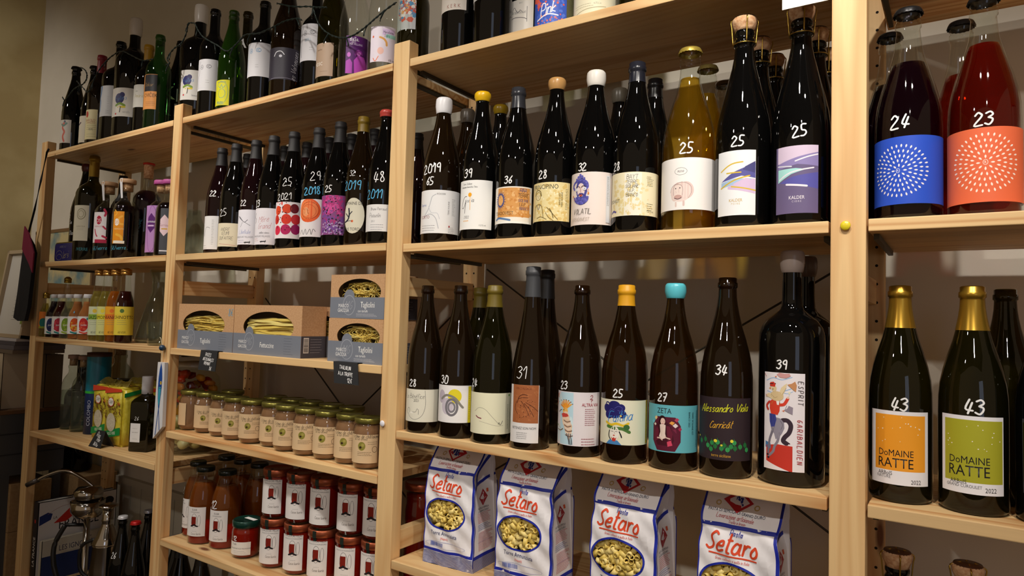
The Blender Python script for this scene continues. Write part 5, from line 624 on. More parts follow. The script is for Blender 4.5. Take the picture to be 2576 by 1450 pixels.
def bottle(k,kind,gl,top,label,group=None,name='wine_bottle',liq=None,fill=.8,cat='bottle'):
    P=POS[k];x,y,zk,R,H=P[:5];z=Z[zk]
    r=root(name,(x,y,z),label,cat,group);phi=camphi(x,y)
    gm=G[gl] if gl in G else gl
    b=MB();b.lathe(slice_prof(kind,R,H,0,1),gm,36,cap0=True,cap1=False);b.build('bottle_glass',r)
    if liq:
        q=MB();pf=slice_prof(kind,R,H,.012,fill,-.0022);q.lathe([(max(a,.003),c) for a,c in pf],LIQ[liq],32);q.build('liquid',r)
    t=top[0];rl=lambda f:prof_r(kind,R,H,f*H)
    if t=='cap':      # long foil capsule
        f0=top[2];m=MB();pf=slice_prof(kind,R,H,f0,1,.0005);ml=plain(top[1],top[3] if len(top)>3 else .45,top[4] if len(top)>4 else 0)
        m.lathe(pf+[(pf[-1][0]*.6,H+.0008),(.0005,H+.001)],ml,32,cap0=False);m.build('foil_capsule',r)
    elif t=='wax':    # dipped wax
        f0=top[2];m=MB();pf=slice_prof(kind,R,H,f0,1,.0016);rr=max(a for a,c in pf)
        zz=[c for a,c in pf];z0,z1=zz[0],H+.0025;m.lathe([(pf[0][0]-.001,z0),(pf[0][0]+.0002,z0+.002),(rr*.97,z0+.006),(rr*1.05,z0+(z1-z0)*.45),(rr*1.03,z0+(z1-z0)*.75),(rr*.99,z1-.003),(rr*.85,z1),(.0005,z1+.0006)],plain(top[1],.3),32,cap0=False);m.build('wax_seal',r)
    elif t=='crown':
        m=MB();rc=rl(.985)*1.13;n=42;vs=[];fs=[];lv=[(1.06,-.006),(1.0,-.0005),(.92,.0022),(.6,.003),(.001,.003)]
        for q,(a,c) in enumerate(lv):
            for i in range(n):
                w=rc*a*(1+(.05*(1 if i%2 else -1) if q==0 else 0));vs.append((w*math.cos(2*PI*i/n),w*math.sin(2*PI*i/n),H+c))
        for q in range(len(lv)-1):
            for i in range(n):
                j=(i+1)%n;fs.append((q*n+i,q*n+j,(q+1)*n+j,(q+1)*n+i))
        m.add(vs,fs,plain(top[1],.3,top[2] if len(top)>2 else .6),True);m.build('crown_cap',r)
    elif t=='champcork':
        m=MB();rn=rl(.99);m.lathe([(rn*.95,H-.004),(rn*1.05,H+.002),(rn*1.22,H+.008),(rn*1.28,H+.016),(rn*1.15,H+.0195),(.001,H+.0205)],CORK,28);ck=m.build('cork',r)
        m=MB();m.lathe([(rn*1.18,H+.0185),(rn*1.1,H+.0212),(.001,H+.022)],plain(top[1],.35,.7),24,cap0=False);m.build('cork_plate',r)
        w=MB();rb=rl(.93)*1.08;zb=H*.925
        for i in range(4):
            a=phi+PI/4+i*PI/2-.6;pts=[(rb*math.sin(a),-rb*math.cos(a),zb),(rn*1.30*math.sin(a),-rn*1.30*math.cos(a),H+.004),(rn*1.36*math.sin(a),-rn*1.36*math.cos(a),H+.016),(rn*.5*math.sin(a),-rn*.5*math.cos(a),H+.0222)]
            w.tube(spline(pts,4),.0011,WIRE,6)
        w.tube([(rb*math.cos(a),rb*math.sin(a),zb) for a in [2*PI*i/24 for i in range(25)]],.0009,WIRE,6);w.build('wire_cage',r)
    elif t=='screw':
        m=MB();f0=top[2];r0=rl(f0)*1.12+.001;m.lathe([(r0,f0*H),(r0*1.02,f0*H+.001),(r0*1.02,H*.93),(r0,H*.935),(r0*1.02,H*.94),(r0*1.02,H),(r0*.9,H+.0015),(.001,H+.0018)],plain(top[1],.4),32,cap0=False);m.build('screw_cap',r)
    elif t=='tcork':   # wooden topped stopper
        m=MB();r0=rl(.97);m.lathe([(r0*.92,H*.9),(r0*.92,H)],CORK,24);m.build('cork',r)
        m=MB();m.lathe([(r0*1.35,H),(r0*1.4,H+.001),(r0*1.4,H+.012),(r0*1.3,H+.014),(.001,H+.0142)],plain(top[1],.55),28);m.build('stopper',r)
    elif t=='longcork':
        m=MB();r0=rl(.97)*1.02;m.lathe([(r0,H*.86),(r0,H+.002)],CORK,28);m.build('cork',r)
        m=MB();m.lathe([(r0*1.22,H),(r0*1.25,H+.002),(r0*1.2,H+.006),(.001,H+.007)],plain(top[1],.35),28);m.build('stopper',r)
    elif t=='goldscrew':
        m=MB();r0=rl(.97)*1.3;m.lathe([(r0*.95,H-.012),(r0,H-.010),(r0,H-.005),(r0*.9,H-.004),(r0,H-.003),(r0,H+.004),(r0*.72,H+.007),(r0*.5,H+.010),(.001,H+.011)],plain(top[1],.28,.9),24,cap0=False);m.build('screw_cap',r)
    elif t=='lid':
        m=MB();r0=rl(.97)*1.06;m.lathe([(r0,H-.009),(r0*1.04,H-.008),(r0*1.04,H+.001),(r0*.96,H+.004),(r0*.9,H+.0035),(.001,H+.0035)],plain(top[1],.25),32,cap0=False);m.build('twist_lid',r)
    elif t=='open':
        m=MB();r0=rl(.99)*.86;m.lathe([(r0,H-.03),(r0,H-.001)],CORK,20);m.build('cork',r)
    if len(P)>5 and (BG.get(k) or ART.get(k)):
        s0,s1,z0,z1=P[5];asn=lambda s:math.asin(max(-1,min(1,s/100)))*R
        u0=-2.0*R if s0 is None or s0<=-99 else asn(s0);u1=2.0*R if s1 is None or s1>=99 else asn(s1)
        if k in('w8',):u0,u1=-1.7*R,.8*R
        A=Art(BG.get(k),(u0,u1,z0,z1));draw(A,ART.get(k,[]),asn)
        A.clip(u0,u1,z0,z1) if k not in('s3','s5','s2') else None
        A.cut(.0045);f=wrap(phi,lambda v:R);f.R=R;A.build('paper_label',f,r)
    if k in PRICE:
        A=Art(off=.0003);mats={}
        for t_,s,zz,sz,c,rot,th in PRICE[k]:
            u=math.asin(max(-1,min(1,s/100)))*R
            if c=='W': A.text(t_,u,zz/1000,sz/1000,PRICEMAT[c],rot,1.2)
            else: A.hand(t_,u,zz/1000,sz/1000,PRICEMAT[c],.0011*th+sz*.00007*th,rot,.1)
        A.cut(.004,.004);f=wrap(phi,lambda v:prof_r(kind,R,H,v));f.R=R;A.build('price_writing' if c!='W' else 'painted_lettering',f,r)
    return r
# ================================================================ THE ROOM
WALL=mottled('plaster_wall','cfc8ba','dad3c6',3.5,.9,3,bump=.05)
OLD=mottled('old_yellow_plaster','b8a474','d6c696',2.2,.92,6,bump=.4,lo=.38,hi=.6)
WY=.36;XL=-3.66
def slab(name,x0,x1,y0,y1,z0,z1,mat): b=MB();b.box(x0,x1,y0,y1,z0,z1,mat);return struct(b.build(name))
slab('floor',XL-.1,2.6,-3.6,WY+.1,-.05,0,mottled('floor_tiles','6a5c4c','7a6a58',4,.5))
slab('wall_back',XL-.1,2.6,WY,WY+.1,0,3.0,WALL)
slab('wall_left',XL-.1,XL,-3.6,WY,0,3.0,OLD)
slab('ceiling',XL-.1,2.6,-3.6,WY+.1,3.0,3.06,plain('8a8074',.9))
# stains on the old plaster
st=MB()
rd=random.Random(3)
for cy,cz,w,h in ((-.03,1.98,.10,.15),(-.02,1.83,.05,.10),(-.33,2.4,.03,.04),(-.06,2.28,.02,.02)):
    n=26;pts=[(XL+.001,cy+w*math.cos(2*PI*i/n)*rd.uniform(.7,1.15),cz+h*math.sin(2*PI*i/n)*rd.uniform(.7,1.15)) for i in range(n)]
    st.add(pts,[tuple(range(n))],mottled('bare_plaster_patch','a09078','b4a68c',9,.9))
struct(st.build('trim_1'))
# boarding low on the back wall
bd=MB();BD=plain('b9b4a6',.6)
xx=XL+.01
while xx<2.55: bd.box(xx,xx+.074,WY-.012,WY,.0,.56,BD);xx+=.078
bd.box(XL,2.58,WY-.02,WY,.56,.585,BD);struct(bd.build('baseboard_back'))
# spotlight fixtures on a track
trk=MB();trk.box(-3.0,.9,LY-.018,LY+.018,2.955,2.985,plain('1c1c1c',.5));trk.cyl((-2.6,LY,2.97),(-2.6,LY,3.0),.012,plain('1c1c1c',.5));trk.cyl((.5,LY,2.97),(.5,LY,3.0),.012,plain('1c1c1c',.5))
tag(trk.build('lighting_track'),'long black lighting track fixed under the ceiling','lighting track')
for i,(a,b,p,s) in enumerate(LAMPS[:5]):
    d=(Vector(b)-Vector(a)).normalized();A_=Vector(a)
    lr=root('ceiling_spotlight',(a[0],LY,2.955),'black ceiling spotlight, number %s from the left end of the track'%['one','two','three','four','five'][4-i],'spotlight','spotlights on the ceiling track')
    o_=Vector((a[0],LY,2.955));m=MB();m.cyl((0,0,0),tuple(A_-d*.07-o_),.008,plain('1c1c1c',.5));m.build('stem',lr)
    m=MB();M=Matrix.Translation(A_-o_)@d.to_track_quat('-Z','Y').to_matrix().to_4x4()
    h=MB();h.lathe([(.024,-.001),(.036,-.001),(.036,.09),(.03,.1),(.001,.1)],plain('1c1c1c',.5),24,cap0=False)
    h.v=[tuple(M@Vector(v)) for v in h.v];h.build('lamp_housing',lr)
# ================================================================ THE SHELVING
W_=.0459;DP=.029;DR=.272;D_=.301;PT=.8809;ZT=1.853;TH=.0176;L_=.83
PX=[-PT*3,-PT*2,-PT,0,PT]
PZ=pine('z');PXM=pine('x');PY=pine('y')
HOLE=plain('1a100a',.9)
ORD=['first','second','third','fourth','fifth']
for i,px in enumerate(PX):
    zt=ZT if i<3 else 2.3
    rt=root('shelf_side_frame',(px,0,0),['far left pine side frame of the shelving, its post top showing at the corner','short pine side frame with a painted fish ornament on its post','pine side frame in the middle with a white pin in its front post','tall pine side frame with a yellow pin in its front post','tall pine side frame at the right end of the shelving'][i],'side frame','pine side frames of the shelving')
    b=MB();b.box(0,W_,0,DP,0,zt,PZ,.002);b.build('post',rt)
    b=MB();b.box(0,W_,DR,D_,0,zt,PZ,.002)
    z=.1
    zz=1.36606-.0324*38
    while zz<zt-.03:
        for hx in (.011,.034):
            n=10;b.add([(hx+.0025*math.cos(2*PI*q/n),DR-.0002,zz+.0025*math.sin(2*PI*q/n)) for q in range(n)],[tuple(range(n))],HOLE)
        zz+=.03237
    b.build('post',rt)
    for zr in (.12,.752,1.297,2.2):
        if zr<zt: b=MB();b.box(.012,.034,DP,DR,zr,zr+.042,PY,.0015);b.build('rail',rt)
SHELF=[('A',0,[('A0','highest'),('A1','second from the top'),('A2','third from the top'),('A3','fourth from the top'),('L','lowest')]),
 ('B',1,[('A0','highest'),('B1','second from the top'),('A2','third from the top'),('B3','fourth from the top'),('B4','fifth from the top'),('L','lowest')]),
 ('C',2,[('C0','highest'),('C1','second from the top'),('C2','third from the top'),('C3','fourth from the top'),('L','lowest')]),
 ('D',3,[('C0','highest'),('C1','second from the top'),('C2','third from the top'),('D3','fourth from the top')])]
Z['D3']=.612
SL={'A':'leftmost bay','B':'second bay from the left','C':'wide bay in front of the camera, third from the left','D':'rightmost bay'}
CON={('A','A0'):'under green and black bottles at the far left',('A','A1'):'under vermouth bottles and a blue tin',('A','A2'):'under gold-capped soda bottles and fruit jars',('A','A3'):'under yellow rice packets and an oil bottle',('A','L'):'under books and steel bar tools',
 ('B','A0'):'under bottles with a string of lights',('B','B1'):'under red wines with black capsules',('B','A2'):'under cardboard pasta boxes',('B','B3'):'under chestnut cream jars',('B','B4'):'under red tomato jars',('B','L'):'low down under dark bottle necks',
 ('C','C0'):'top right, under a row of bottle bases',('C','C1'):'under white-waxed and cider bottles',('C','C2'):'under bottles from 28 to a large 39',('C','C3'):'under white pasta bags',('C','L'):'below the pasta bags near the floor',
 ('D','C0'):'above the blue and orange cider labels',('D','C1'):'under blue and orange labelled cider bottles',('D','C2'):'under two gold-capsuled bottles priced 43',('D','D3'):'low at right under corked bottles'}
STEEL=plain('4a463a',.45,.6)
for bay,i,lst in SHELF:
    x0=PX[i]+W_+.0025
    for zk,pos in lst:
        z=Z[zk]
        s=root('shelf_board',(x0+L_/2,0,z),'pine shelf board '+CON[(bay,zk)],'shelf','pine shelf boards')
        b=MB();b.box(-L_/2,L_/2,0,D_+.001,-TH,0,PXM,.0015);b.build('board',s)
        if zk!='L':
            for e in (-1,1):
                b=MB();a=e*(L_/2-.004);b.box(min(a,a-e*.007),max(a,a-e*.007),DP+.002,DR-.002,-TH-.0085,-TH-.0006,STEEL)
                b.build('support_rail',s)
br=MB();rodm=plain('4a463c',.4,.7)
br.cyl((PX[2]+.05,D_+.004,1.377),(-.01,D_+.004,.86),.0022,rodm,8);br.cyl((-.01,D_+.008,1.377),(PX[2]+.05,D_+.008,.86),.0022,rodm,8)
tag(br.build('cross_brace'),'thin steel cross brace rods behind the wines, crossing in an X','brace')
br=MB();br.cyl((PX[1]+.05,D_+.004,1.30),(PX[2]-.01,D_+.004,.62),.0022,rodm,8);br.cyl((PX[2]-.01,D_+.008,1.30),(PX[1]+.05,D_+.008,.62),.0022,rodm,8)
tag(br.build('cross_brace'),'thin steel cross brace behind the chestnut jars and pasta boxes','brace')
def pin(x,z,c,l):
    b=MB();b.lathe([(.003,0),(.0032,.003),(.0062,.0036),(.0068,.0048),(.0058,.0060),(.001,.0064)],plain(c,.3),24)
    b.v=[(a,-cc,bb) for a,bb,cc in b.v];o=b.build('push_pin',loc=(x,.0012,z));tag(o,l,'pin')
pin(.02,1.399,'e0cc28','flat yellow push pin in the front of the tall right post');pin(PX[2]+.011,1.023,'e8e8f0','small white push pin in the front of the middle post')
# ================================================================ BOTTLES
def cc(k): return k
gC='wines on the third shelf of the wide bay'
bottle('p28','burg','brown',('open',),'brown bottle priced 28, uncapped, first from the left on the third shelf',gC)
bottle('p30','burg','brown',('open',),'brown bottle priced 30, label with grey and yellow circles',gC)
bottle('p24','burg','olive',('cap','6a5a18',.86),'olive bottle priced 24, pale green label with thin drawn lines',gC)
bottle('p31','alsace','brown',('cap','3c3e42',.83),'tall slim bottle priced 31, copper-coloured label and grey capsule',gC)
bottle('p23','burg','brown',('open',),'brown bottle priced 23, label with an orange crested bird',gC)
bottle('p25','burg','amber',('cap','e8a81c',.88),'amber bottle priced 25 with yellow capsule and a blue-haired woman on the label',gC)
bottle('p27','burg','amber',('wax','5cc4d2',.925),'amber bottle priced 27 with turquoise wax and turquoise label',gC)
bottle('p34','burg','brown',('open',),'dark bottle priced 34, brown label with yellow script and green plants',gC)
bottle('pmag','mag','black',('wax','b8a8a0',.91),'large black magnum priced 39, label with a red-coated rider on a horse',gC)
bottle('r1','burg','olive',('cap','b08a30',.80,.3,.8),'green bottle priced 43 with gold capsule and orange label',gC)
bottle('r2','burg','olive',('cap','b08a30',.80,.3,.8),'green bottle priced 43 with gold capsule and olive green label',gC)
bottle('r3','burg','black',('screw','15161a',.80),'black screw-capped bottle with dark grey label at the right edge of the photo',gC)
bottle('r4','burg','olive',('open',),'green bottle standing behind the olive labelled 43 and the black screw-capped one')
bottle('pb24','burg','olive',('cap','6a5a18',.86),'olive bottle in the back row behind the bottles priced 30 and 24')
bottle('pb31','alsace','brown',('cap','26272a',.83),'slim bottle with black capsule behind the one priced 31')
bottle('pbmag','mag','black',('wax','6a5a58',.91),'large magnum behind the one with the rider label')
g1='wines on the second shelf of the wide bay'
bottle('c1','burg','brown',('wax','e6e6ea',.90),'bottle marked 2019 and 65 with round white wax top',g1)
bottle('c2','burg','black',('wax','e8b818',.945),'black bottle priced 39 with yellow wax and a white label with an orange drop',g1)
bottle('c3','burg','black',('cap','303238',.86,.25),'bottle priced 36 with an orange sun label',g1)
bottle('c4','burg','black',('wax','c8985c',.935),'bottle priced 28 with tan wax and a straw-coloured figure label',g1)
bottle('c5','burg','black',('wax','ece8e0',.915),'bottle with a bearded blue head on the label and white wax',g1)
bottle('c6','burg','black',('cap','20222c',.88,.25),'bottle priced 28 with dark blue capsule and lettered cream label',g1)
bottle('c7','cid','clear',('crown','c8b050'),'clear bottle of golden wine priced 25 with a hippo on the label',g1,liq='gold',fill=.84)
bottle('c8','champ','black',('champcork','3a2c1c'),'wired cork bottle priced 25 with white, blue and gold striped label',g1,name='cider_bottle')
bottle('c9','champ','black',('champcork','1c2c28'),'wired cork bottle priced 25 with purple label, beside the right post',g1,name='cider_bottle')
bottle('cbw','burg','brown',('wax','6a6258',.91),'brown bottle with dull white wax behind the ones marked 65 and 39')
bottle('cby','burg','black',('wax','a88818',.945),'black bottle with yellow wax in the back row')
bottle('cbg','burg','black',('wax','6e685c',.915),'bottle with grey wax behind the bearded head bottle')
bottle('cbk','burg','black',('cap','141418',.88,.3),'bottle with black capsule behind the one with the lettered cream label')
bottle('cbc1','cid','clear',('crown','a89858'),'clear golden bottle just behind the hippo bottle',liq='gold',fill=.84)
bottle('cbc2','cid','clear',('crown','6a5a40'),'clear golden bottle farthest back behind the hippo bottle',liq='gold',fill=.84)
for k,l in (('cbo1','wired cork bottle directly behind the striped label one'),('cbo2','wired cork bottle farthest back behind the striped label one'),('cbo3','wired cork bottle directly behind the purple label one'),('cbo4','wired cork bottle farthest back behind the purple label one')):
    bottle(k,'champ','black',('champcork','241814'),l,'wired cork ciders in the back rows',name='cider_bottle')
gD='clear cider bottles in the right bay'
bottle('d1','cid','clear',('crown','2a2a2c'),'dark purple drink priced 24 with a blue label of white petals',gD,name='cider_bottle',liq='purple',fill=.74)
bottle('d2','cid','clear',('crown','2a2a2c'),'red-orange drink priced 23 with an orange label of white petals',gD,name='cider_bottle',liq='orange',fill=.78)
bottle('dbl','cid','clear',('crown','2a2a2c'),'dark red bottle behind the blue labelled one, next to the post',gD,name='cider_bottle',liq='purple',fill=.74)
bottle('dbr','cid','clear',('crown','2a2a2c'),'orange bottle behind and left of the orange labelled one',gD,name='cider_bottle',liq='orange',fill=.74)
gB='red wines on the second shelf of the second bay'
DW=[('w1','red','cap','priced 22 with narrow white label, first of the row'),('w2','black','cap','priced 25 with cream label of thin capitals'),('w3','red','cap','priced 22 with a dragonfly label'),('w4','black','cap','priced 23 with red handwriting on a white label'),('w5','black','cap','marked 2021 with a label of red and purple circles'),('w6','black','cap','marked 29 and 2018 with an orange fruit label'),('w7','black','cap','priced 25 with a purple flower label')]
for k,g,c,l in DW: bottle(k,'burg',g,('cap','1a181a',.83,.6),'dark red wine '+l,gB)
bottle('w8','burg','brown',('cap','7a6214',.88),'dark bottle marked 32 and 2019 with a round cream tree label',gB)
bottle('w9','burg','black',('wax','c04840',.955),'bottle marked 48 and 2011 with red wax, beside the middle post',gB)
for i,l in enumerate(['between the first two 22 and 25 bottles','behind the one with red handwriting','behind the circles label one','behind the orange fruit label one','behind the purple flower label one','behind the round cream label one','last at the right end behind the middle post']):
    bottle('wb%d'%i,'burg','red',('cap','161416',.86,.6),'black-capsuled bottle in the back row '+l,'back row of black-capsuled wines')
gA='bottles on the second shelf of the leftmost bay'
bottle('s1','burg','black',('wax','5a1420',.93),'large black bottle with dark red wax and chalk writing, at the far left',gA)
bottle('s2','mag','olive',('cap','8a6c18',.80,.35,.6),'large green magnum with gold capsule and tapered cream label',gA)
bottle('s3','spirit','clear',('tcork','c09870'),'square-shouldered vermouth bottle with red and white label',gA,name='vermouth_bottle',liq='vermred',fill=.7)
bottle('s5','spirit','clear',('tcork','c8a078'),'square-shouldered vermouth bottle with orange-yellow label',gA,name='vermouth_bottle',liq='vermred',fill=.7)
bottle('s4','bord','black',('cap','111114',.70,.5),'black bottle with tall black capsule standing behind the two vermouths',gA)
bottle('s6','mag','clear',('longcork','c8281c'),'round-shouldered dark red bottle with a long cork and red stopper',gA,name='liqueur_bottle',liq='berry',fill=.73)
bottle('s7','spirit','clear',('tcork','b04a90'),'bottle with tall lilac label and pink stopper',gA,name='vermouth_bottle',liq='vermred',fill=.74)
bottle('s8','spirit','clear',('tcork','b04a90'),'bottle with grey and pale pink label half hidden by the fish post',gA,name='vermouth_bottle',liq='vermred',fill=.74)
for k in ('s3','s5'):   # paper seal over the stopper
    P=POS[k];rt=[o for o in COL.objects if o.type=='EMPTY' and abs(o.location.x-P[0])<1e-4 and abs(o.location.y-P[1])<1e-4 and abs(o.location.z-Z[P[2]])<1e-3][0]
    b=MB();ph=camphi(P[0],P[1])-.9;R=.0255;b.v=[];
    vs=[(rr*math.sin(ph+d),-rr*math.cos(ph+d),zz) for zz,rr in ((P[4]*.80,.0195),(P[4]*.86,.0215),(P[4]*1.0,.0255),(P[4]*1.0+.0145,.0250),(P[4]+.0149,.012)) for d in (-.22,.22)]
    b.add(vs,[(0,1,3,2),(2,3,5,4),(4,5,7,6),(6,7,9,8)],paper('e6e6ea'));b.build('tax_strip',rt)
# gold-capped sodas and small fruit drinks
gj='small fruit drinks with white lids'
for i,(q,l) in enumerate([('berry','dark blueberry'),('cherry','dark cherry red'),('paleliq','pale pear'),('puree','peach coloured'),('puree','apple and orange coloured')]):
    bottle('j%d'%i,'soda','clear',('lid','e4e4e8'),'small bottle of %s juice with white lid'%l,gj,name='juice_bottle',liq=q,fill=.86)
for i,(q,l) in enumerate([('lemon','pale green label, first from the left'),('lemon','pale yellow label, second from the left'),('aran','orange label, third from the left'),('cola','yellow label and dark red drink, fourth from the left')]):
    bottle('q%d'%i,'soda','clear',('goldscrew','c8944c'),'gold-capped soda bottle with '+l,'gold-capped soda bottles',name='soda_bottle',liq=q,fill=.72)
bottle('o1','soda','clear',('goldscrew','a88a3c'),'small bottle with orange and teal label beside the far left post','drinks behind the far left post',name='juice_bottle',liq='lemon',fill=.8)
bottle('o2','soda','clear',('goldscrew','a88a30'),'gold-capped empty-necked bottle behind the small orange labelled one','drinks behind the far left post',name='juice_bottle',liq='lemon',fill=.5)
bottle('g1','gin','thick',('tcork','a08070'),'clear spirit bottle with grey label, left of the pair',None,name='spirit_bottle',liq='water',fill=.55)
bottle('g2','gin','thick',('tcork','a08070'),'clear spirit bottle with grey label, right of the pair next to the blue tube',None,name='spirit_bottle',liq='water',fill=.55)
bottle('dec','gin','thick',('open',),'dark glass decanter standing behind the rice packets',None,name='decanter',liq='berry',fill=.6)
g3='bottles low in the leftmost bay'
bottle('x1','champ','black',('crown','d8d8dc',.3),'black bottle with white crown cap marked 26',g3,name='beer_bottle')
bottle('x2','champ','black',('crown','b81c1c',.3),'black bottle with red crown cap',g3,name='beer_bottle')
bottle('x3','champ','black',('crown','9a9aa2',.6),'black bottle with silver crown cap next to the fish post',g3,name='beer_bottle')
bottle('y1','champ','black',('crown','c8c8d0',.5),'short bottle with silver cap under the tomato shelf',None,name='beer_bottle')
bottle('y2','burg','black',('cap','141416',.8,.4),'black bottle neck under the tomato shelf, left one of two')
bottle('y3','burg','black',('cap','141416',.8,.4),'black bottle neck under the tomato shelf, right one of two')
POS['z1']=(.078,.09,'D3',.043,.30);POS['z2']=(.163,.09,'D3',.043,.30)
bottle('z1','champ','black',('champcork','6a4a38'),'corked bottle low in the right bay, left one');bottle('z2','champ','black',('champcork','6a4a38'),'corked bottle low in the right bay, right one')
# highest shelf
gt='bottles on the highest shelf, left bays'
bottle('A1a','champ','black',('crown','1c1410',.2),'dark bottle with red-legged figure label, first at the far left',gt)
bottle('A1b','champ','black',('crown','1c1410',.2),'dark bottle with green-skirted dancer label, second from the far left',gt)
bottle('A1c','bord','brown',('cap','8a1c2c',.80),'bottle with yellowed label and red capsule, third from the far left',gt)
bottle('A1d','mag','black',('open',),'large dark bottle with white label and blue streak',gt)
bottle('A1e','mag','black',('wax','dcd2c4',.86),'large magnum with white wax and a blue-haired woman label, at the left',gt)
bottle('A1f','bord','black',('cap','b88a14',.82),'dark bottle with yellow capsule and yellow script label',gt)
bottle('A1g','bord','green',('open',),'empty green bottle with orange and black label',gt)
bottle('A1h','burg','black',('open',),'black bottle with big white letters K and I',gt)
bottle('B1a','mag','black',('wax','e2dad0',.86),'large magnum with white wax standing right behind the fish post',gt)
bottle('B1b','bord','black',('open',),'dark bottle with white label and grey logo behind the garland',gt)
bottle('B1c','champ','lime',('open',),'bright green bottle with yellow label',gt)
bottle('B1d','bord','olive',('open',),'green bottle with big white painted letters',gt)
bottle('B1e','bord','black',('open',),'dark bottle with white label and pale blue logo',gt)
bottle('B1f','burg','brown',('open',),'brown bottle with black label and an eye drawing',gt)
bottle('B1g','bord','black',('open',),'dark bottle with tall white label and black logo, behind the brown one',gt)
bottle('B1h','burg','olive',('open',),'olive bottle with taupe label',gt)
bottle('B1i','cid','clear',('open',),'empty clear bottle with purple photo label',gt)
bottle('B1j','cid','clear',('open',),'empty clear bottle with pink watercolour label beside the middle post',gt)
g5='bottles on the highest shelf, wide bay'
bottle('C1a','bord','olive',('open',),'olive bottle with colourful painted label behind the middle post top',g5)
bottle('C1b','bord','black',('open',),'dark bottle with spaced letters on a beige label',g5)
bottle('C1c','bord','black',('open',),'dark bottle with only a white label edge showing',g5)
bottle('C1d','bord','black',('open',),'bottle wrapped in a tall white label with flowing script',g5)
bottle('C1e','bord','clear',('open',),'bottle with bright blue and coral label with a white word',g5,liq='paleliq',fill=.7)
bottle('C1f','bord','black',('open',),'bottle with cream label edged by an ornamental band',g5)
bottle('C1g','bord','olive',('open',),'olive bottle at the right end of the highest row',g5)
# ================================================================ JARS
LIDG=plain('8a8440',.3,.75);CHEST=glass('chestnut_cream','8a6a50',.985,'8a6448',.12,1.45);TOM=glass('tomato_sauce','8a1c0c',.97,'8a1608',.1,1.4);TOMB=glass('thin_tomato_juice','d08030',.60,'a85a1c',.05,1.12,.5)
def label_on(k,r,rf,R,phi,name='paper_label',cl=True):
    s0,s1,z0,z1=POS[k][5];asn=lambda s:math.asin(max(-1,min(1,s/100)))*R
    u0=-2.0*R if s0 is None or s0<=-99 else asn(s0);u1=2.0*R if s1 is None or s1>=99 else asn(s1)
    A=Art(BG.get(k),(u0,u1,z0,z1));draw(A,ART.get(k,[]),asn);A.clip(u0,u1,z0,z1);A.cut(.0045);f=wrap(phi,lambda v:R);f.R=R;return A.build(name,f,r)
def price_on(k,r,rf,R,phi):
    if k not in PRICE:return
    A=Art(off=.0003)
    for t_,s,zz,sz,c,rot,th in PRICE[k]:
        u=math.asin(max(-1,min(1,s/100)))*R;A.hand(t_,u,zz/1000,sz/1000,PRICEMAT[c],.0009*th+sz*.00006*th,rot,.1)
    A.cut(.004,.004);f=wrap(phi,rf);f.R=R;A.build('price_writing',f,r)
def interp(pf,z):
    for (a,b),(c,d) in zip(pf,pf[1:]):
        if b<=z<=d:return a+(c-a)*((z-b)/(d-b) if d>b else 0)
    return pf[-1][0]
def jar(k,loc,R,H,liqm,lidm,label,group,lidh=.011,name='jam_jar',neck=.86,lidr=.93,cat='jar',seal=False):
    r=root(name,loc,label,cat,group);phi=camphi(loc[0],loc[1])
    pf=[(R*.72,0),(R*.88,.004),(R*.98,.012),(R,.02),(R,H*.68),(R*.985,H*.74),(R*.93,H*.80),(R*neck,H*.85),(R*neck,H-.002)]
    b=MB();b.lathe(pf,G['clear'],36,cap1=False);b.build('jar_glass',r)
    q=MB();q.lathe([(max(a-.002,.002),max(c,.003)) for a,c in pf[:-1]]+[(R*neck-.002,H*.90)],liqm,32);q.build('contents',r)
    L=MB();Rl=R*lidr;L.lathe([(Rl*.97,H-lidh),(Rl,H-lidh+.001),(Rl,H-.001),(Rl*.95,H+.001),(Rl*.90,H+.0012),(Rl*.88,H+.0002),(.001,H+.0002)],lidm,40,cap0=False);lid=L.build('jar_lid',r)
    rf=lambda v:interp(pf,v)
    if k and k in BG: label_on(k,r,rf,R,phi)
    if k: price_on(k,r,rf,R,phi)
    if seal:
        m=plain('14221c',.5);a=phi-.62;w=.13
        pts=[(interp(pf,zz)+.0004,zz) for zz in (H*.70,H*.8,H*.86)]+[(Rl+.0006,H-lidh),(Rl+.0006,H),(Rl*.6,H+.0016)]
        b=MB();vs=[(rr*math.sin(a+d),-rr*math.cos(a+d),zz) for rr,zz in pts for d in (-w,w)];b.add(vs,[(2*i,2*i+1,2*i+3,2*i+2) for i in range(len(pts)-1)],m);b.build('black_seal_strip',r)
    return r
nth=['first','second','third','fourth','fifth','sixth','seventh','eighth','ninth','tenth','last']
for i in range(11):
    P=POS['n%d'%i];x='its label turned away, at the left end of the front row' if i==0 else 'with white number on the glass, second from the left' if i==1 else 'with white number on the glass, fifth from the left' if i==4 else nth[i]+' from the left in the front row'
    jar('n%d'%i,(P[0],P[1],Z['B3']),P[3],P[4],CHEST,LIDG,'chestnut cream jar, '+x,'chestnut cream jars, front row')
for i in range(6):
    P=POS['nb%d'%i];jar(None,(P[0],P[1],Z['B3']),P[3],P[4],CHEST,LIDG,'chestnut cream jar in the back row, %s from the left'%nth[i],'chestnut cream jars, back row')
COPPER=plain('a85a3c',.35,.75)
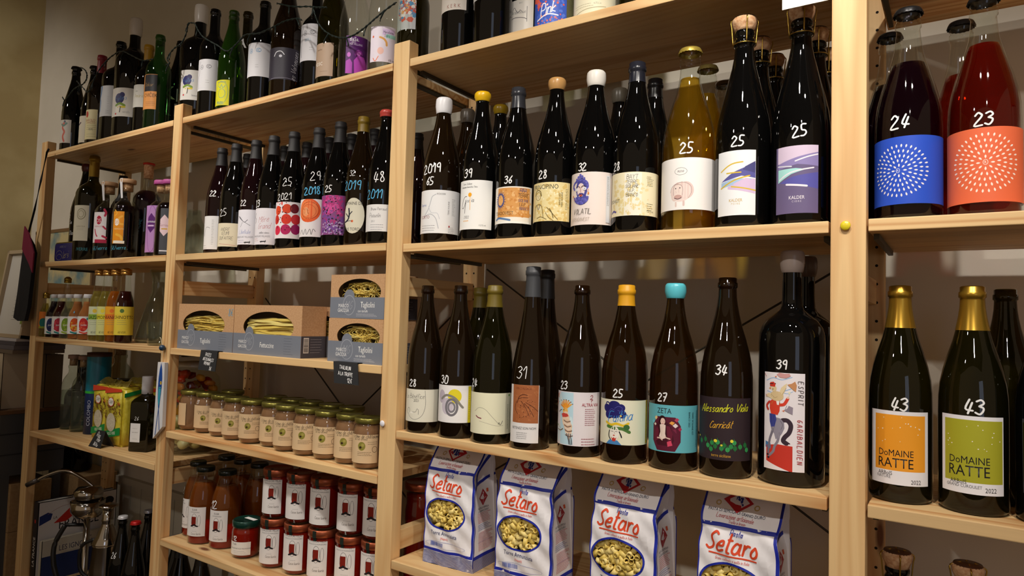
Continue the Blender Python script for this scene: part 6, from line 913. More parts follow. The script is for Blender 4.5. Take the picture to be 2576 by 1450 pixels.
for i in range(5):
    P=POS['t%d'%i]
    for lv in (0,1):
        k='t%d'%i
        if lv==0: PRICE.pop(k,None)
        elif i in (0,3): PRICE[k]=[('8',-42,7.5,8.5,'w',0,.8)]
        elif i==1: PRICE[k]=[('8',-42,7.5,8.5,'w',0,.45)]
        jar(k,(P[0]-.002*lv,P[1]+.003*lv,Z['B4']+lv*(P[4]+.0012)),P[3],P[4],TOM,COPPER,'peeled tomato jar, %s, column %s from the left'%('on top of another jar' if lv else 'bottom of the stack',nth[i].replace('first','one').replace('second','two').replace('third','three').replace('fourth','four').replace('fifth','five')),'peeled tomato jars stacked two high',lidh=.016,name='tomato_jar',lidr=1.0,neck=.93,seal=True)
P=POS['tb'];jar(None,(P[0],P[1],Z['B4']),P[3],.245,TOM,COPPER,'tall tomato jar at the back behind the middle post',None,lidh=.016,name='tomato_jar',lidr=1.0,neck=.93)
P=POS['egg'];er=jar('egg',(P[0],P[1],Z['B4']),P[3],P[4]+.002,TOM,plain('143c32',.25,.3),'short aubergine sauce jar with dark green lid and a paper strip on top',None,name='sauce_jar',lidh=.015,lidr=1.0)
b=MB();h_=P[4]+.0045;b.box(-.006,.034,-.004,.008,h_,h_+.0006,paper('e8e8e4'));b.build('paper_strip',er)
for k in ('e1','e2','e3','eb0','eb1','eb2'):
    lq=dict(e1='puree')
    d={'e1':'with white number, left of the front three','e2':'with no number, in the middle of the front three','e3':'with white number, right of the front three','eb0':'back row, leftmost','eb1':'back row, middle','eb2':'back row, right, next to the stacked jars'}[k]
    LIQ['tj']=TOMB;bottle(k,'elisir','clear',('lid','0e1612'),'tomato juice bottle with black lid, '+d,'tomato juice bottles',name='juice_bottle',liq='tj',fill=.80)
    P=POS[k];rt=[o for o in COL.objects if o.type=='EMPTY' and (o.location-Vector((P[0],P[1],Z['B4']))).length<1e-4][0]
    q=MB();pf=slice_prof('elisir',P[3],P[4],.013,.33,-.0018);q.lathe([(max(a,.003),c) for a,c in pf],TOM,32);q.build('settled_pulp',rt)
# ================================================================ PASTA BOXES
KRAFT=mottled('kraft_card','c09468','cca278',260,.8,2,bump=.05);GREY='7c828e'
FILM=G['clear']
def noodles(x0,x1,z0,z1,yf,n,r,c1,kind,seed):
    rd=random.Random(seed);m=MB();mt=[plain(c1,.45),plain('eccb62',.45),plain('f6e08c',.45)]
    for i in range(n):
        if kind=='nest':
            cx=rd.uniform(x0+.03,x1-.02);cz=z0+(z1-z0)*rd.choice([.35,.75]);R=rd.uniform(.012,.03);a0=rd.uniform(0,6);pts=[(cx+R*1.3*math.cos(a0+t*.7)*(1-.03*t)+rd.uniform(-.003,.003),yf+.006+.018*rd.random()+.002*math.sin(t),cz+R*.45*math.sin(a0+t*.7)+rd.uniform(-.002,.002)) for t in range(7)]
        else:
            z=z0+(z1-z0)*rd.random()**1.3*.78+.004;dz=rd.uniform(-.012,.012);y=yf+.004+rd.random()*.02;pts=[(x0+.006+(x1-x0-.012)*t,y+.004*math.sin(t*5+i),max(z0+.003,z+dz*(t-.5)+.008*math.sin(PI*t)*rd.uniform(-.3,1))) for t in (0,.25,.5,.75,1)]
        if kind=='flat':
            pp=spline(pts,3);w=r*2.6;vs=[];fs=[]
            for j,p in enumerate(pp): vs+=[(p[0],p[1],p[2]-w/2),(p[0],p[1]+.0015,p[2]+w/2)]
            fs=[(2*j,2*j+2,2*j+3,2*j+1) for j in range(len(pp)-1)];m.add(vs,fs,mt[i%3],True)
        else: m.tube(spline(pts,3),r,mt[i%3],5)
    return m
def pasta_box(x,y,z,w,h,d,title,sub,kind,label,seed,txtright=True,win=(.5,.56,.36,.30),sleeve=.42,group='cardboard pasta boxes',full=True):
    """origin: front bottom left corner"""
    r=root('pasta_box',(x,y,z),label,'pasta box',group)
    b=MB();t=.0012
    cx,cz,rx,rz=w*win[0],h*win[1],w*win[2],h*win[3]
    n=48;outer=[];inner=[]
    for i in range(n):
        a=2*PI*i/n;ca,sa=math.cos(a),math.sin(a);inner.append((cx+rx*ca,cz+rz*sa))
        s=min(((w-cx) if ca>0 else cx)/abs(ca) if abs(ca)>1e-6 else 9,((h-cz) if sa>0 else cz)/abs(sa) if abs(sa)>1e-6 else 9);outer.append((cx+s*ca,cz+s*sa))
    for c in ((0,0),(w,0),(w,h),(0,h)):
        j=min(range(n),key=lambda i:(outer[i][0]-c[0])**2+(outer[i][1]-c[1])**2);outer[j]=c
    vs=[(a,0,c) for a,c in outer]+[(a,0,c) for a,c in inner]+[(a,t,c) for a,c in inner]
    fs=[(i,(i+1)%n,n+(i+1)%n,n+i) for i in range(n)]+[(n+i,n+(i+1)%n,2*n+(i+1)%n,2*n+i) for i in range(n)];b.add(vs,fs,KRAFT)
    b.add([(0,0,0),(w,0,0),(w,d,0),(0,d,0),(0,0,h),(w,0,h),(w,d,h),(0,d,h)],[(3,2,1,0),(4,5,6,7),(1,2,6,5),(2,3,7,6),(3,0,4,7)],KRAFT);b.build('box_card',r)
    b=MB();b.add([(.004,.034,.003),(w-.004,.034,.003),(w-.004,.034,h-.003),(.004,.034,h-.003)],[(0,1,2,3)],plain('3a2a1a',.8));b.build('interior_shade',r)  # shade inside the box, put into the colour of a dark backing sheet
    noodles(cx-rx,cx+rx,cz-rz*.95,cz+rz*.7,.002,{'thin':120,'flat':60,'nest':90}[kind],{'thin':.0011,'flat':.0022,'nest':.0008}[kind],'f0d270',kind,seed).build('pasta',r)['kind']='stuff'
    vs=[(a,.0006,c) for a,c in inner];b=MB();b.add(vs,[tuple(range(n))],FILM);b.build('window_film',r)
    sh=h*sleeve;A=Art(off=.0004);A.rect(w/2,sh/2,w,sh,GREY)
    bx=w*(.20 if w>.2 else .30);A.ell(bx+w*.05,sh+.001,.034,.034,GREY)
    A.ring(bx+w*.05,sh*.62,.040,.046,.0014,'a8acb6');A.hand('MG',bx+w*.05,sh*.62,.019,'a8acb6',.0009,0,.3)
    A.text('MARCO',bx-w*.05,sh*.60,.0085,'f0f0f0',0,.8);A.text('GIACOSA',bx-w*.05,sh*.38,.0085,'f0f0f0',0,.72);A.small(bx-w*.05,sh*.2,.03,.002,1,'5c626e')
    if w>.2:
        A.text(title,w*.52,sh*.5,.0135,'f4f4f2',0,.72);A.small(w*.83,sh*.5,.036,sh*.72,7,'5c626e')
    else:
        A.text(title,w*.68,sh*.66,.0135,'f4f4f2',0,.66);A.text(sub,w*.60,sh*.36,.006,'f0f0f0',0,.85);A.small(w*.68,sh*.17,.07,.005,3,'d0d2d8')
    A.clip(.0,w,-1,1);A.build('paper_sleeve',lambda u,v,hh:(u,-hh,v),r)
    A=Art(off=.0004);A.rect(d/2,sh/2,d,sh,'4a4850');A.rect(d*.2,sh*.58,.016,sh*.7,'d8d4d0');A.barcode(d*.2,sh*.58,.013,sh*.62,'3a3438',True);A.small(d*.62,sh*.55,d*.5,sh*.6,6,'9a98a0')
    A.build('side_sleeve',lambda u,v,hh:(w+hh,u,v),r)
    return r
zb=Z['A2']
pasta_box(-1.700,.012,zb,.262,.127,.075,'Tagliolini','','thin','long pasta box with thin yellow strands, left of the two long boxes',1,win=(.47,.56,.38,.30))
r_=pasta_box(-1.436,.012,zb,.272,.127,.075,'Fettuccine','','flat','long pasta box with broad yellow ribbons, right of the two long boxes',2,win=(.52,.56,.37,.31))
pasta_box(-1.338,.095,zb,.245,.127,.075,'Tagliolini','','thin','long pasta box behind the broad ribbon box, only its right end showing',3)
pasta_box(-1.068,.012,zb,.180,.100,.10,'Tagliolini','con tartufo','nest','short truffle pasta box, lower one of the stack beside the middle post',4,win=(.54,.60,.38,.30),sleeve=.48)
pasta_box(-1.066,.012,zb+.1006,.180,.100,.10,'Tagliolini','con tartufo','nest','short truffle pasta box, upper one of the stack beside the middle post',5,win=(.52,.60,.38,.30),sleeve=.48)
A=Art(off=.0006);A.hand('8€',-1.452,zb+.106,.018,PRICEMAT['b'],.0012);A.build('price_writing',lambda u,v,h:(u+1.436,-h,v-zb),r_) # blue price on the long box
SLATE=plain('16181c',.7)
def hang_sign(x,z,w,h,tilt,lines,label):
    r=root('hanging_sign',(x,0,z),label,'price sign','black hanging price signs');m=MB();t=.0012
    sx=tilt
    m.add([(0,.05,.001),(w,.05,.001),(w,-.0025,.001),(0,-.0025,.001),(w+sx,-.014,-h),(sx,-.014,-h)],[(0,1,2,3),(3,2,4,5)],SLATE)
    m.add([(0,.05,.0022),(w,.05,.0022),(w,-.0035,.0022),(0,-.0035,.0022),(w+sx,-.015,-h),(sx,-.015,-h)],[(3,2,1,0),(5,4,2,3)],SLATE);m.build('sign_card',r)
    A=Art(off=.0004)
    for t_,u,v,s in lines: A.hand(t_,u*w,-v*h,s,PRICEMAT['w'],.0010,-3,.12)
    A.build('sign_writing',lambda u,v,hh:(u+sx*(-v/h),-.0035-.0115*(-v/h)-hh-.0006,v),r)
hang_sign(-1.556,zb,.078,.050,.010,[('PÂTES',.5,.18,.0085),('ARTISANALES',.53,.42,.0075),('PIEMONT',.5,.63,.0075),('8€',.72,.87,.009)],'black sign hanging from the shelf edge under the long pasta boxes')
hang_sign(-1.030,zb,.078,.045,.018,[('TAGLIOLINI',.5,.22,.0075),('À LA TRUFFE',.5,.52,.0072),('12€',.66,.82,.009)],'black sign hanging from the shelf edge under the truffle pasta boxes')
# ================================================================ WHITE PASTA BAGS
WH='ece9ec';BL='1c2a9c';RD='dc4a28'
def frontfn(w,d,H,seed):
    rd=random.Random(seed);a=[rd.uniform(-.5,.5) for _ in range(8)]
    def f(u,v):
        # bag front depth at (u 0..w, v 0..H)
        t=v/H;b=.004+.006*math.sin(PI*min(1,max(0,u/w)))*math.sin(PI*min(1,t/.75)) if t<.75 else .004
        y=-b
        if t>.79: y+= (t-.79)*H*.95
        y+=.0022*math.sin(u*95+a[0]*6)*math.sin(v*60+a[1]*6)+.0014*math.sin((u+v)*140+a[2]*9)+ (.003*math.exp(-((t-.79)/.03)**2))
        return y
    def sx(t): # half width factor narrows near the fold
        return 1-.07*math.exp(-((t-.76)/.06)**2)
    return f,sx
def pasta_bag(x,y,z,w,d,H,label,seed,rot=0):
    r=root('pasta_bag',(x,y,z),label,'pasta bag','white paper bags of pasta',rot);f,sx=frontfn(w,d,H,seed)
    def F(u,v,h): t=v/H;c=w/2;return (c+(u-c)*sx(t),f(u,v)-h,v)
    def S(u,v,h):  # side: u along depth
        t=v/H;X=w/2+(w/2)*sx(t);yf=f(w,v);yb=d-(max(0,t-.7)*d*.9);k=u/d;dent=-.007*math.sin(PI*k)*(1 if t>.5 else t*2)-(max(0,t-.62)*.05*math.sin(PI*k));return (X+dent+h,yf+(yb-yf)*k,v)
    def S2(u,v,h):
        t=v/H;X=w/2-(w/2)*sx(t);yf=f(0,v);yb=d-(max(0,t-.7)*d*.9);k=u/d;return (X-h+.006*math.sin(PI*k),yf+(yb-yf)*k,v)
    # paper body
    b=MB();pm=plain(WH,.5,0,.4);nu,nv=14,26
    wc,wz,wrx,wrz=w*.43,.1060,w*.38,.0300
    def grid(fn,a,bb,mat,hole=False):
        vs=[fn(a*i/nu,bb*j/nv,0) for j in range(nv+1) for i in range(nu+1)];fs=[]
        for j in range(nv):
            for i in range(nu):
                uc,vc=a*(i+.5)/nu,bb*(j+.5)/nv
                fs.append((j*(nu+1)+i,j*(nu+1)+i+1,(j+1)*(nu+1)+i+1,(j+1)*(nu+1)+i))
        b.add(vs,fs,mat,True)
    grid(S,d,H,pm);grid(S2,d,H,pm)
    # front with an oval hole
    n=56;rings=[]
    for kk in (0,.12,.3,.5,.75,1):
        ring=[]
        for i in range(n):
            a=2*PI*i/n;ca,sa=math.cos(a),math.sin(a);ix,iz=wc+wrx*ca,wz+wrz*sa
            s=min(((w-wc) if ca>0 else wc)/abs(ca) if abs(ca)>1e-6 else 9,((H-wz) if sa>0 else wz)/abs(sa) if abs(sa)>1e-6 else 9);ox,oz=wc+s*ca,wz+s*sa
            ring.append([ix+(ox-ix)*kk,iz+(oz-iz)*kk])
        if kk==1:
            for c in ((0,0),(w,0),(w,H),(0,H)):
                j=min(range(n),key=lambda i:(ring[i][0]-c[0])**2+(ring[i][1]-c[1])**2);ring[j]=list(c)
        rings.append(ring)
    bmf=bmesh.new();V=[[bmf.verts.new((p[0],p[1],0)) for p in ring] for ring in rings]
    for q in range(5):
        for i in range(n): bmf.faces.new((V[q][i],V[q][(i+1)%n],V[q+1][(i+1)%n],V[q+1][i]))
    for step,no in ((.008,(0,1,0)),(.012,(1,0,0))):
        u=0
        while u<max(w,H):
            u+=step;bmesh.ops.bisect_plane(bmf,geom=list(bmf.verts)+list(bmf.edges)+list(bmf.faces),plane_co=(u*no[0],u*no[1],0),plane_no=no)
    bmf.verts.index_update();b.add([F(v.co.x,v.co.y,0) for v in bmf.verts],[[v.index for v in ff.verts] for ff in bmf.faces],pm,True);bmf.free()
    b.add([F(0,0,0),F(w,0,0),(w,d,0),(0,d,0)],[(3,2,1,0)],pm)
    b.add([F(0,H,0),F(w,H,0),S(d,H,0),S2(d,H,0)],[(0,1,2,3)],pm);b.add([(0,d,0),(w,d,0),S(d,H,0),S2(d,H,0)],[(0,1,2,3)],pm);b.build('paper_bag',r)
    # contents behind the window
    rd=random.Random(seed);m=MB();mt=[plain('e6cc70',.5),plain('dcc060',.5),plain('eed888',.5)]
    m.add([F(wc-wrx*1.1,wz-wrz*1.15,-.02),F(wc+wrx*1.1,wz-wrz*1.15,-.02),F(wc+wrx*1.1,wz+wrz*1.15,-.02),F(wc-wrx*1.1,wz+wrz*1.15,-.02)],[(0,1,2,3)],plain('8a6c24',.8))
    pts=[]
    for q in range(420):
        u,v=rd.uniform(-1.05,1.05),rd.uniform(-1.05,1.05)
        if u*u+v*v>1.05 or any((u-a)**2*wrx**2+(v-bq)**2*wrz**2<.0068**2 for a,bq in pts):continue
        pts.append((u,v))
    for (u,v) in pts:
        c=Vector(F(wc+u*wrx,wz+v*wrz,-.009-rd.random()*.003))
        if rd.random()<.38: dr=Vector((rd.uniform(-.5,.5),-1,rd.uniform(-.5,.5))).normalized();L=.006
        else: dr=Vector((rd.uniform(-1,1),rd.uniform(-.35,.35),rd.uniform(-1,1))).normalized();L=.0075
        R_,ri=.0050,.0033;q=dr.to_track_quat('Z','Y').to_matrix();vs=[];fs=[];sg=10
        for (rr,zz) in ((ri,-L),(R_,-L),(R_,L),(ri,L)):
            for k in range(sg): a=2*PI*k/sg;vs.append(c+q@Vector((rr*math.cos(a),rr*math.sin(a),zz)))
        for e in range(4):
            e2=(e+1)%4
            for k in range(sg): k2=(k+1)%sg;fs.append((e*sg+k,e*sg+k2,e2*sg+k2,e2*sg+k))
        m.add(vs,fs,rd.choice(mt),True)
    m.build('rigatoni',r)['kind']='stuff'
    # printing, front
    A=Art(off=.0005);cx=w*.44
    A.ring(wc,wz,wrx*2+.006,wrz*2+.006,.0034,BL,48)
    A.rect(w/2,.193,w,.0055,BL);A.rect(w-.0025,.110,.005,.162,BL);A.rect(.001,.11,.002,.165,BL);A.rect(w/2,.0305,w,.0055,BL)
    for i in range(11): A.rect(w/2,.0016+i*.0024,w,.0012,'3a4488')
    A.rect(w-.0015,.22,.005,.055,BL);A.rect(.0015,.22,.004,.055,BL)
    A.hand('Pasta',cx+.006,.1845,.0085,BL,.0009,-2,.3);A.hand('Setaro',cx,.168,.0285,RD,.0034,-2,.22)
    A.rect(cx,.1488,w*.60,.0022,RD,-.02);A.hand('Grano coltivato e molito in Italia',cx,.1430,.0042,'d0605a',.0004,-1,.2)
    A.text('Torre Annunziata',cx,.0665,.0082,'243068',-1,.80);A.text('(Napoli)',cx,.0565,.0045,RD,-1,.85)
    A.ring(cx+.002,.0430,w*.80,.0135,.0005,'6070b8');A.barcode(cx-.018,.0430,.034,.008,'5468b8')
    A.poly([(cx+a*.024,.2270+bq*.016) for a,bq in ((0,-1),(1,0),(0,1),(-1,0))],'b82c34');A.poly([(cx+a*.018,.2270+bq*.012) for a,bq in ((0,-1),(1,0),(0,1),(-1,0))],'e0dce4');A.dots(cx,.228,16,.016,.010,.004,'2c3c8c')
    A.ring(cx-.03,.222,.008,.007,.0014,'c8b070');A.ring(cx+.03,.222,.008,.007,.0014,'c8b070')
    A.text('PASTA DI SEMOLA DI GRANO DURO',cx,.2120,.0042,'243050',-1,.92);A.hand('Lavorazione artigianale',cx,.2055,.0062,'c0505a',.0005,-1,.25);A.hand('Trafila in bronzo',cx+.004,.1990,.0040,'c0606a',.0004,-1,.25)
    A.clip(0,w,0,H);A.cut(.010,.006);A.build('front_print',F,r)
    A=Art(off=.0005)
    A.rect(.0015,H*.37,.004,H*.66,BL);A.rect(d-.001,H*.37,.002,H*.66,BL);A.rect(d/2,H*.115,d,.0065,BL)
    for i in range(11): A.rect(d/2,.0016+i*.0023,d,.0011,'3a4488')
    A.line([(0,H*.66),(d*.5,H*.80),(d*.9,H*.93)],.006,BL,sm=False);A.line([(d*.12,H*.70),(d*.55,H*.715),(d,H*.76)],.005,BL,sm=False)
    c2=d*.48;A.poly([(c2+a*.015,H*.585+bq*.017) for a,bq in ((0,-1),(1,0),(0,1),(-1,0))],'a82c38');A.poly([(c2+a*.011,H*.585+bq*.012) for a,bq in ((0,-1),(1,0),(0,1),(-1,0))],'e0dce4');A.dots(c2,H*.585,12,.011,.012,.004,'2c3c8c')
    A.rect(c2+.014,H*.635,.006,.007,'d8603c')
    A.text('PASTA DI SEMOLA',c2,H*.50,.0042,'243050',0,.8);A.text('DI GRANO DURO',c2,H*.475,.0042,'243050',0,.8)
    A.small(c2+.002,H*.42,d*.55,.018,7,'c8606a');A.small(c2+.002,H*.345,d*.6,.010,4,'5a68a8')
    A.rect(c2+.005,H*.225,d*.66,.0004,'8088b8');A.small(c2+.005,H*.23,d*.6,.034,13,'cc6a70')
    A.clip(0,d,0,H);A.cut(.01,.006);A.build('side_print',S,r)
    return r
zc=Z['C3']
for i,(x0,l) in enumerate([(-.778,'white pasta bag with blue edges, leftmost, beside the middle post'),(-.592,'white pasta bag with blue edges, second from the left'),(-.388,'white pasta bag with blue edges, third from the left'),(-.196,'white pasta bag with blue edges, rightmost, below the large magnum')]):
    pasta_bag(x0,.042 if i==0 else .036,zc,.124,.082,.243,l,11+i,[.05,.03,-.02,0][i])
# ================================================================ RICE, OIL, TUBE, TIN
YE='d8c63c'
def rice(x,y,z,w,d,H,label,seed,tilt):
    r=root('rice_packet',(x,y,z),label,'rice packet','yellow vacuum-packed rice',tilt)
    bm=bmesh.new();bmesh.ops.create_cube(bm,size=1)
    for v in bm.verts: v.co=Vector((w/2+v.co.x*w,d/2+v.co.y*d,H/2+v.co.z*H))
    bmesh.ops.bevel(bm,geom=list(bm.edges),offset=.007,segments=2,affect='EDGES');bmesh.ops.subdivide_edges(bm,edges=list(bm.edges),cuts=3,use_grid_fill=True)
    rd=random.Random(seed)
    for v in bm.verts:
        if .004<v.co.z<H-.004: v.co+=Vector((rd.uniform(-1,1),rd.uniform(-.3,.3),0))*.0012
        if v.co.z>H-.004: v.co.z+=rd.uniform(-.003,.003)
    b=MB();b.bm(bm,mottled('yellow_foil','cfbd34','dccb48',60,.3,2,bump=.5),sm=True);b.build('packet',r)
    # folded top of clear wrap
    b=MB();vs=[];n=9
    for j in range(3):
        for i in range(n): vs.append((w*.08+w*.84*i/(n-1),d*(.25+.25*j)+rd.uniform(-.004,.004),H+.002+[.0,.018,.004][j]+rd.uniform(-.004,.005)))
    b.add(vs,[(j*n+i,j*n+i+1,(j+1)*n+i+1,(j+1)*n+i) for j in range(2) for i in range(n-1)],glass('clear_wrap','d8cf9a',.35,'b8a850'));b.build('wrap_fold',r)
    A=Art(off=.0022)
    A.poly([(0.004,H*.88),(w-.004,H*.94),(w-.004,H*.985),(.004,H*.985)],'d8482c');A.poly([(.004,H*.10),(w-.004,H*.21),(w-.004,H*.34),(.004,H*.22)],'1c8a40')
    A.text('RISO RIBE',w*.5,H*.215,.010,'e8e8d8',9,.8);
    for i in range(11):
        tx=w*(.16+.075*i);ty=H*(.52+.045*((i*5)%7));A.line([(w*(.16+.02*i),H*.26),(w*(.2+.045*i),H*.45),(tx,ty)],.0012,'5c5424');A.dots(tx,ty,9,.012,.030,.0044,'6a3428');A.line([(tx,ty),(tx+.006,ty+.012),(tx+.012,ty+.014)],.0009,'5c5424')
    A.ell(w*.45,H*.40,w*.50,w*.54,'c8bea4');A.dots(w*.45,H*.40,90,w*.35,w*.37,.0028,'e0d8c0')
    A.ell(w*.40,H*.745,.036,.030,'d04a30');A.ell(w*.40,H*.745,.032,.026,'eeeae0');A.text('CARPI',w*.40,H*.745,.011,'1a1a1a',0,.62);A.text('RISO',w*.84,H*.735,.010,'e0502c',0,.55)
    A.clip(.003,w-.003,.003,H-.003);A.build('front_print',lambda u,v,h:(u,-h,v),r)
    A=Art(off=.0022);A.poly([(.004,H*.84),(d-.004,H*.90),(d-.004,H*.97),(.004,H*.91)],'1c8a40');A.ell(d*.6,H*.10,.024,.012,'c84030');A.text('CARPI',d*.6,H*.10,.006,'1a1a1a',0,.7)
    A.build('side_print',lambda u,v,h:(w+h,u,v),r);return r
za=Z['A3']
rice(-2.293,.066,za,.108,.062,.186,'yellow rice packet with green band, left one of the front two',21,.0)
rice(-2.180,.052,za,.110,.066,.188,'yellow rice packet with green band, right one of the front two',22,.02)
rice(-2.262,.140,za,.104,.06,.186,'yellow rice packet standing behind the front two, on the left',23,0)
rice(-2.130,.150,za,.104,.06,.186,'yellow rice packet standing behind the front two, behind the oil bottle',24,0)
# tent sign
ts=root('tent_sign',(-2.168,.004,za),'small black folded sign about rice in front of the yellow packets','price sign');m=MB();w=.07;h=.052
m.add([(0,0,0),(w,.004,0),(w*.86,.022,h),(w*.22,.018,h),(w,.046,0),(0,.042,0)],[(0,1,2,3),(3,2,4,5)],SLATE);m.build('sign_card',ts)
A=Art(off=.0006)
for t_,u,v,s in (('Riso',.50,.74,.013),('Ribe',.62,.48,.012),('8€/kg',.52,.20,.010)): A.hand(t_,u*w,v*h,s,PRICEMAT['w'],.0011,-8,.15)
A.build('sign_writing',lambda u,v,hh:(u,.018*v/h+.004*u/w-hh,v),ts)
# square oil bottle
P=POS['oil'];ob=root('oil_bottle',(P[0],P[1],za),'square olive oil bottle with white cap and white label','bottle',None,.42)
a=.033;H=.232
def sq(h,s,n=6):
    out=[]
    for cx,cy,st in ((1,1,0),(-1,1,1),(-1,-1,2),(1,-1,3)):
        for i in range(n): t=(st+i/(n-1))*PI/2;out.append((cx*(s-.006)+.006*math.cos(t),cy*(s-.006)+.006*math.sin(t),h))
    return out
def sqbody(levels,mat,name):
    vs=[];n=24
    for h,s in levels: vs+=sq(h,s)
    fs=[(j*n+i,j*n+(i+1)%n,(j+1)*n+(i+1)%n,(j+1)*n+i) for j in range(len(levels)-1) for i in range(n)]+[tuple(range(n-1,-1,-1)),tuple((len(levels)-1)*n+i for i in range(n))]
    b=MB();b.add(vs,fs,mat,True);return b.build(name,ob)
sqbody([(0,a*.94),(.003,a),(H*.62,a),(H*.66,a*.97),(H*.70,a*.8),(H*.735,a*.5),(H*.75,a*.42),(H*.8,a*.40)],G['olive'],'bottle_glass')
sqbody([(.005,a*.9),(H*.58,a*.93),(H*.62,a*.93)],LIQ['oil'],'liquid')
b=MB();b.lathe([(.0135,H*.76),(.0165,H*.765),(.0165,H-.002),(.0155,H),(.001,H)],plain('dcdce2',.4),28,cap0=False);b.build('cap',ob)
A=Art('e6e6e6',(-.018,.016,.030,.088),off=.0005);A.small(0,.072,.022,.002,1,'777777');A.text('NEW HARVEST',-.001,.06,.0028,'666666',0,.8);A.small(0,.04,.018,.003,2,'999999');A.build('paper_label',lambda u,v,h:(u-.008,-a-h,v),ob)
A=Art(off=.0005);A.hand('26',-.006,.103,.011,PRICEMAT['w'],.001);A.build('price_writing',lambda u,v,h:(u,-a-h,v),ob)
P=POS['tube'];tb=root('gift_tube',(P[0],P[1],za),'tall blue and teal gift tube behind the spirit bottles','gift tube')
b=MB();b.lathe([(P[3],0),(P[3],P[4]*.50)],plain('1c3468',.35),32,cap1=False);b.lathe([(P[3],P[4]*.53),(P[3],P[4]-.012)],mottled('teal_print','0e6a86','1a8aa6',30,.3,3,(1,1,.2)),32,cap0=False,cap1=False);b.lathe([(P[3]+.0003,P[4]*.50),(P[3]+.0003,P[4]*.53)],plain('3ac84a',.3),32,cap0=False,cap1=False);b.build('tube_body',tb)
b=MB();b.lathe([(P[3]+.001,P[4]-.014),(P[3]+.001,P[4]),(.001,P[4]+.0005)],plain('4a2c20',.5),32,cap0=False);b.build('tube_lid',tb)
A=Art(off=.0006);A.text('COLOMBO',-.026,.075,.013,'b8c0d8',90,1);A.cut(.004);f=wrap(camphi(P[0],P[1]),lambda v:P[3]);f.R=P[3];A.build('tube_lettering',f,tb)
tn=root('sardine_tin',(-2.548,.026,Z['A1']),'blue sardine tin with gold rim standing on edge at the far left','tin')
def rrect(w,h,r,n=6):
    out=[]
    for cx,cy,st in ((1,1,0),(-1,1,1),(-1,-1,2),(1,-1,3)):
        for i in range(n): t=(st+i/(n-1))*PI/2;out.append((cx*(w/2-r)+r*math.cos(t),cy*(h/2-r)+r*math.sin(t)))
    return out
pts=rrect(.150,.070,.016);n=len(pts);b=MB();gold=plain('8a7a30',.35,.8)
vs=[(x,y,z+.035) for y in (0,.024) for x,z in pts];b.add(vs,[(i,(i+1)%n,n+(i+1)%n,n+i) for i in range(n)]+[tuple(range(n)),tuple(range(2*n-1,n-1,-1))],gold,False)
b.build('tin_body',tn,(.073,0,0));b=MB();p2=rrect(.141,.062,.013);b.add([(x,-.0012,z+.035) for x,z in p2],[tuple(range(n))],plain('1c1c6a',.35));b.build('tin_front',tn,(.073,0,0))
A=Art(off=.0016);A.hand('SARDINES À LA',.064,.054,.007,'8a86a0',.0006);A.hand('Jersi',.088,.026,.024,'a8a080',.0013,4);A.ring(.038,.024,.05,.034,.0008,'a8a080');A.line([(.02,.02),(.035,.028),(.05,.026),(.062,.018)],.0009,'a8a080');A.build('tin_print',lambda u,v,h:(u,-h,v),tn)
# ================================================================ GLASSWARE
def vessel(name,loc,pf,label,cat='glass',group=None,liq=None):
    b=MB();b.lathe(pf,G['thick'],32,cap1=False);b.lathe([(max(r-.0022,.001),z+.003) for r,z in pf],G['clear'],32,cap1=False);o=b.build(name);o.location=loc;tag(o,label,cat,group);return o
P=POS['erl'];R,H=P[3],P[4]
vessel('glass_carafe',(P[0],P[1],Z['A2']),[(R*.9,0),(R,.006),(R*.98,.02),(R*.55,.125),(R*.32,.165),(R*.31,.20),(R*.40,.225),(R*.47,H)],'conical clear glass carafe beside the soda bottles','carafe')
P=POS['tum'];vessel('drinking_glass',(P[0],P[1],Z['A2']),[(.026,0),(.030,.003),(.032,.03),(.034,.07)],'short clear tumbler beside the fish post')
for i,x in enumerate((-2.07,-2.0,-1.93,-1.86,-1.79)): vessel('drinking_glass',(x,.245,Z['A2']),[(.024,0),(.028,.004),(.031,.06),(.033,.118)],'clear tumbler at the back seen past the fish post, %s from the left'%nth[i],'glass','row of tumblers at the back of the shelf')
vessel('glass_carafe',(-1.965,.2,Z['A1']),[(.034,0),(.038,.004),(.039,.09),(.032,.125),(.022,.15),(.021,.175)],'clear glass carafe on the second shelf behind the fish post','carafe')
P=POS['pick'];R,H=P[3]*.97,.285;pk=root('pickle_jar',(P[0],P[1],za),'large glass jar of peppers and cauliflower behind the chestnut jars','jar')
b=MB();b.lathe([(R*.85,0),(R,.012),(R,H*.74),(R*.95,H*.82),(R*.70,H*.90),(R*.68,H*.95)],G['clear'],40,cap1=False);b.build('jar_glass',pk)
b=MB();b.lathe([(R*.72,H*.93),(R*.74,H*.94),(R*.74,H*.965),(R*.66,H*.985),(.001,H)],plain('c4c2b8',.3,.2),36,cap0=False);b.build('jar_lid',pk)
rd=random.Random(4);m=MB()
for q in range(95):
    zz=.014+rd.random()*(H*.80);rr=(R-.020)*math.sqrt(rd.random());a_=rd.uniform(0,6.28);t=zz/H
    c='d8cf98' if t<.36 else ('d8982c' if t<.5 else rd.choice(['c83c1c','e0a024','a82414','d8882c']))
    if t<.36: c=rd.choice(['d8cf98','e6dfb4','c8ba78'])
    bm=bmesh.new();bmesh.ops.create_icosphere(bm,subdivisions=2,radius=.017)
    for v in bm.verts: v.co=v.co*(1+rd.uniform(-.12,.12))
    b_=Matrix.Translation((rr*math.cos(a_),rr*math.sin(a_),zz+.008))@Matrix.Rotation(rd.uniform(0,3),4,'X')@Matrix.Diagonal((1.3,.8,.55 if t>.36 else 1,1));m.bm(bm,plain(c,.35),b_,True)
m.build('pickled_vegetables',pk)['kind']='stuff'
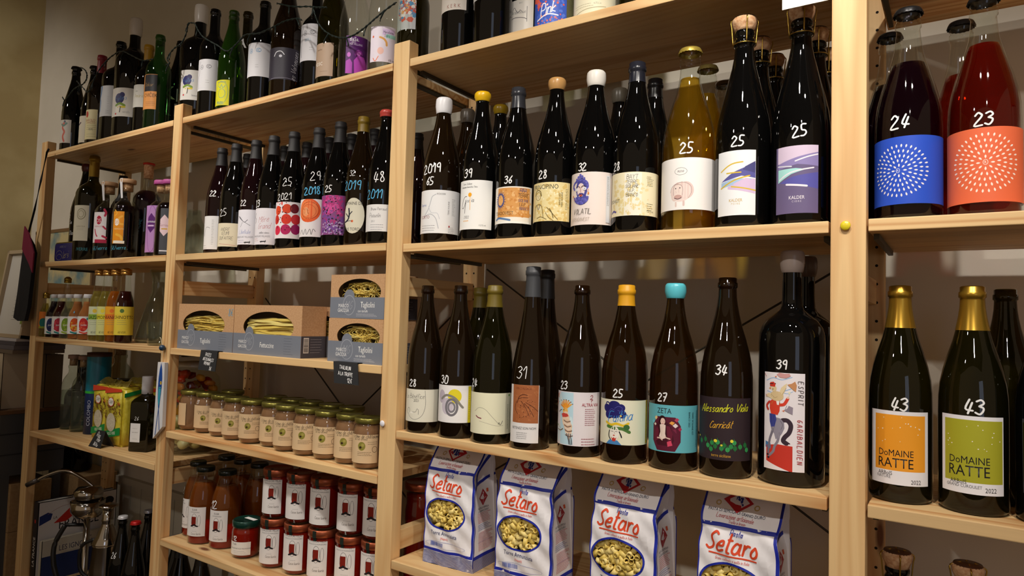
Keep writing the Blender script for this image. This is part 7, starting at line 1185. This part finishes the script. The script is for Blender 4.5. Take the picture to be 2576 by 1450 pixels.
# ================================================================ HANGING FISH, LIGHTS, NOTICE
fx=PX[1]+.001;fo=root('fish_ornament',(fx+.018,0,1.145),'white wooden strip painted with a blue fish, hanging from the post','ornament')
m=MB();x0,x1,zt,zb_=-.010,.026,-.042,-.260
m.add([(x0,-.012,zt),(x1,-.012,zt),(x1+.004,-.012,zb_+.038),(x0-.006,-.012,zb_),(x0,-.002,zt),(x1,-.002,zt),(x1+.004,-.002,zb_+.038),(x0-.006,-.002,zb_)],[(0,1,2,3),(4,7,6,5),(0,4,5,1),(1,5,6,2),(2,6,7,3),(3,7,4,0)],plain('dcdce0',.5));m.build('wooden_strip',fo)
A=Art(off=.0005);cx=.008
body=[(cx+.001,-.043),(cx+.007,-.062),(cx+.010,-.088),(cx+.009,-.115),(cx+.005,-.145),(cx+.002,-.170),(cx-.001,-.177),(cx-.004,-.168),(cx-.008,-.145),(cx-.010,-.118),(cx-.009,-.088),(cx-.005,-.062)]
A.poly(body,'1a4a9a');A.poly([(cx+a_*.72,zz) for a_,zz in ((-.009,-.112),(.009,-.112),(.007,-.13),(.003,-.155),(-.002,-.166),(-.007,-.155),(-.010,-.13))],'3aa0b4');A.ring(cx,-.112,.019,.008,.0012,'141c5a');A.ell(cx+.004,-.100,.0085,.010,'e8c028');A.ell(cx+.004,-.100,.0035,.004,'2a1a10')
A.line([(cx-.001,-.172),(cx-.006,-.205),(cx-.012,-.248)],.0026,'1a4a9a');A.line([(cx-.001,-.172),(cx+.003,-.20),(cx+.008,-.232)],.0026,'1a4a9a')
A.build('fish_painting',lambda u,v,h:(u,-.012-h,v),fo)
m=MB();m.tube(spline([(-.022,-.004,.028),(-.012,-.006,.024),(-.003,-.007,.008),(.004,-.008,-.006),(.006,-.009,-.016),(.002,-.008,-.026),(.004,-.008,-.042)],4),.0008,plain('c8c0a8',.8),6);m.build('string',fo)
bm=bmesh.new();bmesh.ops.create_uvsphere(bm,u_segments=20,v_segments=12,radius=.0085);m=MB();m.bm(bm,plain('1c3c58',.3),Matrix.Translation((.003,-.009,-.001)),True);m.build('blue_bead',fo)
WIREG=plain('10201c',.5)
GP=[[(-2.491, 1.997), (-2.465, 1.983), (-2.403, 2.011), (-2.337, 2.018), (-2.313, 2.037), (-2.328, 2.063), (-2.365, 2.081)], [(-2.388, 2.037), (-2.338, 2.004), (-2.295, 1.983), (-2.249, 2.032), (-2.206, 2.058), (-2.147, 2.077), (-2.084, 2.08), (-2.019, 2.053), (-1.951, 2.024), (-1.89, 2.016)], [(-1.815, 1.983), (-1.794, 1.985), (-1.808, 2.002), (-1.776, 2.024), (-1.735, 2.033), (-1.709, 2.063), (-1.706, 2.084), (-1.673, 2.078), (-1.655, 2.057), (-1.623, 2.027), (-1.553, 1.989), (-1.504, 1.962), (-1.46, 1.975), (-1.426, 1.99), (-1.366, 1.982), (-1.309, 1.985), (-1.261, 1.99), (-1.215, 1.986), (-1.196, 1.978)], [(-1.297, 2.045), (-1.233, 2.021), (-1.171, 2.006), (-1.142, 1.997), (-1.105, 1.988)], [(-1.156, 2.001), (-1.14, 1.967), (-1.116, 1.937), (-1.08, 1.913), (-1.045, 1.9), (-1.011, 1.898), (-0.973, 1.908), (-0.942, 1.921), (-0.912, 1.933), (-0.876, 1.944)]]
gl=root('string_lights',(-1.2,-.004,1.95),'dark green string of tiny lights draped over the highest bottles','string lights');m=MB();bb=MB()
for path in GP:
    p=[(a+1.2,.0,c-1.95) for a,c in path];s_=spline(p,5)
    m.tube([(a,b+.0015*math.sin(i*1.7),c+.0012*math.cos(i*1.7)) for i,(a,b,c) in enumerate(s_)],.0013,WIREG,6)
    m.tube([(a,b-.0015*math.sin(i*1.7),c-.0016*math.cos(i*1.7)) for i,(a,b,c) in enumerate(s_)],.0013,WIREG,6)
    for i in range(4,len(s_),9):
        a,b,c=s_[i];d=random.uniform(-1,1);m.tube([(a,b,c),(a+.012*d,b-.002,c-.016),(a+.014*d,b-.002,c-.022)],.0018,WIREG,6);bb.tube([(a+.014*d,b-.002,c-.022),(a+.0155*d,b-.002,c-.029)],.0017,G['clear'],6)
m.build('wire',gl);bb.build('bulbs',gl)['kind']='stuff'
nt_=MB();nt_.box(-.068,-.004,-.0042,-.0022,1.733,1.812,paper('e8e4dc'));nt_.box(-.068,-.004,-.0042,.03,1.8112,1.8122,paper('e8e4dc'));tag(nt_.build('paper_notice'),'blank white paper strip folded over the front of the highest shelf','paper notice')
# ================================================================ LEFT OF THE SHELVING
DG=plain('4a4c50',.6);BRN=plain('6a4a30',.5)
ch=root('side_table',(-3.06,.0,0),'grey painted side table with boarded front left of the shelving','side table')
m=MB();m.box(-.42,.335,-.05,.185,.855,.87,BRN,.002);m.build('table_top',ch)
m=MB();m.box(-.41,.325,-.04,.175,.63,.855,DG);
for zz in (.705,.78): m.box(-.412,.328,-.0425,.178,zz,zz+.004,plain('2a2c30',.6))
m.build('boarded_case',ch)
for a_,b_ in ((-.40,-.03),(.29,-.03),(-.40,.14),(.29,.14)): m=MB();m.box(a_,a_+.03,b_,b_+.03,0,.63,DG);m.build('leg',ch)
def carton(x0,x1,y0,y1,z0,z1,l):
    r=root('cardboard_box',((x0+x1)/2,(y0+y1)/2,z0),l,'box','cardboard boxes by the side table');w,d,h=x1-x0,y1-y0,z1-z0;m=MB();m.box(-w/2,w/2,-d/2,d/2,0,h,mottled('brown_carton','a8875c','b49468',90,.8,2,bump=.03),.002);m.build('carton',r)
    A=Art(off=.0006);A.line([(-.02,.10),(.0,.12),(-.005,.14),(.012,.15)],.002,'3a3c30');A.line([(.0,.05),(.01,.08),(-.01,.10)],.002,'3a3c30');A.ell(.01,.15,.008,.008,'3a3c30');A.ell(-.012,.085,.008,.008,'3a3c30');A.build('printed_sprig',lambda u,v,hh:(u+w*.18,-d/2-hh,v-.02),r)
carton(-2.93,-2.725,.0,.135,.0,.425,'brown carton at the bottom of the stack left of the shelving');carton(-2.93,-2.725,.0,.135,.426,.60,'brown carton on top of the stack left of the shelving')
carton(-2.90,-2.665,.20,.345,.0,.60,'tall brown carton against the wall left of the shelving')
# things on the side table
def book(name,loc,w,d,h,col,page,label,group,rot=0,spine=None):
    """w thickness (x), d depth (y), h height; spine faces the front"""
    r=root(name,loc,label,'book',group,rot);m=MB();m.box(.002,w-.002,.002,d-.003,.002,h-.003,paper(page));m.build('pages',r)
    m=MB();m.box(0,.002,0,d,0,h,col);m.box(w-.002,w,0,d,0,h,col);m.box(0,w,-.001,.002,0,h,col);m.build('cover',r);return r
zt_=.8705
for i,(w,c,l) in enumerate([(.028,'1c3468','dark blue book upright on the side table'),(.022,'8a2440','crimson book upright on the side table'),(.03,'c8b8a0','cream book upright on the side table, rightmost')]):
    x=-2.86+sum((0,.029,.053)[:i+1][-1:]);bk=book('book',(x,-.03,zt_),w,.17,.205,plain(c,.5),'d8d0bc',l,'books upright on the side table')
    A=Art(off=.0008)
    if i==0:A.rect(w/2,.165,w*.8,.03,'c8b888');A.ell(w/2,.165,.012,.018,'3c5c8c');A.hand('DU GOUT',w/2,.08,.010,'c8a83c',.0012,90)
    A.build('spine_print',lambda u,v,h:(u,-.001-h,v),bk)
for i in range(2):
    bk=book('book',(-2.78+.03*i,.09-.0,zt_),.022,.06,.2,plain('6a5a48',.6),'c8c0a8','brown book behind the cream one on the side table, %s'%['left','right'][i],'books upright on the side table')
zz=zt_+.207
for i,(h,c) in enumerate([(.014,'6a5c50'),(.016,'5a5660'),(.014,'4a4650'),(.010,'b8b4b8')]):
    r=root('magazine',(-2.80,.05,zz),'flat %s lying on the upright books, %s from the bottom'%('pale magazine' if i==3 else 'dark magazine',nth[i]),'magazine','magazines lying flat left of the shelving',.02*i);m=MB();m.box(-.11,.115,-.085,.085,0,h,plain(c,.6),.001);m.build('cover',r);zz+=h+.0004
# framed print leaning
fr=root('framed_print',(-2.80,-.022,zz+.0005),'pale wooden framed print leaning on the flat magazines','picture frame');FW=plain('a89478',.55)
m=MB();w,h=.27,.335
for a_ in ((-w/2,-w/2+.014,0,h),(w/2-.014,w/2,0,h),(-w/2,w/2,0,.014),(-w/2,w/2,h-.014,h)): m.box(a_[0],a_[1],0,.032,a_[2],a_[3],FW,.001)
m.build('frame',fr);m=MB();m.box(-w/2+.012,w/2-.012,.014,.03,.012,h-.012,paper('c8c4bc'));m.build('print',fr)
A=Art(off=.0008);A.hand('Les',.04,.27,.03,'5a6a80',.0016);A.small(.06,.23,.10,.02,3,'6a6a6a');A.small(.05,.12,.13,.10,8,'6a6a6a');A.rect(.085,.06,.03,.012,'7a8a3c');A.build('print_lettering',lambda u,v,hh:(u,.014-hh,v),fr)
fr.rotation_euler=(-.12,0,0)
# dark jug and labelled magnum on the table
jg=root('dark_jug',(-2.775,-.105,.8706),'dark glossy glass jug at the front of the side table','jug');m2=MB();m2.lathe([(.05,0),(.062,.006),(.064,.04),(.056,.08),(.038,.12),(.022,.148),(.020,.155),(.026,.16),(.024,.165)],G['black'],32);m2.build('jug_glass',jg)
# dark cloth with a strap on the corner post
ap=root('hanging_apron',(-2.60,-.02,1.8),'black and crimson cloth hanging by a strap from the corner post','apron');m=MB();BK=plain('0c0c14',.9)
m.tube([(.068,-.0,.012),(.060,-.002,.0),(.03,-.004,-.10),(.0,-.006,-.20),(-.034,-.008,-.288)],.0035,BK,8);m.build('strap',ap)
def sheet(pts,ys,mat,name,par,th=.006):
    b=MB();n=len(pts);vs=[(a,ys+.004*math.sin(a*60),c) for a,c in pts]+[(a,ys+th+.004*math.sin(a*60),c) for a,c in pts]
    b.add(vs,[tuple(range(n)),tuple(range(2*n-1,n-1,-1))]+[(i,n+i,n+(i+1)%n,(i+1)%n) for i in range(n)],mat);return b.build(name,par)
sheet([(-.034,-.285),(-.052,-.35),(-.068,-.42),(-.085,-.50),(-.099,-.591),(-.06,-.602),(.0,-.60),(.012,-.55),(.02,-.46),(.03,-.36),(.012,-.33)],-.016,BK,'black_cloth',ap,.012)
sheet([(-.030,-.262),(.0,-.29),(.048,-.36),(.04,-.43),(.012,-.40),(-.04,-.345)],-.020,plain('7a1438',.85),'crimson_cloth',ap,.004)
# map picture on the wall
mp_=root('wall_map',(-3.27,WY-.012,1.40),'faded map picture in a thin wooden frame on the back wall beyond the shelving','picture');m=MB();m.box(-.28,.28,0,.011,-.20,.20,mottled('faded_map','c8b888','6a8a90',9,.7,5,lo=.42,hi=.62,bump=0));m.build('map_sheet',mp_)
m=MB()
for a_ in ((-.295,-.28,-.21,.21),(.28,.295,-.21,.21),(-.295,.295,-.215,-.20),(-.295,.295,.20,.215)): m.box(a_[0],a_[1],-.004,.011,a_[2],a_[3],plain('7a5c3c',.5))
m.build('frame',mp_)
# ================================================================ BOTTOM LEFT: books and steel tools
zl=Z['L']
b1=book('book',(-2.572,.022,zl),.034,.262,.272,plain('141420',.5),'c8c4bc','tall cookery book with white cover lettered FRANCE, black spine','books standing low in the leftmost bay')
A=Art('cfcaca',(.002,.26,.002,.27),off=.0006);A.text('FRANCE',.135,.182,.034,'14141c',0,.78);A.text('LA',.055,.210,.010,'2a2a30',0,.8);A.hand('dégustée',.15,.214,.018,'a87070',.0012,0,.3);A.hand('On',.16,.240,.020,'8a8a90',.0012,0,.3)
A.poly([(.05,.19),(.10,.235),(.15,.255),(.14,.225),(.09,.19)],'b8281c');A.poly([(.004,.19),(.04,.205),(.045,.225),(.03,.232),(.004,.222)],'20306a');A.line([(.03,.225),(.07,.245),(.12,.25)],.001,'a06a60');A.ell(.235,.235,.035,.03,'1c1418');A.ell(.235,.212,.036,.03,'a88a84');A.ell(.05,.115,.03,.022,'b83a28');A.line([(.01,.06),(.04,.085),(.05,.05),(.02,.03)],.001,'707078');A.build('cover_print',lambda u,v,h:(.034+h,u,v),b1)
A=Art(off=.0016);A.text('LA FRANCE',.017,.10,.016,'e0dcd8',90,.9);A.ell(.017,.205,.010,.014,'b83028');A.build('spine_print',lambda u,v,h:(u,-.0+-h,v),b1)
b2=book('book',(-2.522,.026,zl),.016,.235,.143,plain('b8b2a4',.5),'d0c8b8','smaller book with pale band and dark blue lower cover','books standing low in the leftmost bay')
A=Art('bab4a8',(.002,.233,.002,.141),off=.0006);A.rect(.117,.045,.231,.085,'1c2c5c');A.text('LES IGNORANTS',.125,.108,.019,'20264a',0,.72);A.small(.10,.091,.06,.003,1,'5a5a60');A.hand('Etienne',.15,.129,.008,'3a3a4a',.0007);A.build('cover_print',lambda u,v,h:(.016+h,u,v),b2)
STE=plain('b8b4ae',.12,1)
ju=root('citrus_press',(-2.40,.12,zl),'chrome lever citrus press with round cup and black base handle','citrus press')
m=MB();m.lathe([(.06,0),(.062,.006),(.055,.012),(.014,.016),(.0105,.03),(.0105,.225)],STE,28);m.build('stand',ju)
m=MB();m.lathe([(.02,.225),(.042,.232),(.052,.25),(.054,.285),(.050,.286),(.046,.26),(.02,.24),(.001,.238)],STE,36);m.build('cup',ju)
m=MB();m.lathe([(.036,.286),(.045,.30),(.046,.318),(.036,.33),(.001,.334)],STE,32,cap0=False);m.build('press_dome',ju)
m=MB();m.tube(spline([(.0,.02,.325),(-.03,-.01,.36),(-.075,-.045,.385),(-.115,-.08,.372),(-.155,-.11,.345)],5),.0055,STE,10);m.tube([(-.145,-.103,.352),(-.175,-.125,.333)],.0085,plain('5a5450',.3,.6),12);m.build('lever',ju)
m=MB();m.tube(spline([(-.02,-.06,.21),(-.03,-.085,.15),(-.02,-.09,.09),(.0,-.08,.03),(.0,-.06,.008)],6),.008,plain('101012',.4),10);m.tube([(.0,0,.2),(-.02,-.06,.21)],.006,plain('101012',.4),8);m.build('handle',ju)
sh_=root('steel_coffee_pot',(-2.215,.10,zl),'polished steel pot with conical neck and a flat disc on top','coffee pot')
m=MB();m.lathe([(.048,0),(.052,.004),(.046,.10),(.041,.175),(.043,.18)],STE,36);m.build('pot_body',sh_)
m=MB();m.lathe([(.044,.18),(.045,.184),(.033,.205),(.022,.232),(.018,.24),(.0165,.25),(.019,.256),(.0165,.262),(.017,.295)],STE,32);m.build('pot_lid',sh_)
m=MB();m.lathe([(.016,.295),(.030,.300),(.031,.304),(.026,.307),(.001,.308)],STE,32);m.build('knob',sh_)
m=MB();m.tube(spline([(-.035,-.02,.19),(-.07,-.045,.165),(-.07,-.045,.09),(-.04,-.022,.055)],6),.006,plain('101012',.4),10);m.build('handle',sh_)
# labelled black magnum on a low crate at the back left
ml=root('wine_bottle',(-2.80,.25,.6012),'large black bottle with a white label lettered R, left of the spirit bottles','bottle');PFm=[(a*.055,b*.46) for a,b in PROF['mag']]
m=MB();m.lathe(PFm,G['black'],36,cap1=True);m.build('bottle_glass',ml)
A=Art('d0cabc',(-.06,.05,.20,.30),off=.0004);A.hand('PR',.02,.275,.03,'1a1a1e',.002,0,0);A.hand('ER',.02,.225,.03,'1a1a1e',.002,0,0);A.cut(.005);f=wrap(camphi(-2.80,.25)+.1,lambda v:.055);f.R=.055;A.build('paper_label',f,ml)
# unseen spotlights: two added for fill and highlights, one for the left wall
for i in (5,6,7):
    a,b=LAMPS[i][:2];d=(Vector(b)-Vector(a)).normalized();A_=Vector(a);o_=Vector((a[0],a[1],2.999))
    lr=root('added_spotlight',o_,'unseen black spotlight added to light the shelving and wall, %s of the three'%['middle','right','left'][i-5],'spotlight','unseen spotlights added for extra light')
    m=MB();m.cyl((0,0,0),tuple(A_-d*.09-o_),.006,plain('1c1c1c',.5));m.build('stem',lr)
    M=Matrix.Translation(A_-o_)@d.to_track_quat('-Z','Y').to_matrix().to_4x4();h=MB();h.lathe([(.036,-.001),(.050,-.001),(.050,.11),(.04,.12),(.001,.12)],plain('1c1c1c',.5),24,cap0=False);h.v=[tuple(M@Vector(v)) for v in h.v];h.build('lamp_housing',lr)
